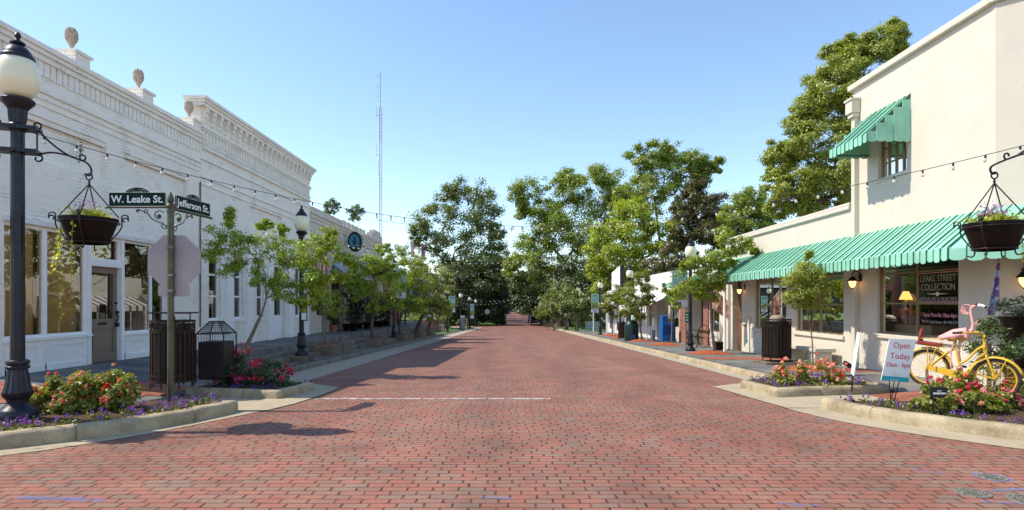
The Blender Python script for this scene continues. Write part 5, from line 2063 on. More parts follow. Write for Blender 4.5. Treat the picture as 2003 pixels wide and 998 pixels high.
# ------------------------------------------------------------------ string lights
bulb_glass, _nt, _b = newmat("bulb_glass")
_b.inputs["Base Color"].default_value = (.9, .82, .66, 1)
_b.inputs["Roughness"].default_value = .1
_b.inputs["Transmission Weight"].default_value = .5
_bm = MB()
_bm.lathe([(.006, .0), (.02, -.005), (.022, -.06), (.018, -.065)], n=8)
nsock = len(_bm.f)
_bm.lathe([(.016, -.064), (.03, -.09), (.034, -.115), (.026, -.145), (.008, -.16)], n=8)
_bo = _bm.build("bulb", [black_m, bulb_glass], None, True)
for i, p in enumerate(_bo.data.polygons):
    p.material_index = 0 if i < nsock else 1
BULB = _bo.data
bpy.data.objects.remove(_bo)


def string(label, pts, sag, n, r=.0045, bs=.6):
    """wire hung through the points with n bulbs"""
    a0 = Vector(pts[0])
    rt = root("string_lights", label, "string lights", a0, "string lights over the street")
    path = []
    for (a, c, s) in zip(pts, pts[1:], sag):
        a, c = Vector(a), Vector(c)
        for k in range(24):
            t = k / 24
            p = a.lerp(c, t)
            p.z -= 4 * s * t * (1 - t)
            path.append(p)
    path.append(Vector(pts[-1]))
    MB().tube(path, r, 4).build("wire", black_m, rt)
    d = [0]
    for a, c in zip(path, path[1:]):
        d.append(d[-1] + (c - a).length)
    for i in range(n):
        t = d[-1] * (i + .5) / n
        k = max(j for j in range(len(d)) if d[j] <= t)
        k = min(k, len(path) - 2)
        p = path[k].lerp(path[k + 1], (t - d[k]) / max(1e-6, d[k + 1] - d[k]))
        b_ = bpy.data.objects.new("bulb", BULB)
        COL.objects.link(b_)
        b_.parent = rt
        b_.location = p - a0
        b_.scale = (bs, bs, bs)
        b_.rotation_euler = (rng.uniform(-.12, .12), rng.uniform(-.12, .12), 0)
    return rt


Ctr = Vector((0.1, 14.2, 3.42))
string("string of bulbs from the big left lamp to the middle of the street", [(-5.85, 7.07, 3.63), Ctr], [.28], 28)
string("string of bulbs from the street's middle to the grey right lamp", [Ctr, (6.6, 21.9, 3.30)], [.38], 26)
string("string of bulbs from the right edge lamp to the middle of the street", [(6.3, 7.05, 3.5), Ctr], [.3], 28)
string("string of bulbs from the street's middle to the left lamp by the white building", [Ctr, (-6.05, 16.8, 3.4)], [.35], 20)
Ctr2 = Vector((.3, 26.5, 3.5))
string("string of bulbs crossing from the left second lamp to the far middle", [(-6.05, 16.8, 3.6), Ctr2], [.4], 30)
string("string of bulbs from the far middle to the lamp behind the green bin", [Ctr2, (6.5, 32.8, 2.7)], [.5], 24)
string("string of bulbs from the far middle back to the grey right lamp", [(6.6, 21.9, 3.4), Ctr2], [.4], 22)
string("string of bulbs from the far middle to the lamp in the bright left trees", [Ctr2, (-6.3, 31.0, 3.1)], [.5], 22)
Ctr3 = Vector((.2, 42, 1.9))
string("string of bulbs far down the street over the left lawn", [(-5.95, 53, 2.0), Ctr3, (6.5, 32.8, 2.5)], [.5, .5], 36)
string("string of bulbs far down the street to the lamp with the right banner", [(-6.3, 31.0, 2.9), Ctr3, (6.5, 44, 1.9)], [.6, .4], 36)
string("short sagging string between two far left lamps", [(-5.7, 63.7, gz(63.7) + 3.2), (-5.55, 74.8, gz(74.8) + 3.2)], [.8], 24, .05, .5)
string("string of bulbs leaving the big left lamp towards the frame's edge", [(-6.05, 7.07, 3.66), (-8.6, 6.2, 4.1)], [.1], 8)
w_ = MB().tube([Vector((-9.5, 40, 7.2)).lerp(Vector((40, 75, 9.0)), k / 20) - Vector((0, 0, 1.2 * 4 * (k / 20) * (1 - k / 20))) for k in range(21)], .012, 4)
tag(w_.build("utility_wire", black_m), "thin utility wire crossing the sky above the street", "wire")


# ------------------------------------------------------------------ street name post with the back of a stop sign
sp_ = root("street_sign_post", "green post with two street name signs and the back of a stop sign", "street sign", (-4.93, 8.46, .1))
px_, py_ = -4.93, 8.46
mb = MB()
mb.tube([(px_, py_, .05), (px_, py_, 2.95)], .045, 14)
mb.lathe([(.06, 2.93), (.065, 2.96), (.05, 2.99), (.03, 3.0), (.045, 3.03), (.045, 3.06), (.03, 3.11), (.008, 3.16)], (px_, py_, 0), 14)
mb.lathe([(.05, 2.86), (.056, 2.88), (.05, 2.9)], (px_, py_, 0), 14)
mb.build("post", pole_m, sp_, True)
oct_ = [(.381 / math.cos(math.pi / 8) * math.cos(math.pi / 8 + k * math.pi / 4), .381 / math.cos(math.pi / 8) * math.sin(math.pi / 8 + k * math.pi / 4)) for k in range(8)]
zc = CAMZ + (VY - 512) / F * 8.52
yb_ = py_ + .052
cx = px_ + .02
mb = MB()
mb.add([(cx + x, yb_, zc + z) for x, z in oct_] + [(cx + x, yb_ + .004, zc + z) for x, z in oct_], [tuple(range(8)), tuple(reversed(range(8, 16)))] + [(i, 8 + i, 8 + (i + 1) % 8, (i + 1) % 8) for i in range(8)])
mb.build("stop_sign_back", alu_m, sp_)
def rrect(w, h, r, n=4):
    p = []
    for (sx, sy, a0) in ((1, 1, 0), (-1, 1, math.pi / 2), (-1, -1, math.pi), (1, -1, 1.5 * math.pi)):
        for k in range(n + 1):
            a = a0 + math.pi / 2 * k / n
            p.append((sx * (w / 2 - r) + r * math.cos(a), sy * (h / 2 - r) + r * math.sin(a)))
    return p


zs_ = CAMZ + (VY - 569) / F * 8.52
pp = rrect(.46, .165, .035)
n = len(pp)
mb = MB()
yb_ -= .007
mb.add([(cx + x, yb_, zs_ + z) for x, z in pp] + [(cx + x, yb_ + .004, zs_ + z) for x, z in pp], [tuple(range(n)), tuple(reversed(range(n, 2 * n)))] + [(i, n + i, n + (i + 1) % n, (i + 1) % n) for i in range(n)])
mb.build("small_plate_back", alu_m, sp_)
yb_ += .007
mb = MB()
for z in (zc + .2, zc - .2, zs_):
    mb.box(px_ - .05, px_ + .05, py_ - .05, yb_ - .001, z - .015, z + .015)
mb.build("clamp", chrome_m, sp_)


def name_sign(label, body_, o, right, w, textw):
    """board standing on a rod; o = left bottom corner of the board, right = direction of reading"""
    right = Vector(right)
    up = Vector((0, 0, 1))
    nrm = right.cross(up)
    h = .2
    poly = rrect(w, h, .02)
    bd = [(w / 2 + x, h / 2 + z) for x, z in poly]
    # arched crest on top
    arch = []
    i_top = None
    full = []
    for (x, z) in bd:
        full.append((x, z))
    cr = [(w / 2 + .17 * math.cos(a), h - .01 + .085 * math.sin(a)) for a in [math.pi * k / 10 for k in range(11)]]
    mb = MB()
    for poly2, t in ((bd, .0), (cr, .001)):
        n = len(poly2)
        f = [Vector(o) + right * x + up * z + nrm * (.009 + t) for x, z in poly2]
        k_ = [Vector(o) + right * x + up * z - nrm * (.009 + t) for x, z in poly2]
        mb.add(f + k_, [tuple(range(n)), tuple(reversed(range(n, 2 * n)))] + [(i, n + i, n + (i + 1) % n, (i + 1) % n) for i in range(n)])
    s = mb.build("name_sign", signgreen_m, sp_)
    s["label"] = label
    mb = MB()
    bp_ = [Vector(o) + right * x + up * z + nrm * .011 for x, z in bd]
    mb.tube(bp_ + [bp_[0]], .0035, 4)
    bp_ = [Vector(o) + right * x + up * z + nrm * .012 for x, z in cr]
    mb.tube(bp_, .003, 4)
    mb.build("sign_border", M("sign_border", (.45, .47, .43), .5), s)
    c0 = Vector(o) + right * (w / 2) + up * .055 + nrm * .0105
    text(body_, "lettering", signwhite_m, s, c0, right, up, .105, textw, .001, bold=.022)
    text("CLINTON", "lettering", pale_m, s, Vector(o) + right * (w / 2) + up * .195 + nrm * .0115, right, up, .026, .15, .001, bold=.01)
    # arched crest words, letter by letter
    word = "OLDE TOWNE"
    for i, ch in enumerate(word):
        if ch == " ":
            continue
        a = math.pi * (.86 - .72 * i / (len(word) - 1))
        cpos = Vector(o) + right * (w / 2 + .135 * math.cos(a)) + up * (h - .012 + .05 * math.sin(a)) + nrm * .0115
        tn = (right * math.sin(a) * 1 + up * -math.cos(a) * .35).normalized()
        text(ch, "crest_lettering", pale_m, s, cpos, tn, nrm.cross(tn), .021, None, .001)
    return s


name_sign("dark green sign reading W. Leake St.", "W. Leake St.", (px_ - .88, py_, CAMZ + (VY - 404) / F * py_), (1, 0, 0), .81, .75)
name_sign("dark green sign reading Jefferson St.", "Jefferson St.", (px_ + .02, py_ + .07, CAMZ + (VY - 409) / F * py_), (.12, 1, 0), .80, .74) if False else None
jr = Vector((.10, 1, 0)).normalized()
name_sign("dark green sign reading Jefferson St.", "Jefferson St.", Vector((px_ + .03, py_ + .07, CAMZ + (VY - 407) / F * py_)), jr, .80, .75)
mb = MB()
zr = CAMZ + (VY - 406) / F * py_
mb.tube([(px_ + .05, py_, zr), (px_ - .9, py_, zr)], .012, 8)
mb.sphere((px_ - .92, py_, zr), .02)
mb.tube([(px_ - .95, py_, zr), (px_ - .92, py_, zr)], .01, 6)
e = Vector((px_, py_, zr - .02)) + jr * .95
mb.tube([(px_, py_, zr - .02), e], .016, 8)
mb.sphere(e, .022)
for (r_, s0) in ((Vector((-1, 0, 0)), zr - .012), (jr, zr - .03)):
    z = Vector((0, 0, 1))
    c = Vector((px_, py_, s0))
    mb.tube(spiral(c + r_ * .17 - z * .11, r_, z, .085, .02, 2.6, -3.6, 22), .008, 5)
    mb.tube(bez([c + r_ * .05 - z * .28, c + r_ * .12 - z * .22, c + r_ * .26 - z * .16, c + r_ * .34 - z * .07, c + r_ * .44 - z * .03, c + r_ * .5 - z * .045], 6), .009, 5)
    mb.tube(spiral(c + r_ * .08 - z * .26, r_, z, .055, .02, 1.2, -4.0, 14), .008, 5)
    mb.tube(spiral(c + r_ * .35 - z * .045, r_, z, .035, .012, -1, 4.5, 12), .007, 5)
    mb.tube(spiral(c + r_ * .47 - z * .04, r_, z, .03, .012, 2.5, -2.5, 10), .007, 5)
    mb.sphere(c + r_ * .17 - z * .11, .03, .03, .03, 8, 6)
mb.build("scroll_bracket", pole_m, sp_, True)

# ------------------------------------------------------------------ yellow bicycle and flamingo
HR, HF = Vector((6.03, 8.55, .62)), Vector((6.54, 7.97, .535))
bu = (HF - HR)
BL = bu.length
bu.normalize()
bs_ = Vector((bu.y, -bu.x, 0)).normalized()          # sideways, towards the camera's right / street
if bs_.y > 0:
    bs_ = -bs_
bz = bs_.cross(bu)
if bz.z < 0:
    bz = -bz
bz.normalize()


def B(u, z, s=0.0):
    """bicycle coordinates: along, up, sideways from the rear hub, metres"""
    return HR + bu * u + bz * z + bs_ * s


bike = root("bicycle", "yellow step through bicycle raised on grey posts above pink roses", "bicycle", (HR.x, HR.y, .1))
WR = .27


def wheel(u, label):
    c = B(u, 0)
    mb = MB()
    ringp = [c + bu * (WR - .02) * math.cos(2 * math.pi * k / 40) + bz * (WR - .02) * math.sin(2 * math.pi * k / 40) for k in range(41)]
    mb.tube(ringp, .023, 8, False)
    w = mb.build("wheel", rubber_m, bike, True)
    w["label"] = label
    mb = MB()
    ringp = [c + bu * (WR - .047) * math.cos(2 * math.pi * k / 40) + bz * (WR - .047) * math.sin(2 * math.pi * k / 40) for k in range(41)]
    mb.tube(ringp, .012, 6, False)
    mb.tube([c - bs_ * .045, c + bs_ * .045], .02, 10)
    for k in range(20):
        a = 2 * math.pi * k / 20
        e = c + (bu * math.cos(a) + bz * math.sin(a)) * (WR - .05)
        mb.tube([c + bs_ * (.03 if k % 2 else -.03) + (bu * math.cos(a + .7) + bz * math.sin(a + .7)) * .018, e], .002, 4)
    mb.build("rim", yellow_m, w, True)


wheel(0, "rear wheel")
wheel(BL, "front wheel")


def fender(u, a0, a1):
    c = B(u, 0)
    mb = MB()
    n = 20
    vs, fs = [], []
    for k in range(n + 1):
        a = a0 + (a1 - a0) * k / n
        d = bu * math.cos(a) + bz * math.sin(a)
        for (s, r) in ((-.035, WR + .008), (-.022, WR + .026), (0, WR + .032), (.022, WR + .026), (.035, WR + .008)):
            vs.append(c + d * r + bs_ * s)
    for k in range(n):
        for j in range(4):
            fs.append((k * 5 + j, k * 5 + j + 1, k * 5 + 6 + j, k * 5 + 5 + j))
    mb.add(vs, fs)
    o = mb.build("fender", yellow_m, bike, True, ang=80)
    s = o.modifiers.new("thickness", 'SOLIDIFY')
    s.thickness = .004


fender(0, R(10), R(165))
fender(BL, R(20), R(205))
BBx, BBz = .40, -.035
mb = MB()
head_t, head_b = B(BL - .17, .44), B(BL - .145, .33)
bb = B(BBx, BBz)
st_t = B(.30, .34)
mb.tube([bb, st_t, B(.285, .42)], .0145, 10)
mb.tube(bez([head_t - bz * .02, B(BL - .24, .36), B(.44, .2), B(.36, .13)], 8), .0155, 10)
mb.tube(bez([head_b, B(BL - .21, .25), B(.50, .1), bb], 8), .0165, 10)
mb.tube([head_t + bz * .02, head_b - bz * .02], .024, 10)
mb.tube([bb, B(.2, -.015, .035), B(0, 0, .045)], .012, 8)
mb.tube([bb, B(.2, -.015, -.035), B(0, 0, -.045)], .012, 8)
mb.tube(bez([st_t, B(.2, .25, .04), B(0, 0, .045)], 6), .011, 8)
mb.tube(bez([st_t, B(.2, .25, -.04), B(0, 0, -.045)], 6), .011, 8)
mb.tube([bb - bs_ * .05, bb + bs_ * .05], .03, 12)
mb.build("frame", yellow_m, bike, True)
mb = MB()
for s in (-.045, .045):
    mb.tube(bez([head_b - bz * .01 + bs_ * s * .6, B(BL - .11, .26, s), B(BL - .03, .08, s), B(BL, 0, s)], 6), .014, 8)
    mb.tube([B(BL, 0, s * 1.1), B(BL + .09, .27, s * .7)], .006, 6)
    mb.tube([B(BL, 0, s * 1.1), B(BL - .22, .02, s * .9)], .006, 6)
mb.build("fork", yellow_m, bike, True)
mb = MB()
mb.tube([head_t, head_t + bz * .09 - bu * .02], .014, 8)
hs = head_t + bz * .09 - bu * .02
mb.tube(bez([hs - bu * .30 + bs_ * .26 + bz * .035, hs - bu * .17 + bs_ * .24 + bz * .06, hs - bu * .03 + bs_ * .13 + bz * .05, hs, hs - bu * .03 - bs_ * .13 + bz * .05, hs - bu * .17 - bs_ * .24 + bz * .06,
             hs - bu * .30 - bs_ * .26 + bz * .035], 7), .011, 8)
hb = mb.build("handlebar", yellow_m, bike, True)
for s in (1, -1):
    g = MB().tube([hs - bu * .30 + bs_ * .26 * s + bz * .035, hs - bu * .19 + bs_ * .245 * s + bz * .058], .017, 8)
    g.build("grip", black_m, hb, True)
mb = MB()
mb.tube([B(.285, .41), B(.285, .46)], .012)
mb.build("seat_post", chrome_m, bike)
mb = MB()
mb.sphere(B(.265, .475), .09, .09, .028, 12, 6)
mb.sphere(B(.36, .478), .06, .06, .02, 10, 6)
mb.tube([B(.2, .44, .05), B(.27, .44, 0), B(.2, .44, -.05)], .012)
mb.build("saddle", yellow_m, bike, True)
mb = MB()                                            # red child seat over the rear wheel
q = B(-.02, .36)
mb.obox(q, bu, bs_, bz, .14, .09, .018)
vs = []
for k in range(9):
    a = math.pi * k / 8
    vs.append((.09 * math.cos(a), .2 * math.sin(a) ** .7))
pts_f = [q - bu * .1 + bs_ * x + bz * z for x, z in vs]
pts_b = [p - bu * .03 for p in pts_f]
n = len(vs)
mb.add(pts_f + pts_b, [tuple(range(n)), tuple(reversed(range(n, 2 * n)))] + [(i, n + i, n + (i + 1) % n, (i + 1) % n) for i in range(n)])
mb.build("child_seat", red_m, bike, bevel=.006)
mb = MB()
for s in (-.07, .07):
    mb.tube([B(0, 0, s * .8), B(-.02, .33, s)], .006, 6)
    mb.tube([B(.0, .0, s * .8), B(.09, .33, s)], .006, 6)
    mb.tube([B(-.14, .33, s), B(.2, .33, s)], .007, 6)
    mb.tube([B(-.14, .42, s), B(.12, .44, s), B(.12, .33, s)], .006, 6)
mb.tube([B(-.14, .33, -.07), B(-.14, .33, .07)], .007, 6)
mb.build("rack", yellow_m, bike, True)
mb = MB()
mb.add([B(.02, .05, .06), B(.3, .035, .06), B(.47, .03, .06), B(.5, -.05, .06), B(.42, -.11, .06), B(.33, -.07, .06), B(.02, -.02, .06)], [tuple(range(7))])
cg = mb.build("chain_guard", yellow_m, bike)
s = cg.modifiers.new("thickness", 'SOLIDIFY')
s.thickness = .012
mb = MB()
mb.tube([bb + bs_ * .07, bb + bs_ * .075 - bz * .12 + bu * .02], .01, 8)
mb.tube([bb - bs_ * .07, bb - bs_ * .075 + bz * .12 - bu * .02], .01, 8)
mb.obox(bb + bs_ * .12 - bz * .12 + bu * .02, bu, bs_, bz, .04, .04, .012)
mb.obox(bb - bs_ * .12 + bz * .12 - bu * .02, bu, bs_, bz, .04, .04, .012)
mb.build("pedal", brownmetal_m, bike, True)
mb = MB()
for u in (0.0, BL):
    c = B(u, 0)
    mb.tube([(c.x, c.y + .02, .08), (c.x, c.y + .02, c.z)], .019, 8)
mb.build("support_post", chrome_m, bike, True)
mb = MB()
mb.tube(bez([hs - bu * .19 + bs_ * .245 + bz * .05, hs + bu * .06 + bs_ * .14 + bz * .06, hs + bu * .05 + bs_ * .04 - bz * .08, B(BL - .19, .34, .03), B(.42, .13, .025), B(.1, .02, .05)], 8), .003, 5)
mb.build("cable", black_m, bike)


def skin(name, pts, edges, radii, mat, parent, sub=2, rootv=0):
    me = bpy.data.meshes.new(name)
    off = Vector((0, 0, 0))
    p = parent
    while p is not None:
        off += p.location
        p = p.parent
    me.from_pydata([tuple(Vector(p) - off) for p in pts], edges, [])
    me.update()
    o = bpy.data.objects.new(name, me)
    COL.objects.link(o)
    o.parent = parent
    me.materials.append(mat)
    o.modifiers.new("skin", 'SKIN')
    if not me.skin_vertices:
        bpy.context.view_layer.objects.active = o
        bpy.ops.mesh.customdata_skin_add()
    for i, r in enumerate(radii):
        sv = me.skin_vertices[0].data[i]
        sv.radius = r if isinstance(r, tuple) else (r, r)
        sv.use_root = (i == rootv)
    sb = o.modifiers.new("sub", 'SUBSURF')
    sb.levels = sb.render_levels = sub
    dg = bpy.context.evaluated_depsgraph_get()
    m2 = bpy.data.meshes.new_from_object(o.evaluated_get(dg))
    o.modifiers.clear()
    o.data = m2
    for pl in m2.polygons:
        pl.use_smooth = True
    return o


# flamingo stands on the saddle / frame, looking to the right
B_bike = B


def B(u, z, s=0.0):
    return B_bike(.26 + (u - .26) * .9, .44 + (z - .47) * .88 if z > .44 else z, s)


fl = root("flamingo_sculpture", "pink metal flamingo sculpture riding the yellow bicycle", "flamingo", B(.36, .15))
fb = [B(.05, .50), B(.14, .53), B(.24, .57), B(.34, .60), B(.42, .62), B(.47, .66), B(.475, .74), B(.455, .84), B(.43, .93), B(.42, 1.0), B(.44, 1.05), B(.485, 1.07)]
fr = [.012, .04, .075, .082, .06, .03, .021, .019, .019, .021, .034, .024]
skin("body", fb, [(i, i + 1) for i in range(len(fb) - 1)], fr, pink_m, fl, 2, 3)
mb = MB()
for s in (.07, -.07):
    pts = [B(.02, .47, s * .5), B(.12, .53, s), B(.24, .60, s * 1.05), B(.35, .62, s * .9), B(.40, .58, s), B(.33, .53, s * 1.1), B(.2, .49, s * 1.05), B(.1, .46, s * .8)]
    c = sum(pts, Vector()) / len(pts) + bs_ * s * .3
    mb.add(pts + [c], [(i, (i + 1) % 8, 8) for i in range(8)])
w = mb.build("wing", pink_m, fl, True, ang=60)
s = w.modifiers.new("thickness", 'SOLIDIFY')
s.thickness = .008
mb = MB()
mb.tube(bez([B(.28, .54, .02), B(.27, .40, .03), B(.25, .27, .03), B(.28, .05, .03), B(.26, -.05, .03)], 5), .008, 8)
mb.tube(bez([B(.34, .54, -.02), B(.35, .4, -.03), B(.34, .3, -.03), B(.37, .18, -.03), B(.36, .12, -.03)], 5), .008, 8)
mb.sphere(B(.25, .27, .03), .014)
mb.sphere(B(.345, .3, -.03), .014)
mb.build("leg", pink_m, fl, True)
mb = MB()
mb.tube(bez([B(.50, 1.07), B(.54, 1.075), B(.585, 1.06)], 5), [.022 - .0005 * k for k in range(11)], 8)
mb.build("bill", signwhite_m, fl, True)
mb = MB()
mb.tube(bez([B(.58, 1.062), B(.60, 1.05), B(.605, 1.03)], 4), [.017, .017, .016, .015, .014, .012, .01, .008, .005], 8)
mb.tube(bez([B(.42, 1.06), B(.45, 1.085), B(.49, 1.09)], 4), [.022] * 9, 8)
mb.build("bill_tip", M("dark_plum", (.06, .02, .03), .5), fl, True)
mb = MB()
for k in range(5):
    mb.tube(bez([B(.42, 1.06, -.01 + .005 * k), B(.37 - .01 * k, 1.06, -.01 + .006 * k), B(.345 - .01 * k, 1.0 - .01 * k, .005 * k), B(.37 - .005 * k, .95 - .008 * k, .004 * k), B(.40, .94 - .006 * k, 0)], 5), .006, 5)
mb.build("plume", pink_m, fl, True)
mb = MB()
mb.tube(bez([B(.475, .78), B(.51, .80), B(.525, .84)], 4), .007, 6)
mb.tube(bez([B(.475, .77), B(.52, .775), B(.545, .77)], 4), .006, 6)
mb.build("feather_spray", pink_m, fl, True)

# ------------------------------------------------------------------ signs in the right bed
os_ = root("open_sign", "white Open Today sign with a turquoise band on a wire stand", "sign", (6.12, 8.25, .12))


def open_pt(x, y, d=0.0):
    return P(x, y, 8.4) + Vector((0, d, 0))


c4 = [open_pt(1740, 663), open_pt(1792, 664), open_pt(1776.5, 748), open_pt(1723.5, 744)]
rt_ = ((c4[1] - c4[0]) + (c4[2] - c4[3])).normalized()
up_ = ((c4[0] - c4[3]) + (c4[1] - c4[2])).normalized()
mb = MB()
bk = [p + Vector((.002, .014, 0)) for p in c4]
mb.add(c4 + bk, [(3, 2, 1, 0), (4, 5, 6, 7), (0, 1, 5, 4), (1, 2, 6, 5), (2, 3, 7, 6), (3, 0, 4, 7)])
mb.build("board", signwhite_m, os_)
fwd = Vector((0, -.0025, 0))
a, b_ = c4[3].lerp(c4[0], .115), c4[2].lerp(c4[1], .105)
MB().add([c4[3] + fwd, c4[2] + fwd, b_ + fwd, a + fwd], [(0, 1, 2, 3)]).build("band", M("turquoise_band", (.02, .42, .43), .5), os_)
redtxt = M("red_lettering", (.62, .05, .10), .5)
for (s, x, y, w) in (("Open", 1764, 681.5, .235), ("Today", 1760.5, 702.5, .285), ("10am - 6pm", 1757, 718.5, .335)):
    text(s, "lettering", redtxt, os_, open_pt(x, y, -.003), (rt_.x, 0, rt_.z), (0, 0, 1), .088 if s != "10am - 6pm" else .075, w, .001)
text("Open Today", "fine_print", pale_m, os_, open_pt(1750, 742.5, -.004), (rt_.x, 0, rt_.z), (0, 0, 1), .014, .11, .001) if False else None
mb = MB()
for k in range(4):
    p, q = open_pt(1742 + k, 730 + k * 2.2, -.0025), open_pt(1764 - k * 2, 730.4 + k * 2.2, -.0025)
    mb.obox((p + q) / 2, (q - p).normalized(), (0, 1, 0), (0, 0, 1), (q - p).length / 2, .0004, .0022)
p, q = open_pt(1741, 743, -.004), open_pt(1758, 743.6, -.004)
mb.obox((p + q) / 2, (q - p).normalized(), (0, 1, 0), (0, 0, 1), (q - p).length / 2, .0004, .006)
mb.build("fine_print", M("grey_print", (.55, .6, .6), .6), os_)
mb = MB()
ft = P(1745, 791, 8.42)
ft.z = .13
mb.tube([open_pt(1741, 744, .02), ft + Vector((-.015, 0, 0)), ft + Vector((-.01, 0, -.06))], .007, 6)
mb.tube([open_pt(1761, 746, .02), ft + Vector((.02, 0, 0)), ft + Vector((.01, 0, -.06))], .007, 6)
mb.tube([open_pt(1751, 745, .02), ft + Vector((.0, 0.01, .06))], .006, 6)
mb.tube([open_pt(1744, 758, .02), open_pt(1756, 758.5, .02)], .005, 6)
mb.build("stand", iron_m, os_)

es = root("edge_on_sign", "thin white board seen edge on, on a dark stake in the small rose bed", "sign", (5.9, 10.0, .1))
e0, e1 = P(1686.5, 653, 10.2), P(1675.5, 735, 10.2)
wv = Vector((.30, .66, 0)).normalized() * .5
e0b, e1b = P(1683, 652, 10.2), P(1670, 736, 10.2)
mb = MB()
v1 = [e1b, e0b, e0b + wv, e1b + wv]
v2 = [e1, e0, e0 + wv + Vector((.01, 0, 0)), e1 + wv + Vector((.01, 0, 0))]
v2 = [p + Vector((.012, 0, 0)) for p in v1]
mb.add(v1 + v2, [(0, 1, 2, 3), (7, 6, 5, 4), (0, 4, 5, 1), (1, 5, 6, 2), (2, 6, 7, 3), (3, 7, 4, 0)])
mb.build("board", signwhite_m, es)
mb = MB()
ft = P(1671, 758, 10.2)
mb.tube([e1b + wv * .15, Vector((ft.x - .02, ft.y + .05, .02))], .012, 6)
mb.tube([e1b + wv * .35, Vector((ft.x - .0, ft.y + .1, .02))], .009, 6)
mb.build("stake", iron_m, es)

bs2 = root("small_black_sign", "small black sponsor plaque with white lettering among the roses", "sign", (5.68, 7.85, .1))
c_ = [P(1820, 757, 7.42), P(1854, 758, 7.45), P(1853, 779, 7.45), P(1820, 778, 7.42)]
mb = MB()
bk = [p + Vector((0, .012, 0)) for p in c_]
mb.add(c_ + bk, [(3, 2, 1, 0), (4, 5, 6, 7), (0, 1, 5, 4), (1, 2, 6, 5), (2, 3, 7, 6), (3, 0, 4, 7)])
mb.build("board", black_m, bs2)
mb = MB()
for (x0, x1, y, h) in ((1832, 1841, 764.5, .006), (1824.5, 1850, 769.5, .012)):
    xs_ = np.linspace(x0, x1, 5 if h < .01 else 12)
    for i in range(len(xs_) - 1):
        p, q = P(xs_[i], y, 7.42), P(xs_[i + 1] - .5, y, 7.42)
        mb.obox((p + q) / 2 + Vector((0, -.01, 0)), (1, 0, 0), (0, 1, 0), (0, 0, 1), (q - p).length / 2, .0006, h * (.8 + .4 * rng.random()))
mb.build("lettering", signwhite_m, bs2)
mb = MB()
for x in (1826, 1848):
    p = P(x, 778, 7.445)
    mb.tube([p, (p.x, p.y, .08)], .006, 6)
mb.build("stake", iron_m, bs2)


# ------------------------------------------------------------------ litter bins
def slat_bin(label, loc, r=.31, h=1.02, top="dome", mat=brownmetal_m):
    rt = root("litter_bin", label, "litter bin", loc)
    x, y, z = loc
    mb = MB()
    nb = 26
    for k in range(nb):
        a = 2 * math.pi * k / nb
        d = Vector((math.cos(a), math.sin(a), 0))
        mb.obox(Vector((x, y, z + .1 + (h - .25) / 2)) + d * r, d, Vector((-d.y, d.x, 0)), (0, 0, 1), .006, .02, (h - .25) / 2)
    mb.build("slats", mat, rt)
    mb = MB()

    def hoop(zz, hh, rr=r, t=.014):
        m = 36
        vs, fs = [], []
        for k in range(m):
            a = 2 * math.pi * k / m
            for (q, w) in ((rr - t, 0), (rr + t, 0), (rr + t, hh), (rr - t, hh)):
                vs.append((x + q * math.cos(a), y + q * math.sin(a), zz + w))
        for k in range(m):
            j = (k + 1) % m
            for e in range(4):
                fs.append((k * 4 + e, j * 4 + e, j * 4 + (e + 1) % 4, k * 4 + (e + 1) % 4))
        mb.add(vs, fs)
    for k in range(16):
        a = 2 * math.pi * k / 16
        d = Vector((math.cos(a), math.sin(a), 0))
        t = Vector((-d.y, d.x, 0))
        c = Vector((x, y, z + h - .09)) + d * r
        mb.tube([c + (t * math.cos(w) + Vector((0, 0, 1)) * math.sin(w)) * .045 for w in [2 * math.pi * q / 10 for q in range(11)]], .008, 4, False)
        mb.tube([c + t * .06 - Vector((0, 0, .08)), c + t * .06 + Vector((0, 0, .075))], .007, 4)
    for k in range(8):
        a = 2 * math.pi * k / 8
        mb.tube([(x + r * math.cos(a), y + r * math.sin(a), z), (x + r * math.cos(a), y + r * math.sin(a), z + .12)], .012, 6)
    mb.build("lattice_band", mat, rt)
    for (zz, hh, rr) in ((z + .1, .04, r), (z + .2, .03, r), (z + h - .19, .035, r), (z + h - .02, .03, r + .005)):
        mb = MB()
        hoop(zz, hh, rr)
        mb.build("band", mat, rt)
    MB().lathe([(r - .05, .1), (r - .045, h - .05)], (x, y, z), 24).build("liner", black_m, rt, True)
    mb = MB()
    if top == "dome":
        mb.lathe([(r * .55, 0), (r * .55, .06), (r * .5, .12), (r * .3, .17), (.02, .18)], (x + .02, y, z + h - .06), 20)
        mb.build("lid", M("bag_lid", (.25, .19, .15), .6, var=.3), rt, True)
    else:
        mb.lathe([(r * .8, 0), (r * .78, .02), (.04, .05), (.03, .12)], (x, y, z + h - .03), 20)
        mb.obox((x + .02, y, z + h + .13), (1, 0, 0), (0, 1, 0), (0, 0, 1), r * .95, r * .6, .012)
        mb.tube([(x + r * .9, y, z + h), (x + r * .9, y, z + h + .13)], .01)
        mb.build("lid", mat, rt)
    return rt


slat_bin("round brown slatted litter bin behind the street sign post", (-5.63, 9.72, .17), .32, 1.1, "flat")
slat_bin("round brown slatted litter bin before the cream shop windows", (7.05, 15.75, gz(15.75) + .2), .36, 1.12, "dome")
o = MB().box(6.6, 7.5, 15.35, 16.15, gz(15.4) + .0, gz(15.8) + .2).build("bin_plinth", bed_wall_m, bevel=.02)
tag(o, "low concrete pad under the sunny round litter bin", "plinth")

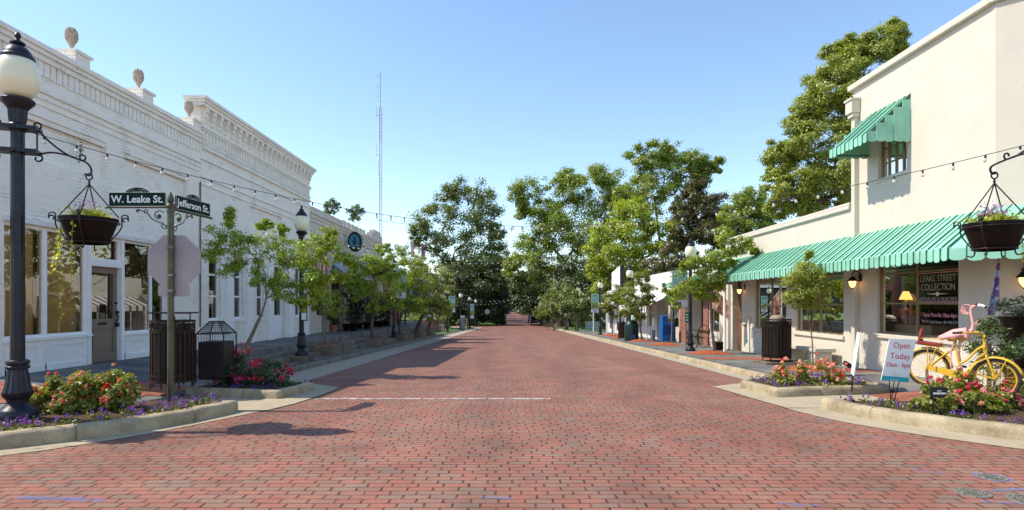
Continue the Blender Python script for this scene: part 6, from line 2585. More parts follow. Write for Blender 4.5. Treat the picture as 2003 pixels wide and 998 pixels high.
# black wire cage bin with a pyramid top
wb = root("wire_cage_bin", "black wire cage bin with pyramid top beside the brown bin", "litter bin", (-5.3, 10.55, .17))
x0, x1, y0, y1, z0 = -5.56, -5.08, 10.3, 10.78, .16
mb = MB()
for x in (x0, x1):
    for y in (y0, y1):
        mb.tube([(x, y, z0), (x, y, z0 + .86)], .012, 5)
        mb.tube([(x, y, z0 + .86), ((x0 + x1) / 2 + (x - (x0 + x1) / 2) * .35, (y0 + y1) / 2 + (y - (y0 + y1) / 2) * .35, z0 + 1.07)], .011, 5)
for z, k in ((z0 + .1, 1), (z0 + .86, 1), (z0 + 1.07, .35)):
    c = Vector(((x0 + x1) / 2, (y0 + y1) / 2, z))
    h_ = (x1 - x0) / 2 * k
    pts = [c + Vector((sx * h_, sy * h_, 0)) for sx, sy in ((-1, -1), (1, -1), (1, 1), (-1, 1), (-1, -1))]
    for p, q in zip(pts, pts[1:]):
        mb.tube([p, q], .011, 5)
mb.build("frame", iron_m, wb)
mb = MB()
c = Vector(((x0 + x1) / 2, (y0 + y1) / 2, 0))
for s in range(4):
    for k in range(1, 10):
        t = k / 10 * 2 - 1
        a = Vector((t * .24, -.24, z0 + .86))
        e = Vector((t * .24 * .35, -.24 * .35, z0 + 1.07))
        f_ = Vector((t * .24, -.24, z0 + .72))
        rot = Matrix.Rotation(s * math.pi / 2, 3, 'Z')
        mb.tube([c + rot @ f_, c + rot @ a, c + rot @ e], .003, 3)
    for k in range(1, 6):
        t = k / 6
        hh = .24 * (1 - .65 * t)
        a, e = Vector((-hh, -hh, z0 + .86 + .21 * t)), Vector((hh, -hh, z0 + .86 + .21 * t))
        rot = Matrix.Rotation(s * math.pi / 2, 3, 'Z')
        mb.tube([c + rot @ a, c + rot @ e], .003, 3)
mb.build("mesh", iron_m, wb)
MB().box(x0 + .02, x1 - .02, y0 + .02, y1 - .02, z0 + .05, z0 + .72).build("bag", black_m, wb, bevel=.02)

# dark bins by the right lamp
gb = root("green_litter_bin", "dark green litter bin with sloping shoulders by the right lamp", "litter bin", (6.35, 31.6, gz(31.6) + .13))
z = gz(31.6) + .13
mb = MB()
mb.lathe([(.36, 0), (.38, .05), (.38, .85), (.32, 1.0), (.2, 1.1), (.18, 1.12), (.02, 1.13)], (6.35, 31.6, z), 18)
mb.build("shell", M("dark_green_plastic", (.008, .03, .024), .4), gb, True)
MB().box(6.2, 6.5, 31.2, 31.25, z + .12, z + .35).build("label_plate", M("blue_label", (.02, .08, .2), .5), gb)
slat_bin("slatted grey brown bin just behind the dark green bin", (6.3, 33.6, gz(33.6) + .13), .3, 1.0, "flat")
gbx = root("grey_cabinet", "grey utility cabinet standing beside the far left lamp post", "cabinet", (-5.6, 63, gz(63)))
z = gz(63) + .1
MB().box(-5.62, -5.2, 62.6, 63.2, z, z + 1.35).build("body", M("grey_cabinet_paint", (.2, .2, .2), .5), gbx, bevel=.02)
MB().box(-5.64, -5.18, 62.58, 63.22, z + 1.35, z + 1.52).build("lid", M("pale_lid", (.5, .55, .58), .4), gbx)
gp = MB().lathe([(.13, 0), (.14, 1.2), (.12, 1.25), (.02, 1.27)], (-4.98 - .2, 66, gz(66) + .1), 12).build("stone_bollard", bed_wall_m, smooth=True)
tag(gp, "pale stone bollard right of the grey cabinet", "bollard")

# ------------------------------------------------------------------ benches
cb_ = root("concrete_bench", "pale concrete bench against the cream shop wall", "bench", (8.05, 16.0, gz(16) + .13))
z = gz(16) + .13
MB().box(7.75, 8.3, 15.1, 17.2, z + .36, z + .46).build("seat", stucco_trim_m, cb_, bevel=.015)
for y in (15.2, 16.7):
    mb = MB()
    mb.box(7.8, 8.25, y, y + .4, z, z + .358)
    mb.build("leg", stucco_trim_m, cb_, bevel=.015)

ib = root("iron_bench", "ornate dark iron bench outside the brick doorway", "bench", (7.7, 24.6, gz(24.6) + .13))
z = gz(24.6) + .13
mb = MB()
for k in range(5):
    mb.box(7.5 + k * .09, 7.56 + k * .09, 24.0, 25.4, z + .42, z + .44)
mb.build("seat", brownmetal_m, ib)
mb = MB()
mb.tube(bez([(7.98, 24.0, z + .44), (8.02, 24.0, z + .75), (8.04, 24.35, z + .88), (8.04, 24.7, z + .95), (8.04, 25.05, z + .88), (8.02, 25.4, z + .75), (7.98, 25.4, z + .44)], 6), .02, 6)
for y in (24.2, 24.45, 24.7, 24.95, 25.2):
    mb.tube(spiral((8.02, y, z + .64), (0, 1, 0), (0, 0, 1), .11, .03, 0, 9, 18), .013, 5)
mb.build("backrest", brownmetal_m, ib, True)
for y in (24.0, 25.4):
    mb = MB()
    mb.tube(bez([(7.98, y, z + .44), (8.0, y, z + .2), (8.08, y, z)], 5), .02, 6)
    mb.tube(bez([(7.5, y, z + .44), (7.54, y, z + .2), (7.44, y, z)], 5), .02, 6)
    mb.build("leg", brownmetal_m, ib, True)
    mb = MB()
    mb.tube(bez([(8.0, y, z + .66), (7.75, y, z + .7), (7.55, y, z + .66), (7.5, y, z + .56), (7.56, y, z + .44)], 5), .018, 6)
    mb.build("arm", brownmetal_m, ib, True)
pt = root("planter_pot", "dark pot with bare twigs beside the leaning tree trunk", "pot", (7.9, 22.6, gz(22.6) + .13))
z = gz(22.6) + .13
MB().lathe([(.16, 0), (.22, .1), (.24, .26), (.26, .28), (.26, .32), (.2, .32), (.02, .3)], (7.9, 22.6, z), 16).build("pot", pot_m, pt, True)
mb = MB()
for k in range(16):
    a = rng.uniform(0, 6.28)
    mb.tube([(7.9 + .1 * math.cos(a), 22.6 + .1 * math.sin(a), z + .3), (7.9 + .2 * math.cos(a), 22.6 + .2 * math.sin(a), z + .95 + rng.uniform(-.1, .2))], .006, 4)
mb.build("twigs", lightbark_m, pt)
ut = root("utility_pole", "plain white pipe standing in front of the cream shop's end pilaster", "pole", (7.1, 19.5, gz(19.5) + .13))
MB().tube([(7.55, 21.0, gz(21) + .1), (7.55, 21.0, 2.3)], .045, 10).build("shaft", white_m, ut, True)
# slatted bench behind the left shop window
wbn = root("slatted_bench", "slatted wooden bench inside the white shop behind the window", "bench", (-9.3, 13.8, .3))
mb = MB()
for k in range(8):
    mb.box(-9.35, -9.32, 13.2, 14.5, .66 + k * .07, .70 + k * .07)
mb.build("backrest", wood_m, wbn)
mb = MB()
for k in range(5):
    mb.box(-9.3 + k * .09, -9.23 + k * .09, 13.2, 14.5, .6, .63)
mb.build("seat", wood_m, wbn)
for y in (13.25, 14.4):
    MB().box(-9.36, -8.95, y, y + .05, .1, .6).build("leg", darkwood_m, wbn)
bk_ = root("window_poster", "blue and white leaflet standing in the left shop window", "leaflet", (-8.95, 11.75, .94))
mb = MB()
mb.obox((-8.98, 11.7, 1.1), (.9, .0, .3), (0, 1, 0), (-.3, 0, .9), .004, .09, .18)
mb.build("sheet", M("leaflet_blue", (.05, .25, .45), .5), bk_)
MB().obox((-8.972, 11.7, 1.2), (.9, .0, .3), (0, 1, 0), (-.3, 0, .9), .004, .07, .04).build("panel", signwhite_m, bk_)


# ------------------------------------------------------------------ wall lanterns, flags, display in the windows
warm_m = emit_mat("warm_lamp_glass", (1.0, .55, .2), 1.6)


def wall_lamp(label, y, z, x=XR, dx=-1, dy=0):
    rt = root("wall_lantern", label, "wall lamp", (x, y, z), "lanterns on the cream shop wall")
    o = Vector((x, y, z))
    u = Vector((dx, dy, 0)).normalized()
    up = Vector((0, 0, 1))
    c = o + u * .2 + up * -.02
    mb = MB()
    s_ = u.cross(up)
    mb.obox(o + u * .01 + up * .05, u, s_, up, .012, .05, .09)
    mb.tube(bez([o + up * .05, o + u * .04 + up * .18, o + u * .13 + up * .22, o + u * .2 + up * .16, o + u * .2 + up * .08], 6), .012, 6)
    mb.lathe([(.02, .1), (.05, .09), (.06, .06), (.11, .01), (.115, -.01), (.1, -.012)], tuple(c), 12)
    for k in range(6):
        a = 2 * math.pi * k / 6
        d = Vector((math.cos(a), math.sin(a), 0))
        mb.tube(bez([c + d * .1 - up * .01, c + d * .085 - up * .1, c + d * .03 - up * .18], 4), .006, 4)
    mb.sphere(c - up * .19, .018)
    mb.build("bracket", iron_m, rt, True)
    MB().lathe([(.085, -.012), (.08, -.08), (.055, -.14), (.02, -.17)], tuple(c), 12).build("glass", warm_m, rt, True)


wall_lamp("lantern on the cream wall left of the big lettered window", 14.30, 2.12)
wall_lamp("lantern beside the carved brown door", 21.45, 2.08)
wall_lamp("lantern on the corner wall by the fern urn at the right edge", 10.02, 2.02, 8.73, -.7, -.7)

# cloth flag furled on the corner, floral flag by the door
fcloth_m, nt, b = newmat("floral_flag_cloth")
tc = N(nt, "ShaderNodeTexCoord")
r_ = ramp(nt, [(.38, (.55, .42, .33)), (.5, (.42, .2, .16)), (.6, (.12, .07, .06)), (.7, (.5, .3, .28))])
nt.links.new(noise(nt, tc.outputs["Object"], 5, 3, .6), r_.inputs[0])
nt.links.new(r_.outputs[0], b.inputs["Base Color"])
b.inputs["Roughness"].default_value = .9
ff = root("floral_flag", "brown floral flag on an angled pole by the carved door", "flag", (XR, 21.2, 1.2))
mb = MB()
pa, pb = Vector((XR - .02, 20.95, .95)), Vector((XR - 1.15, 21.5, 2.1))
mb.tube([pa, pb], .014, 6)
mb.box(XR - .08, XR, 20.9, 21.0, .85, 1.05)
mb.build("pole", stucco_trim_m, ff)
ax_ = (pb - pa).normalized()
mb = MB()
vs = []
for i in range(9):
    for j in range(7):
        q = pb - ax_ * (.02 + .75 * i / 8) + Vector((-.05 * j / 6, .05 * math.sin(i * 1.1 + j * .5) * (j / 6), -.72 * j / 6 * (1 - .12 * (i / 8))))
        vs.append(q)
mb.add(vs, [(i * 7 + j, i * 7 + j + 1, (i + 1) * 7 + j + 1, (i + 1) * 7 + j) for i in range(8) for j in range(6)])
mb.build("flag", fcloth_m, ff, True)
wcloth_m, nt, b = newmat("violet_flag_cloth")
tc = N(nt, "ShaderNodeTexCoord")
r_ = ramp(nt, [(.36, (.42, .5, .7)), (.45, (.5, .5, .62)), (.52, (.16, .06, .26)), (.6, (.45, .12, .25)), (.68, (.3, .38, .62))])
nt.links.new(noise(nt, tc.outputs["Object"], 4.5, 3, .6), r_.inputs[0])
nt.links.new(r_.outputs[0], b.inputs["Base Color"])
b.inputs["Roughness"].default_value = .9
vf = root("violet_flag", "furled violet and blue flag hanging at the shop corner", "flag", (8.4, 10.1, 2.0))
top = P(1953, 507, 9.95)
mb = MB()
mb.tube([top + Vector((0, 0, .05)), P(1951, 598, 10.0) + Vector((.02, 0, 0))], .012, 6)
mb.build("pole", terra_m, vf)
mb = MB()
vs = []
for i in range(11):
    t = i / 10
    for j in range(9):
        u = j / 8
        w = .04 + .2 * t
        q = P(1953 - 13 * t, 509 + 105 * t - 8 * u * t, 9.9)
        vs.append(q + Vector(((u - .5) * w, -.05 * math.sin(u * 9 + t * 2) * (.3 + t), -.05 * math.sin(u * 5) * t)))
mb.add(vs, [(i * 9 + j, i * 9 + j + 1, (i + 1) * 9 + j + 1, (i + 1) * 9 + j) for i in range(10) for j in range(8)])
mb.build("flag", wcloth_m, vf, True)
text("WELCOME", "lettering", rose_m, vf, P(1941, 606, 9.8), (1, 0, .25), (-.25, 0, 1), .05, .2, .001)
# white red flag bunting hanging under the cream shop's awning
hf_m, nt, b = newmat("red_white_stripes")
tc = N(nt, "ShaderNodeTexCoord")
sp = N(nt, "ShaderNodeSeparateXYZ")
nt.links.new(tc.outputs["Object"], sp.inputs[0])
st = math_node(nt, 'GREATER_THAN', math_node(nt, 'FRACT', math_node(nt, 'MULTIPLY', math_node(nt, 'ADD', sp.outputs[0], sp.outputs[1]), 4.5)), .5)
nt.links.new(mixc(nt, st, (.5, .03, .03), (.6, .58, .56)), b.inputs["Base Color"])
hfl = root("striped_flag", "red and white striped flag hanging beside the striped awning", "flag", (XL + .5, 25.4, 3.4))
MB().tube([(XL, 25.3, 3.95), (XL + .9, 25.35, 4.0)], .02, 6).build("pole", white_m, hfl)
mb = MB()
vs = [(XL + .05 + .8 * i / 8, 25.33 + .05 * math.sin(i * 1.4), z) for i in range(9) for z in (3.95, 2.7)]
mb.add(vs, [(2 * i, 2 * i + 1, 2 * i + 3, 2 * i + 2) for i in range(8)])
mb.build("flag", hf_m, hfl, True)


def table_lamp(label, x, y, z, s, lit):
    rt = root("table_lamp", label, "lamp", (x, y, z), "lamps in the shop window")
    MB().lathe([(.08 * s, 0), (.03 * s, .03 * s), (.04 * s, .2 * s), (.015 * s, .32 * s)], (x, y, z), 12).build("base", M("brass", (.5, .33, .12), .35, .9), rt, True)
    MB().lathe([(.19 * s, .3 * s), (.17 * s, .36 * s), (.08 * s, .56 * s)], (x, y, z), 16, cap=False).build("lamp_shade", lit, rt, True)


lampshade_lit = emit_mat("lit_lamp_shade", (1.0, .58, .16), 1.3)
shade_dim = emit_mat("dim_lamp_shade", (.55, .3, .08), .2)
table_lamp("lit table lamp with pleated yellow shade in the big window", 8.88, 13.3, 1.42, .72, lampshade_lit)
table_lamp("dimmer domed table lamp at the far side of the big window", 9.3, 13.75, 1.38, .7, shade_dim)
o = MB().box(8.75, 9.6, 12.3, 14.0, .4, 1.08).build("display_table", tanint_m)
tag(o, "cloth covered display table inside the big window", "table")
sf = root("sunflower_bunch", "bunch of orange flowers on the display table", "flowers", (8.95, 13.4, 1.08))
m = 260
C = in_ball(m) * np.array([.16, .35, .12]) + np.array([8.95, 13.3, 1.3])
leaf_mesh("blossoms", C, .09 * (.6 + nr.random(m)), leaf_cols(m, (.45, .12, .02), .4, .3), petalm, sf, .2, None, .8)
MB().lathe([(.12, 0), (.16, .2)], (8.95, 13.3, 1.08), 12).build("pot", terra_m, sf, True)
for (y, z, lab) in ((15.9, 1.25, "small striped flag leaning at the middle window"), (15.45, .95, "small striped flag beside white cloth in the middle window")):
    rt = root("small_flag", lab, "flag", (8.8, y, z), "small striped flags in the shop window")
    mb = MB()
    vs = [(8.72 + .02 * math.sin(i), y - .16 + .32 * i / 5 - .08 * j, z + .22 * j - .03 * i) for j in range(2) for i in range(6)]
    mb.add(vs, [(i, i + 1, 7 + i, 6 + i) for i in range(5)])
    mb.build("cloth", hf_m, rt)
    MB().tube([(8.72, y + .17, z - .35), (8.72, y + .12, z + .3)], .008, 5).build("stick", wood_m, rt)
o = MB().sphere((8.85, 15.85, .9), .12, .32, .16).sphere((8.8, 16.2, .86), .12, .2, .13).build("white_cloth", signwhite_m, smooth=True)
tag(o, "bundle of white cloth displayed in the middle window", "cloth")
m = 500
C = in_ball(m) * np.array([.15, .6, .2]) + np.array([8.9, 15.7, 1.1])
gd = root("window_greenery", "leafy arrangement behind the small flags in the window", "plant", (8.9, 15.7, .8))
leaf_mesh("foliage", C, .07 * (.6 + nr.random(m)), leaf_cols(m, (.05, .1, .02), .4, .3), leafm, gd)
MB().tube([(8.9, 15.7, .8), (8.9, 15.7, 1.1)], .02, 6).build("stem", wood_m, gd)

# blue newspaper box
nb_ = root("newspaper_box", "bright blue newspaper box before the dark shop doorway", "newspaper box", (7.75, 29.6, gz(29.6) + .13))
z = gz(29.6) + .13
MB().box(7.45, 8.05, 29.4, 30.0, z + .05, z + 1.0).build("body", blue_m, nb_, bevel=.02)
MB().box(7.47, 7.75, 29.45, 29.95, z + 1.0, z + 1.35).build("coin_box", blue_m, nb_, bevel=.02)
MB().quad((7.52, 29.397, z + .4), (7.98, 29.397, z + .4), (7.98, 29.397, z + .85), (7.52, 29.397, z + .85)).build("window", M("blue_pane", (.01, .06, .2), .2), nb_)
o = MB().box(7.2, 7.4, 30.6, 30.9, z, z + .6).build("grey_box", M("grey_box_paint", (.2, .2, .21), .6), bevel=.02)
tag(o, "small grey box beside the blue newspaper box", "box")


# ------------------------------------------------------------------ person by the bins
def person(label, x, y, z, h, shirt, trousers, hair, skin_c):
    rt = root("person", label, "person", (x, y, z))
    s = h / 1.7

    def V(a, b_, c):
        return Vector((x + a * s, y + b_ * s, z + c * s))
    pts = [V(0, 0, .95), V(0, 0, 1.15), V(0, 0, 1.38), V(0, -.01, 1.48), V(0, -.02, 1.6), V(-.17, 0, 1.36), V(-.22, .02, 1.1), V(-.2, -.08, .88), V(.17, 0, 1.36), V(.22, .02, 1.1), V(.2, -.08, .88),
           V(-.09, 0, .85), V(-.1, -.02, .48), V(-.1, .03, .08), V(-.1, -.1, .04), V(.09, 0, .85), V(.1, -.02, .48), V(.1, .03, .08), V(.1, -.1, .04)]
    ed = [(0, 1), (1, 2), (2, 3), (3, 4), (2, 5), (5, 6), (6, 7), (2, 8), (8, 9), (9, 10), (0, 11), (11, 12), (12, 13), (13, 14), (0, 15), (15, 16), (16, 17), (17, 18)]
    rr = [(.15, .1), (.13, .095), (.15, .1), .05, .085, .055, .042, .035, .055, .042, .035, .085, .06, .045, .04, .085, .06, .045, .04]
    skin("body", pts, ed, [tuple(q * s for q in r) if isinstance(r, tuple) else r * s for r in rr], skin_c, rt)
    mb = MB()
    mb.lathe([(.19 * s, .0), (.165 * s, .25 * s), (.19 * s, .48 * s), (.14 * s, .56 * s), (.06 * s, .59 * s)], (x, y, z + .9 * s), 14)
    for sx in (-1, 1):
        mb.tube([V(.16 * sx, 0, 1.4), V(.215 * sx, .02, 1.12)], [.065 * s, .06 * s], 8)
    mb.build("shirt", shirt, rt, True, ang=70)
    mb = MB()
    for sx in (-1, 1):
        mb.tube([V(.09 * sx, 0, .95), V(.1 * sx, -.02, .48), V(.1 * sx, .03, .08)], [.105 * s, .08 * s, .065 * s], 10)
    mb.build("trousers", trousers, rt, True)
    mb = MB()
    mb.sphere(V(0, .02, 1.63), .105 * s, .11 * s, .12 * s)
    mb.build("hair", hair, rt, True)
    mb = MB()
    for sx in (-1, 1):
        mb.sphere(V(.035 * sx, -.095, 1.61), .012 * s, .012 * s, .012 * s, 6, 4)
    mb.build("eyes", black_m, rt, True)


person("person with reddish hair in a pale green top near the bins", 7.35, 36.0, gz(36) + .13, 1.62, M("pale_green_shirt", (.35, .5, .42), .8), M("dark_trousers", (.03, .035, .04), .8), M("red_hair", (.3, .09, .03), .6),
       M("skin_tone", (.5, .3, .2), .6))

# picket fence
pf = root("picket_fence", "pale blue white picket fence beyond the small lawn", "fence", (7.7, 60.5, gz(60)))
mb = MB()
a, c = P(1146, 0, 60.3).x, P(1174, 0, 60.3).x
z = gz(60) + .12
for k in range(14):
    x = a + (c - a) * k / 13
    mb.add([(x - .04, 60.3, z), (x + .04, 60.3, z), (x + .04, 60.3, z + .85), (x, 60.3, z + .95), (x - .04, 60.3, z + .85)], [tuple(range(5))])
for zz in (z + .25, z + .65):
    mb.box(a - .05, c + .05, 60.31, 60.35, zz, zz + .07)
o = mb.build("pickets", M("fence_paint", (.55, .62, .66), .6), pf)
s = o.modifiers.new("thickness", 'SOLIDIFY')
s.thickness = .02


# ------------------------------------------------------------------ cars far down the street
def car(label, x, y, paint, h=1.65, w=1.85, L=4.5, back=True):
    z = gz(y) + .02
    rt = root("parked_car", label, "car", (x, y, z), "cars parked far down the street")
    prof = [(0, .35), (.02, .75), (.08, 1.02), (.32, h - .1), (.6, h), (2.2, h), (2.9, 1.12), (4.2, .95), (L, .75), (L, .35)]
    mb = MB()
    n = len(prof)
    vs = []
    for sx, inset in ((-1, 1), (1, 1)):
        for (yy, zz) in prof:
            k = w / 2 * (1 - .14 * max(0, (zz - 1.0) / (h - 1.0)))
            vs.append((x + sx * k, y + yy, z + zz))
    mb.add(vs, [tuple(range(n)), tuple(reversed(range(n, 2 * n)))] + [(i, n + i, n + (i + 1) % n, (i + 1) % n) for i in range(n)])
    mb.build("body", paint, rt, bevel=.05)
    gm = M("car_glass", (.012, .014, .018), .08, spec=.8)
    k = w / 2
    MB().add([(x - k * .78, y + .09, z + 1.08), (x + k * .78, y + .09, z + 1.08), (x + k * .7, y + .3, z + h - .16), (x - k * .7, y + .3, z + h - .16)], [(0, 1, 2, 3)]).build("rear_window", gm, rt)
    for sx in (-1, 1):
        MB().add([(x + sx * (k * .985 + .004), y + .5, z + 1.05), (x + sx * (k * .985 + .004), y + 2.6, z + 1.08), (x + sx * (k * .89 + .01), y + 2.1, z + h - .14), (x + sx * (k * .89 + .01), y + .6, z + h - .14)], [(0, 1, 2, 3)]).build("side_window", gm, rt)
        MB().box(x + sx * k * .8 - .09, x + sx * k * .8 + .09, y - .03, y + .05, z + .78, z + 1.0).build("tail_light", M("tail_red", (.3, .01, .01), .3), rt)
        for yy in (.85, L - .9):
            wh = MB().tube([(x + sx * (k - .2), y + yy, z + .33), (x + sx * (k + .005), y + yy, z + .33)], .34, 16).build("wheel", rubber_m, rt, True)
            MB().tube([(x + sx * (k - .1), y + yy, z + .33), (x + sx * (k + .012), y + yy, z + .33)], .2, 12).build("rim", chrome_m, wh, True)
    MB().box(x - k * .95, x + k * .95, y - .08, y + .1, z + .32, z + .55).build("bumper", black_m, rt, bevel=.03)
    MB().box(x - .26, x + .26, y - .04, y + .02, z + .62, z + .74).build("number_plate", signwhite_m, rt)


car("dark blue black car parked nearest at the far right kerb", 3.95, 101, M("car_dark", (.012, .016, .028), .25, .3, coat=.8, var=.05))
car("pale silver car parked just behind the dark one", 3.75, 113, M("car_pale", (.42, .40, .40), .3, .3, coat=.8, var=.05))
car("small blue car far away at the left edge of the street", -1.9, 212, M("car_blue", (.02, .16, .5), .3, .1, coat=.8, var=.05), h=1.5)
car("dark car standing under the far left trees", -12.5, 98, M("car_black", (.01, .01, .012), .25, .3, coat=.8, var=.05))
# stop sign back on the far left
fs = root("far_stop_sign", "back of a small stop sign at the far left corner", "sign", (-5.0, 92, gz(92)))
t = P(953, 610, 92)
MB().tube([(t.x, 92, gz(92)), (t.x, 92, t.z + .4)], .04, 6).build("post", brownmetal_m, fs)
MB().add([(t.x + 1.0 * x, 91.94, t.z + 1.0 * z) for x, z in oct_] + [(t.x + x, 91.95, t.z + z) for x, z in oct_], [tuple(range(8)), tuple(reversed(range(8, 16)))] + [(i, 8 + i, 8 + (i + 1) % 8, (i + 1) % 8) for i in range(8)]).build("plate", alu_m, fs)


# ------------------------------------------------------------------ rose beds
def rose_bush(label, lobes, flowers, cols, z0, nleaf=2600, leaf=.05, fsize=.045, leafcol=(.19, .225, .025), group="rose bushes in the corner beds"):
    c0 = Vector(lobes[0][0])
    rt = root("rose_bush", label, "rose bush", (c0.x, c0.y, z0), group)
    tot = sum(r ** 2 for c, r in lobes)
    P_, O_, ends = [], [], []
    for c, r in lobes:
        p, o_, e = crown_points([(c, r)], max(4, int(nleaf * r * r / tot / 26)), 26, .34, .55, .8)
        keep = p[:, 2] > z0 + .03
        P_.append(p[keep])
        O_.append(o_[keep])
        ends += e
    C, O_ = np.vstack(P_), np.vstack(O_)
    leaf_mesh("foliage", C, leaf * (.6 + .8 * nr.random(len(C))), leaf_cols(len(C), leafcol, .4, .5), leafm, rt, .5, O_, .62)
    mb = MB()
    for cc, c, r in ends[::2]:
        b0 = Vector((c[0] + rng.uniform(-.1, .1), c[1] + rng.uniform(-.1, .1), z0))
        e = Vector(cc)
        mb.tube([b0, b0.lerp(e, .55) + Vector((0, 0, .04)), e], [.007, .005, .003], 4, False)
    mb.build("stems", M("rose_stem", (.06, .06, .02), .8), rt)
    # blooms: rings of petals, on the outside of the clumps
    pc, ps, pcol, pn = [], [], [], []
    cand = [e for e in ends if e[0][2] > z0 + .12 and np.linalg.norm(np.array(e[0]) - np.array(e[1])) < e[2] * .95]
    for i in range(flowers):
        cc, c, r = cand[rng.randrange(len(cand))]
        d = np.array(cc) - np.array(c)
        d /= np.linalg.norm(d) + 1e-9
        d = d + np.array([0, -.35, .45])
        d /= np.linalg.norm(d)
        o0 = np.array(cc) + d * r * .3 + nr.normal(size=3) * r * .12
        col = np.array(cols[rng.randrange(len(cols))])
        for b_ in range(rng.choice([1, 1, 2, 3])):
            o1 = o0 + nr.normal(size=3) * fsize * (1.0 if b_ else 0)
            m = 16
            q = in_ball(m) * fsize * .62
            pc.append(o1 + q)
            pn.append(q / fsize * 2.5)
            ps.append(np.full(m, fsize * .85))
            pcol.append(np.clip(col * (.75 + .5 * nr.random((m, 1))), 0, 1))
    leaf_mesh("blossoms", np.vstack(pc), np.concatenate(ps), np.vstack(pcol), petalm, rt, .0, np.vstack(pn), .95)
    return rt


def W3(x, y, Y):
    p = P(x, y, Y)
    return (p.x, p.y, p.z)


RED = [(.62, .05, .035), (.68, .12, .06), (.74, .28, .18), (.6, .04, .06), (.76, .36, .26)]
PINK = [(.66, .06, .16), (.72, .10, .24), (.62, .04, .08), (.78, .25, .32)]
CORAL = [(.70, .16, .11), (.76, .30, .23), (.66, .07, .07), (.80, .47, .36), (.78, .38, .34)]
sc = 7.75 / F
rose_bush("tall red rose bush in the near left bed beside the sign post", [(W3(205, 764, 7.95), 50 * sc), (W3(232, 768, 7.8), 38 * sc), (W3(172, 774, 7.75), 38 * sc), (W3(150, 784, 7.7), 24 * sc)], 64, RED, .13, 8500, fsize=.036)
rose_bush("lower coral rose bush between the big lamp base and the tall roses", [(W3(110, 778, 7.6), 36 * sc), (W3(80, 775, 7.7), 27 * sc), (W3(140, 785, 7.6), 27 * sc)], 28, CORAL, .13, 4400, fsize=.036)
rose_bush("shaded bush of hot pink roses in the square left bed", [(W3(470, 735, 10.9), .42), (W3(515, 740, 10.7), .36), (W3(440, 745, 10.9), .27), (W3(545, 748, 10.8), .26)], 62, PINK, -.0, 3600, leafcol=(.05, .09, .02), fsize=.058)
rose_bush("coral rose bush in the small sunny right bed", [(W3(1560, 742, 10.7), .34), (W3(1605, 745, 10.8), .33), (W3(1530, 745, 10.9), .24), (W3(1635, 750, 10.8), .22)], 54, CORAL, .05, 4200, fsize=.052)
rose_bush("pink rose bush under the bicycle's middle", [(W3(1850, 770, 7.9), .24), (W3(1885, 775, 7.8), .27), (W3(1840, 790, 7.6), .17), (W3(1910, 785, 7.6), .2), (W3(1880, 745, 8.1), .16)], 40, CORAL + PINK, .12, 4400)
rose_bush("red rose bush under the bicycle's front wheel", [(W3(1970, 780, 8.0), .24), (W3(2000, 775, 8.2), .26), (W3(1945, 795, 7.7), .16)], 26, PINK, .12, 2600)
rose_bush("sparse low rose shoots left of the black plaque", [(W3(1800, 790, 7.9), .12), (W3(1815, 785, 8.1), .12)], 8, RED, .12, 500)


def groundcover(label, inside, bbox, n, nf, z, leafcol=(.12, .15, .03), fcol=(.24, .09, .46), cond=None, h=.10):
    rt = None
    C, Fl = [], []
    x0, x1, y0, y1 = bbox
    tufts = []
    tries = 0
    while len(tufts) < n and tries < n * 40:
        tries += 1
        x, y = rng.uniform(x0, x1), rng.uniform(y0, y1)
        if inside(x, y) and (cond is None or cond(x, y)):
            tufts.append((x, y, rng.uniform(.5, 1.2)))
    for (x, y, s) in tufts:
        m = 34
        q = in_ball(m) * np.array([.09 * s, .09 * s, h * s])
        q[:, 2] = np.abs(q[:, 2])
        C.append(q + np.array([x, y, gz(y) + z]))
        for _ in range(rng.choice([0, 1, 1, 2]) if nf else 0):
            m = 10
            o0 = np.array([x + rng.uniform(-.07, .07), y + rng.uniform(-.07, .07), gz(y) + z + h * s * rng.uniform(.8, 1.15)])
            Fl.append(o0 + in_ball(m) * np.array([.028, .028, .038]))
    C = np.vstack(C)
    if nf:
        Fl = np.vstack(Fl)
        rt = root("violet_groundcover", label, "groundcover", (tufts[0][0], tufts[0][1], z))
        rt["kind"] = "stuff"
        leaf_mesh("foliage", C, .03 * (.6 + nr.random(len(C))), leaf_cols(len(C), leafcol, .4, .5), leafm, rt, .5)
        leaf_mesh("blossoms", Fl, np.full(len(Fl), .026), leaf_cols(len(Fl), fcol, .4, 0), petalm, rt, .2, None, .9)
    else:
        o = leaf_mesh("low_groundcover", C, .03 * (.6 + nr.random(len(C))), leaf_cols(len(C), leafcol, .4, .5), leafm, None, .5)
        tag(o, label, "groundcover", None, "stuff")


def near_line(pts, d0, d1):
    q = [Vector((p[0], p[1])) for p in pts]

    def f(x, y):
        v = Vector((x, y))
        dm = min((v - p).length for p in q)
        return d0 < dm < d1
    return f


groundcover("band of violet flowers along the near left kerb", in_LB1, (-9, -4, 5.2, 8.7), 230, 1, .13, cond=near_line(resample([(p.x, p.y) for p in LK], .08), .14, .75))
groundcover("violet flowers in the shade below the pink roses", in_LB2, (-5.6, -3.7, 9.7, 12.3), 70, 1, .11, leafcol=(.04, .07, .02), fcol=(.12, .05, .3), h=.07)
groundcover("violet flowers along the front of the small sunny bed", in_RB2, (4.4, 6.7, 9.9, 12.4), 120, 1, .12, h=.08)
groundcover("thin violet flowers along the bicycle bed's kerb", in_RB1, (4.6, 9, 5, 9), 75, 1, .12, cond=near_line(resample([(p.x, p.y) for p in RK], .08), .2, .6), h=.07)
groundcover("sprigs of green groundcover at the tip of the bicycle bed", in_RB1, (4.6, 6.6, 6.3, 9), 40, 0, .12, h=.06)

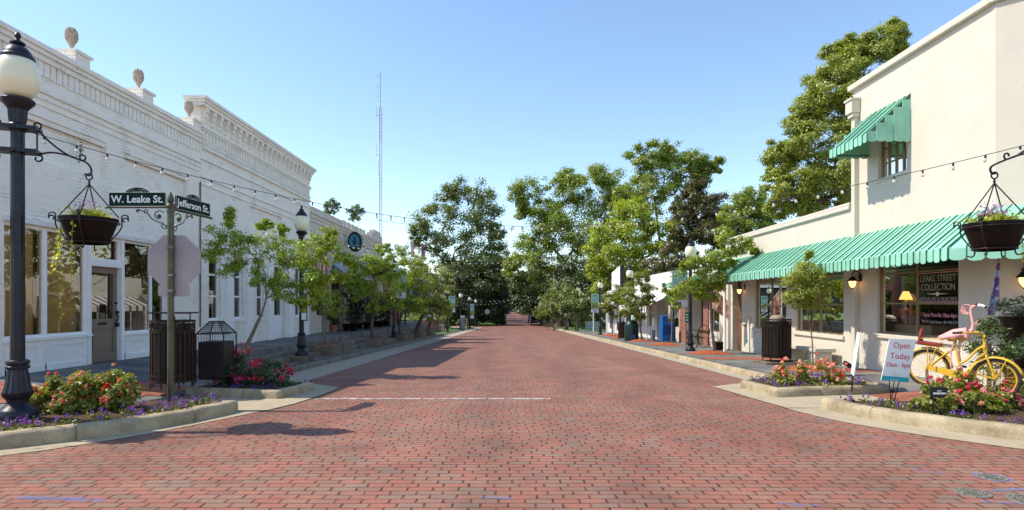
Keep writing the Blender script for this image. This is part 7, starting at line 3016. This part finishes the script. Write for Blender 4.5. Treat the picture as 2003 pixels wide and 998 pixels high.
# tree pits with red mulch on the sunny side
for (x, y, r, lab) in ((6.75, 20.2, .75, "mulch pit around the leaning tree by the grey lamp"), (6.9, 26.8, .8, "mulch pit around the thin sapling"), (6.75, 31.0, .7, "mulch pit by the dark green bin"),
                       (6.6, 36.5, .65, "mulch pit beyond the bins"), (6.8, 41.0, .7, "mulch pit before the far white shop"), (7.05, 13.9, .55, "mulch pit around the round headed sapling")):
    mb = MB()
    vs, fs = [], []
    for k, (q, h) in enumerate(((1.0, .0), (.8, .04), (.45, .09), (.1, .11))):
        for j in range(16):
            a = 2 * math.pi * j / 16
            rr = r * q * (1 / max(abs(math.cos(a)), abs(math.sin(a))) if k == 0 else 1) * (1 if k else .85)
            X_, Y_ = x + rr * math.cos(a), y + rr * math.sin(a)
            vs.append((X_, Y_, gz(Y_) + .136 + h + (rng.uniform(-.012, .012) if k else 0)))
    for k in range(3):
        for j in range(16):
            fs.append((k * 16 + j, k * 16 + (j + 1) % 16, (k + 1) * 16 + (j + 1) % 16, (k + 1) * 16 + j))
    fs.append(tuple(48 + j for j in range(16)))
    o = mb.add(vs, fs).build("mulch_pit", mulch_m)
    struct(o, lab, "mulch")

# raised concrete tree boxes on the shaded side
for i, (ya, yb, lab) in enumerate(((19, 21, "nearest raised concrete tree box on the shaded steps"), (25.3, 27.5, "second raised concrete tree box past the dark lamp"), (31.6, 33.8, "middle concrete tree box in deep shade"),
                                   (37, 39, "concrete tree box near the end of the cream shop"), (42, 44.2, "farthest concrete tree box at the lawn's edge"))):
    zt = gz(ya) + .46
    rt = root("tree_box", lab, "planter", (-6.3, (ya + yb) / 2, gz(yb)), "concrete tree boxes along the shaded steps")
    mb = MB()
    x0, x1 = -6.85, -5.86
    mb.box(x0, x1, ya, ya + .15, gz(yb) - .05, zt)
    mb.box(x0, x1, yb - .15, yb, gz(yb) - .05, zt)
    mb.box(x0, x0 + .15, ya + .15, yb - .15, gz(yb) - .05, zt)
    mb.box(x1 - .15, x1, ya + .15, yb - .15, gz(yb) - .05, zt)
    mb.build("box", bed_wall_m, rt, bevel=.02)
    MB().box(x0 + .15, x1 - .15, ya + .15, yb - .15, gz(yb), zt - .05).build("soil", mulch_m, rt)

# ------------------------------------------------------------------ street trees
GY = (.27, .37, .03)      # fresh yellow green
GM = (.22, .30, .032)     # mid green
GD = (.08, .115, .017)      # dark green
SG = "small trees planted along the street"
tree("street_tree", "multi branched street tree leaning over the pink roses, half in sun", "tree", (-6.35, 13.4, .02),
     px_lobes([(448, 425, 16), (440, 465, 30), (475, 475, 26), (420, 490, 24), (500, 505, 34), (455, 515, 30), (540, 475, 32), (520, 440, 15), (585, 488, 32), (560, 515, 36), (610, 505, 36), (640, 475, 28),
               (655, 500, 24), (600, 545, 30), (625, 570, 26), (560, 560, 26), (520, 555, 24), (590, 590, 18), (680, 510, 16), (548, 452, 12), (650, 462, 12), (690, 530, 10), (660, 545, 16)], 13.4, .8),
     .085, 19, GY, .062, sub=8, subr=.48, group=SG, bark=lightbark_m, fork=.5, shell=.3)
tree("street_tree", "thin stemmed tree in the nearest concrete tree box, in building shade", "tree", (-6.35, 20.0, gz(19) + .4), px_lobes([(640, 570, 28), (610, 575, 24), (655, 600, 22), (625, 605, 20), (640, 545, 20), (600, 550, 18)], 20, .6),
     .1, 16, GM, .045, sub=8, group=SG, bark=lightbark_m, fork=.7, shell=.3)
tree("street_tree", "bright topped street tree rising above the striped awning's end", "tree", (-6.35, 26.4, gz(26) + .4),
     px_lobes([(745, 485, 15), (725, 515, 26), (752, 510, 24), (700, 540, 24), (735, 550, 30), (768, 530, 26), (775, 555, 26), (705, 575, 24), (745, 585, 26), (690, 560, 16), (780, 590, 20), (725, 600, 18)], 26.4, .7),
     .12, 22, GY, .09, sub=9, group=SG, fork=.6, shell=.35)
tree("street_tree", "sunlit street tree wrapping the lamp with the half hidden banner", "tree", (-6.35, 32.7, gz(33) + .4),
     px_lobes([(785, 500, 20), (770, 520, 22), (810, 525, 26), (795, 550, 26), (825, 550, 22), (790, 585, 24), (820, 595, 22)], 32.7, .7), .13, 24, GY, .09, sub=9, group=SG, fork=.6, shell=.35,
     blossoms=(10, (.55, .52, .42), .1))
tree("street_tree", "white flowering street tree with thick dark trunk beyond the cream shop", "tree", (-6.3, 38.0, gz(38) + .4),
     px_lobes([(820, 520, 20), (845, 535, 26), (868, 550, 18), (825, 560, 28), (858, 575, 26), (840, 600, 24), (810, 590, 24), (870, 600, 16), (882, 548, 9)], 38, .7), .15, 26, (.26, .31, .05), .16, sub=9, group=SG, fork=.5, shell=.35,
     blossoms=(38, (.62, .58, .5), .11))
tree("street_tree", "street tree over the farthest concrete box at the lawn", "tree", (-6.3, 43.2, gz(43) + .4),
     px_lobes([(850, 590, 18), (868, 600, 16), (838, 612, 14), (860, 575, 14)], 43.2, .7), .16, 24, GM, .1, sub=8, group=SG, fork=.6, shell=.35)
# right side
tree("street_tree", "slender leaning tree with feathery leaves by the grey lamp", "tree", (6.95, 20.2, gz(20) + .13),
     px_lobes([(1415, 468, 17), (1455, 480, 18), (1437, 490, 18), (1400, 500, 22), (1475, 490, 9), (1372, 512, 20), (1345, 520, 14), (1340, 552, 22), (1318, 575, 16), (1385, 545, 24), (1412, 530, 22), (1385, 575, 18), (1405, 560, 18), (1325, 600, 9), (1430, 510, 14), (1365, 560, 18)], 20.2, .6),
     .115, 20, (.26, .33, .03), .055, sub=8, subr=.5, group=SG, bark=lightbark_m, fork=.8, shell=.3)
tree("street_tree", "small round headed sapling before the middle shop window", "tree", (7.08, 13.9, gz(14) + .15),
     px_lobes([(1575, 518, 20), (1560, 540, 24), (1592, 545, 26), (1555, 565, 22), (1578, 572, 26), (1600, 565, 18), (1545, 580, 14), (1568, 595, 15), (1590, 590, 13), (1540, 555, 12), (1580, 505, 12)], 13.9, .7),
     .055, 42, (.28, .33, .04), .02, sub=8, subr=.55, group=SG, bark=lightbark_m, fork=.75, shell=.2)
tree("street_tree", "thin sapling behind the arch banner", "tree", (7.2, 26.8, gz(27) + .13), px_lobes([(1318, 565, 14), (1308, 585, 12), (1300, 565, 9)], 26.8, .5), .1, 14, (.13, .23, .03), .03, sub=7, group=SG, bark=lightbark_m, fork=.8)
tree("street_tree", "leafy tree covering the lamp behind the dark green bin", "tree", (6.85, 31.2, gz(31) + .13),
     px_lobes([(1255, 545, 16), (1265, 565, 18), (1240, 565, 20), (1232, 590, 20), (1255, 592, 22), (1268, 590, 12), (1225, 610, 14), (1250, 615, 14)], 31.2, .7), .13, 24, (.2, .24, .03), .06, sub=8, group=SG, bark=lightbark_m, fork=.6, shell=.35)
tree("street_tree", "small tree left of the bins before the far white shop", "tree", (6.9, 41.0, gz(41) + .13),
     px_lobes([(1205, 575, 16), (1195, 590, 18), (1215, 590, 16), (1200, 610, 15), (1185, 605, 10), (1220, 570, 14)], 41, .7), .16, 22, (.2, .24, .03), .06, sub=8, group=SG, bark=lightbark_m, fork=.6, shell=.35)
# white flowering trees along the far right kerb
CG = "white flowering trees along the far right kerb"
for (bx, by, Y, lb, lab) in ((1128, 648, 56, [(1130, 595, 18), (1145, 600, 16), (1118, 600, 16), (1135, 615, 14), (1110, 612, 12), (1150, 585, 12), (1160, 612, 10)], "nearest white flowering tree by the picket fence"),
                             (1108, 646, 62, [(1105, 585, 20), (1090, 595, 18), (1120, 580, 16), (1100, 610, 16), (1085, 610, 12)], "white flowering tree second along the right kerb"),
                             (1093, 644, 69, [(1080, 590, 18), (1095, 575, 20), (1070, 605, 14), (1090, 605, 12)], "white flowering tree in the middle of the right kerb row"),
                             (1080, 643, 77, [(1068, 600, 14), (1080, 585, 14), (1060, 612, 11), (1115, 560, 16)], "farther white flowering tree near the dark car"),
                             (1068, 642, 86, [(1060, 608, 11), (1070, 615, 10), (1055, 618, 8)], "smallest white flowering tree beside the dark car")):
    p = P(bx, by, Y)
    tree("flowering_tree", lab, "tree", (p.x, Y, gz(Y) + .1), px_lobes(lb, Y, .8), .24, 26, (.13, .18, .03), .16, sub=8, group=CG, stems=3, fork=.5, shell=.4, bark=lightbark_m, blossoms=(16, (.6, .56, .48), .17))

# ------------------------------------------------------------------ tall trees behind
TG = "tall trees behind the shops"


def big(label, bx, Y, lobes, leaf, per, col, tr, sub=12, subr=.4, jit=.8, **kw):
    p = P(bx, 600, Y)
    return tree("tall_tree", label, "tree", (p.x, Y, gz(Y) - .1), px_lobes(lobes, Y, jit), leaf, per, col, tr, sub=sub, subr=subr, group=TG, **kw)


big("tall open crowned tree left of the far street, branches showing", 908, 112,
    [(905, 372, 22), (940, 385, 22), (880, 385, 20), (855, 410, 20), (930, 415, 30), (895, 420, 28), (960, 425, 22), (830, 440, 22), (865, 450, 26), (975, 455, 16), (920, 460, 28), (890, 490, 28), (955, 480, 22),
     (840, 480, 22), (815, 465, 14), (935, 510, 26), (870, 515, 22), (960, 520, 16)], .5, 34, (.14, .19, .03), .7, sub=9, subr=.5, shell=.45, fork=.55)
big("dense dark tree below the tall open crown on the left", 930, 100,
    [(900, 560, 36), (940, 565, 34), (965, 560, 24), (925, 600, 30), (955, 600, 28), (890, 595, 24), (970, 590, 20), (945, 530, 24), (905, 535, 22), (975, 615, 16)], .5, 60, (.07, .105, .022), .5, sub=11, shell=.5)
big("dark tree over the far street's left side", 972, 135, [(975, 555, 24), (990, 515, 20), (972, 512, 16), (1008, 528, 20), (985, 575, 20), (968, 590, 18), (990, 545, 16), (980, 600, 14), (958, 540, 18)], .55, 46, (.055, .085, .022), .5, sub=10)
big("tall spreading tree at the middle right of the street", 1095, 92,
    [(1030, 372, 26), (1010, 385, 18), (1045, 400, 24), (1075, 410, 24), (1095, 355, 24), (1120, 345, 20), (1160, 345, 26), (1190, 355, 24), (1205, 385, 22), (1140, 385, 34), (1105, 395, 28), (1175, 400, 34), (1060, 440, 26),
     (1100, 440, 30), (1145, 440, 34), (1195, 435, 28), (1040, 470, 24), (1075, 480, 26), (1020, 500, 20), (1050, 520, 26), (1000, 520, 16), (1120, 490, 30), (1165, 485, 30), (1210, 410, 20), (1020, 420, 14)], .42, 40, GM, .75, sub=10, subr=.45, shell=.5, fork=.5)
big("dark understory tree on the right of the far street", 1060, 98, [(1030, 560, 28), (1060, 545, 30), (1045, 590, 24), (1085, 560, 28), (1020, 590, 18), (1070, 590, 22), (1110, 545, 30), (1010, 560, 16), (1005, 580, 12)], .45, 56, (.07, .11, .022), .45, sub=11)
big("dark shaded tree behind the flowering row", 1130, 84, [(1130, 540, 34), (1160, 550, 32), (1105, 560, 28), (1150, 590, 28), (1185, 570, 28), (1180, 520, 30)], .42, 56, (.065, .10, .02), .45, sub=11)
big("tallest tree behind the low right shops", 1290, 76,
    [(1250, 300, 18), (1300, 288, 18), (1280, 315, 20), (1318, 310, 24), (1352, 315, 20), (1385, 320, 18), (1260, 335, 22), (1300, 345, 28), (1340, 345, 24), (1375, 345, 16), (1245, 370, 22), (1280, 385, 28), (1225, 390, 20), (1320, 380, 22), (1398, 335, 9)], .36, 40, (.21, .28, .032), .6, sub=10, subr=.45, shell=.5)
big("dark bronze leaved magnolia behind the grey lamp", 1362, 58, [(1365, 375, 20), (1345, 395, 24), (1385, 395, 24), (1330, 425, 26), (1365, 425, 30), (1400, 425, 22), (1345, 460, 28), (1385, 460, 28), (1320, 470, 22), (1405, 470, 18), (1362, 355, 12)],
    .3, 48, (.11, .105, .03), .5, sub=12, yellow=.55, var=.6)
big("bright yellow green tree behind the far white shop", 1235, 56,
    [(1240, 410, 24), (1215, 430, 26), (1260, 430, 26), (1195, 460, 28), (1235, 465, 34), (1275, 460, 28), (1180, 495, 24), (1215, 505, 32), (1255, 505, 32), (1170, 530, 18), (1200, 540, 24), (1240, 545, 26), (1285, 495, 24), (1175, 560, 16)], .26, 56, (.32, .40, .025), .5, sub=12)
big("reddish green tree just above the striped awning shop", 1310, 50, [(1300, 510, 24), (1330, 505, 24), (1280, 525, 20), (1350, 520, 20), (1310, 485, 14)], .22, 44, (.12, .115, .03), .3, sub=10)
big("round green tree behind the low cream parapet", 1465, 52, [(1450, 395, 24), (1475, 390, 24), (1435, 420, 24), (1465, 425, 28), (1500, 415, 22), (1440, 450, 20), (1480, 450, 22), (1510, 445, 14), (1425, 445, 16)], .26, 52, (.21, .29, .03), .45, sub=12)
big("huge tree with olive clusters rising behind the cream shop", 1640, 36,
    [(1748, 62, 20), (1725, 85, 26), (1755, 90, 18), (1690, 90, 24), (1655, 100, 24), (1635, 110, 20), (1710, 110, 28), (1670, 130, 30), (1630, 145, 28), (1600, 170, 26), (1645, 175, 34), (1690, 160, 34), (1575, 200, 26), (1610, 215, 34), (1655, 225, 36),
     (1560, 240, 26), (1590, 265, 34), (1640, 275, 36), (1540, 285, 24), (1570, 310, 34), (1620, 325, 36), (1525, 320, 24), (1550, 355, 32), (1600, 375, 34), (1520, 365, 22), (1650, 330, 30), (1540, 395, 26), (1580, 405, 26), (1640, 380, 26), (1510, 340, 14), (1700, 200, 30), (1690, 250, 30)],
    .2, 62, (.25, .31, .045), .8, sub=13, subr=.4, jit=1.0, yellow=.55, shell=.6)
# roof top bushes on the cream shop
for (x, y, lab) in ((648, 400, "bushy sapling growing on the cream shop's roof"), (697, 412, "second sapling on the roof beside the stepped parapet")):
    Yr = 32 if x < 670 else 37
    p = P(x, y, Yr)
    tree("roof_sapling", lab, "plant", (p.x, Yr, 4.85), px_lobes([(x, y, 8), (x - 8, y + 6, 6), (x + 9, y + 5, 7), (x + 2, y - 7, 6), (x - 9, y - 2, 5), (x + 12, y - 1, 4), (x - 3, y + 9, 6), (x + 3, y + 15, 6), (x - 8, y + 16, 5)], Yr, .9), .08, 16, (.16, .23, .10), .035, sub=5, subr=.6, fork=.5, shell=.2)
# shrubs by the lawn on the left
for (x, y, Y, r, lab) in ((802, 620, 48, .75, "yellow green shrub above the retaining wall near the shop"), (795, 638, 46.6, .55, "low bright shrub in front of the retaining wall"), (856, 622, 56, .6, "small shrub on the lawn above the steps"),
                          (812, 642, 47.4, .45, "second low bright shrub at the wall's foot")):
    p = P(x, y, Y)
    rt = root("shrub", lab, "shrub", (p.x, Y, p.z - r), "shrubs around the sloping lawn")
    pts, outs, ends = crown_points([((p.x, p.y, p.z), r), ((p.x + r * .8, p.y + .3, p.z - r * .2), r * .8)], 26, 14, .4, .5, .8)
    leaf_mesh("foliage", pts, .12 * (.6 + nr.random(len(pts))), leaf_cols(len(pts), (.17, .24, .03), .35, .5), leafm, rt, .5, outs)
    MB().tube([(p.x, Y, p.z - r - .2), (p.x, Y, p.z)], .04, 5).build("stem", bark_m, rt)
# potted plants in the shade of the cream shop's porch
pp_ = 0
for (y, h, dx, lab) in ((28.2, 1.5, 1.0, "dark leafy shrub in a pot at the front of the porch"), (30.4, 1.9, 1.1, "tallest dark potted shrub under the awning's end"), (33.4, 1.7, 1.1, "dark potted shrub between the two middle canopy posts"), (35.4, 1.5, 1.0, "dark potted shrub near the last porch window"), (27.2, .5, .35, "small potted plant by the cream shop's first pilaster"), (28.8, 1.7, .5, "tall dark potted shrub in the porch shade"), (29.8, 1.0, .6, "round dark potted shrub left in the porch"), (31.2, 1.3, .5, "bushy potted plant under the canopy"),
                        (32.6, .9, .55, "low potted plant under the black canopy"), (34.2, 1.2, .6, "dark potted plant near the canopy post"), (36.3, 1.1, .6, "potted plant at the far end of the porch")):
    x, z = XL + dx, hl(y)
    rt = root("potted_plant", lab, "potted plant", (x, y, z), "potted plants in the shaded porch")
    MB().lathe([(.14, 0), (.2, .3), (.22, .33), (.17, .33), (.02, .3)], (x, y, z), 12).build("pot", pot_m if y != 27.2 else terra_m, rt, True)
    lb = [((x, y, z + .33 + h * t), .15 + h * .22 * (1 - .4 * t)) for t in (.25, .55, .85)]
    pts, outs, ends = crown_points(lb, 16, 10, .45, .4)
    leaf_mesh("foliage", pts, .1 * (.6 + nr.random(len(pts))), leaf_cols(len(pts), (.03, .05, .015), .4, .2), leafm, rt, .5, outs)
    MB().tube([(x, y, z + .2), (x, y, z + .33 + h * .7)], .02, 5).build("stem", bark_m, rt)
# ivy like dark growth over the cream shop's canopy
pts, outs, ends = crown_points([((XL + .9, 31.5, 3.6), .6), ((XL + 1.3, 32.6, 3.5), .6), ((XL + 1.4, 34, 3.4), .6), ((XL + 1.5, 30.6, 3.3), .4)], 22, 14, .45, .4)
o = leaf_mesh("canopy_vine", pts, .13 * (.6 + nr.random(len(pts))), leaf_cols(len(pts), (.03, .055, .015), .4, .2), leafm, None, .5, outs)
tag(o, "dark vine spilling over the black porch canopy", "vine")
# evergreens, fern urn and iron chair at the right edge
for (x, y, Y, r, lab, u) in ((1935, 672, 9.0, .30, "feathery evergreen shrub behind the bicycle's handlebar", 0), (1992, 610, 9.3, .30, "dark fern overflowing a tall urn at the right edge", 1), (1995, 685, 8.9, .22, "leafy pot plant on the wire stand at the right edge", 2)):
    p = P(x, y, Y)
    rt = root(("evergreen_shrub", "fern_urn", "pot_plant")[u], lab, "plant", (p.x, Y, gz(Y) + .12))
    pts, outs, ends = crown_points([((p.x, Y, p.z), r), ((p.x, Y, p.z + r * .9), r * .55), ((p.x + .05, Y, p.z - r * .8), r * .9)] if u == 0 else [((p.x, Y, p.z), r), ((p.x + .15, Y, p.z + .05), r)], 40, 16, .45, .4)
    leaf_mesh("foliage", pts, .07 * (.6 + nr.random(len(pts))), leaf_cols(len(pts), ((.09, .14, .03), (.02, .04, .012), (.05, .09, .03))[u], .4, .4), leafm, rt, .4, outs, .25)
    z = gz(Y) + .12
    if u == 1:
        MB().lathe([(.2, 0), (.2, .08), (.08, .15), (.08, .5), (.2, .8), (.24, .95), (.27, 1.2), (.3, 1.25), (.25, 1.25), (.02, 1.2)], (p.x + .05, Y, z), 18).build("urn", pot_m, rt, True)
    elif u == 2:
        MB().lathe([(.16, .15), (.2, .4), (.22, .45), (.02, .42)], (p.x, Y, z), 14).build("pot", terra_m, rt, True)
    else:
        MB().tube([(p.x, Y, z), (p.x, Y, p.z)], .03, 6).build("trunk", bark_m, rt)
ic = root("iron_chair", "black iron chair with mesh apron at the right edge", "chair", (8.15, 8.7, .12))
mb = MB()
z = .12
x0, y0 = 7.75, 8.75
mb.tube(bez([(x0, y0, z + .45), (x0, y0 + .02, z + .75), (x0 + .2, y0 + .05, z + .95), (x0 + .5, y0 + .05, z + .97), (x0 + .7, y0 + .03, z + .8), (x0 + .72, y0, z + .45)], 6), .014, 6)
for k in range(6):
    mb.tube([(x0 + .1 + .1 * k, y0, z + .45), (x0 + .1 + .1 * k, y0 + .04, z + .9)], .006, 4)
mb.build("backrest", iron_m, ic, True)
mb = MB()
for k in range(10):
    mb.tube([(x0 + .08 * k, y0 - .45, z + .45), (x0 + .08 * k, y0, z + .45)], .007, 4)
    mb.tube([(x0 + .08 * k, y0 - .45, z + .12), (x0 + .08 * k + (.08 if k < 9 else 0), y0 - .45, z + .44)], .005, 4)
mb.build("seat", iron_m, ic)
for (a, c) in ((0, 0), (.72, 0), (0, -.45), (.72, -.45)):
    MB().tube([(x0 + a, y0 + c, z), (x0 + a, y0 + c, z + .45)], .013, 6).build("leg", iron_m, ic)
# green sprigs growing out of the brick wall
sprig = leaf_mesh("wall_weed", in_ball(60) * np.array([.05, .08, .22]) + np.array([XL + .05, 11.7, 4.55]), np.full(60, .05), leaf_cols(60, (.1, .12, .03), .3, .4), leafm, None)
tag(sprig, "small weed growing out of the white brick wall", "weed")
# dry grass tufts before the concrete bench
m = 260
C = in_ball(m) * np.array([.5, .5, .2])
C[:, 2] = np.abs(C[:, 2])
o = leaf_mesh("dry_grass", C + np.array([7.5, 14.6, gz(14.6) + .14]), .22 * (.5 + nr.random(m)), leaf_cols(m, (.24, .25, .1), .3, .3), leafm, None, -.3, None, .05)
tag(o, "dry grass blades in front of the concrete bench", "grass", None, "stuff")

# far woods closing the street and the horizon
def woods(name, label, regions, leaf, n, col):
    Cc, Oo = [], []
    for (x0, x1, y0, y1, zb, zt) in regions:
        for _ in range(n):
            x, y = rng.uniform(x0, x1), rng.uniform(y0, y1)
            h = zt * rng.uniform(.65, 1.1)
            r = rng.uniform(3, 6)
            z = zb + h * rng.random() ** .7
            m = 24
            q = in_ball(m)
            Cc.append(q * r + np.array([x, y, z]))
            Oo.append(q)
    C = np.vstack(Cc)
    o = leaf_mesh(name, C, leaf * (.6 + .8 * nr.random(len(C))), leaf_cols(len(C), col, .4, .3), leafm, None, .4, np.vstack(Oo))
    tag(o, label, "woods", None, "stuff")


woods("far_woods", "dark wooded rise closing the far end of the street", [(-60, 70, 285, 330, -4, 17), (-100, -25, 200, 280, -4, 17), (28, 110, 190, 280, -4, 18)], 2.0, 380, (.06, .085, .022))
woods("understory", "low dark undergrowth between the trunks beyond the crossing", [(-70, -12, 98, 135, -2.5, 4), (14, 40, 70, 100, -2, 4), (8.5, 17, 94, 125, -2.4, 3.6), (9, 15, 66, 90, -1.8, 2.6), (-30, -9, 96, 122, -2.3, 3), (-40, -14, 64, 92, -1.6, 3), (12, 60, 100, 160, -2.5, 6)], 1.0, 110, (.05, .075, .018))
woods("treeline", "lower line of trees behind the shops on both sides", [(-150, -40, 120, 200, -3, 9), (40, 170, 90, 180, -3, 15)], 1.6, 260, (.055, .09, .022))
# avenue trees leaning over the far street
AG = "avenue trees along the far narrow street"
for (x, Y, h, lab) in ((-8.5, 125, 11, "avenue tree on the left just past the crossing"), (-8, 150, 12, "avenue tree on the left farther along"), (-7.5, 185, 13, "avenue tree on the left by the blue car"), (-8, 235, 14, "last avenue tree on the left"),
                       (9.5, 122, 11, "avenue tree on the right past the parked cars"), (9.5, 150, 12, "avenue tree on the right farther along"), (9, 190, 14, "avenue tree on the right in deep shade"), (9.5, 240, 14, "last avenue tree on the right")):
    z = gz(Y)
    lb = [((x + rng.uniform(-2.5, 2.5), Y + rng.uniform(-4, 4), z + h * rng.uniform(.3, .95)), rng.uniform(2.0, 3.2)) for _ in range(9)]
    lb.append(((x * .62, Y, z + h * .75), 2.4))
    tree("avenue_tree", lab, "tree", (x, Y, z - .1), lb, .6, 44, rng.choice([GD, (.06, .1, .022), GM]), .35, sub=10, group=AG, fork=.5)
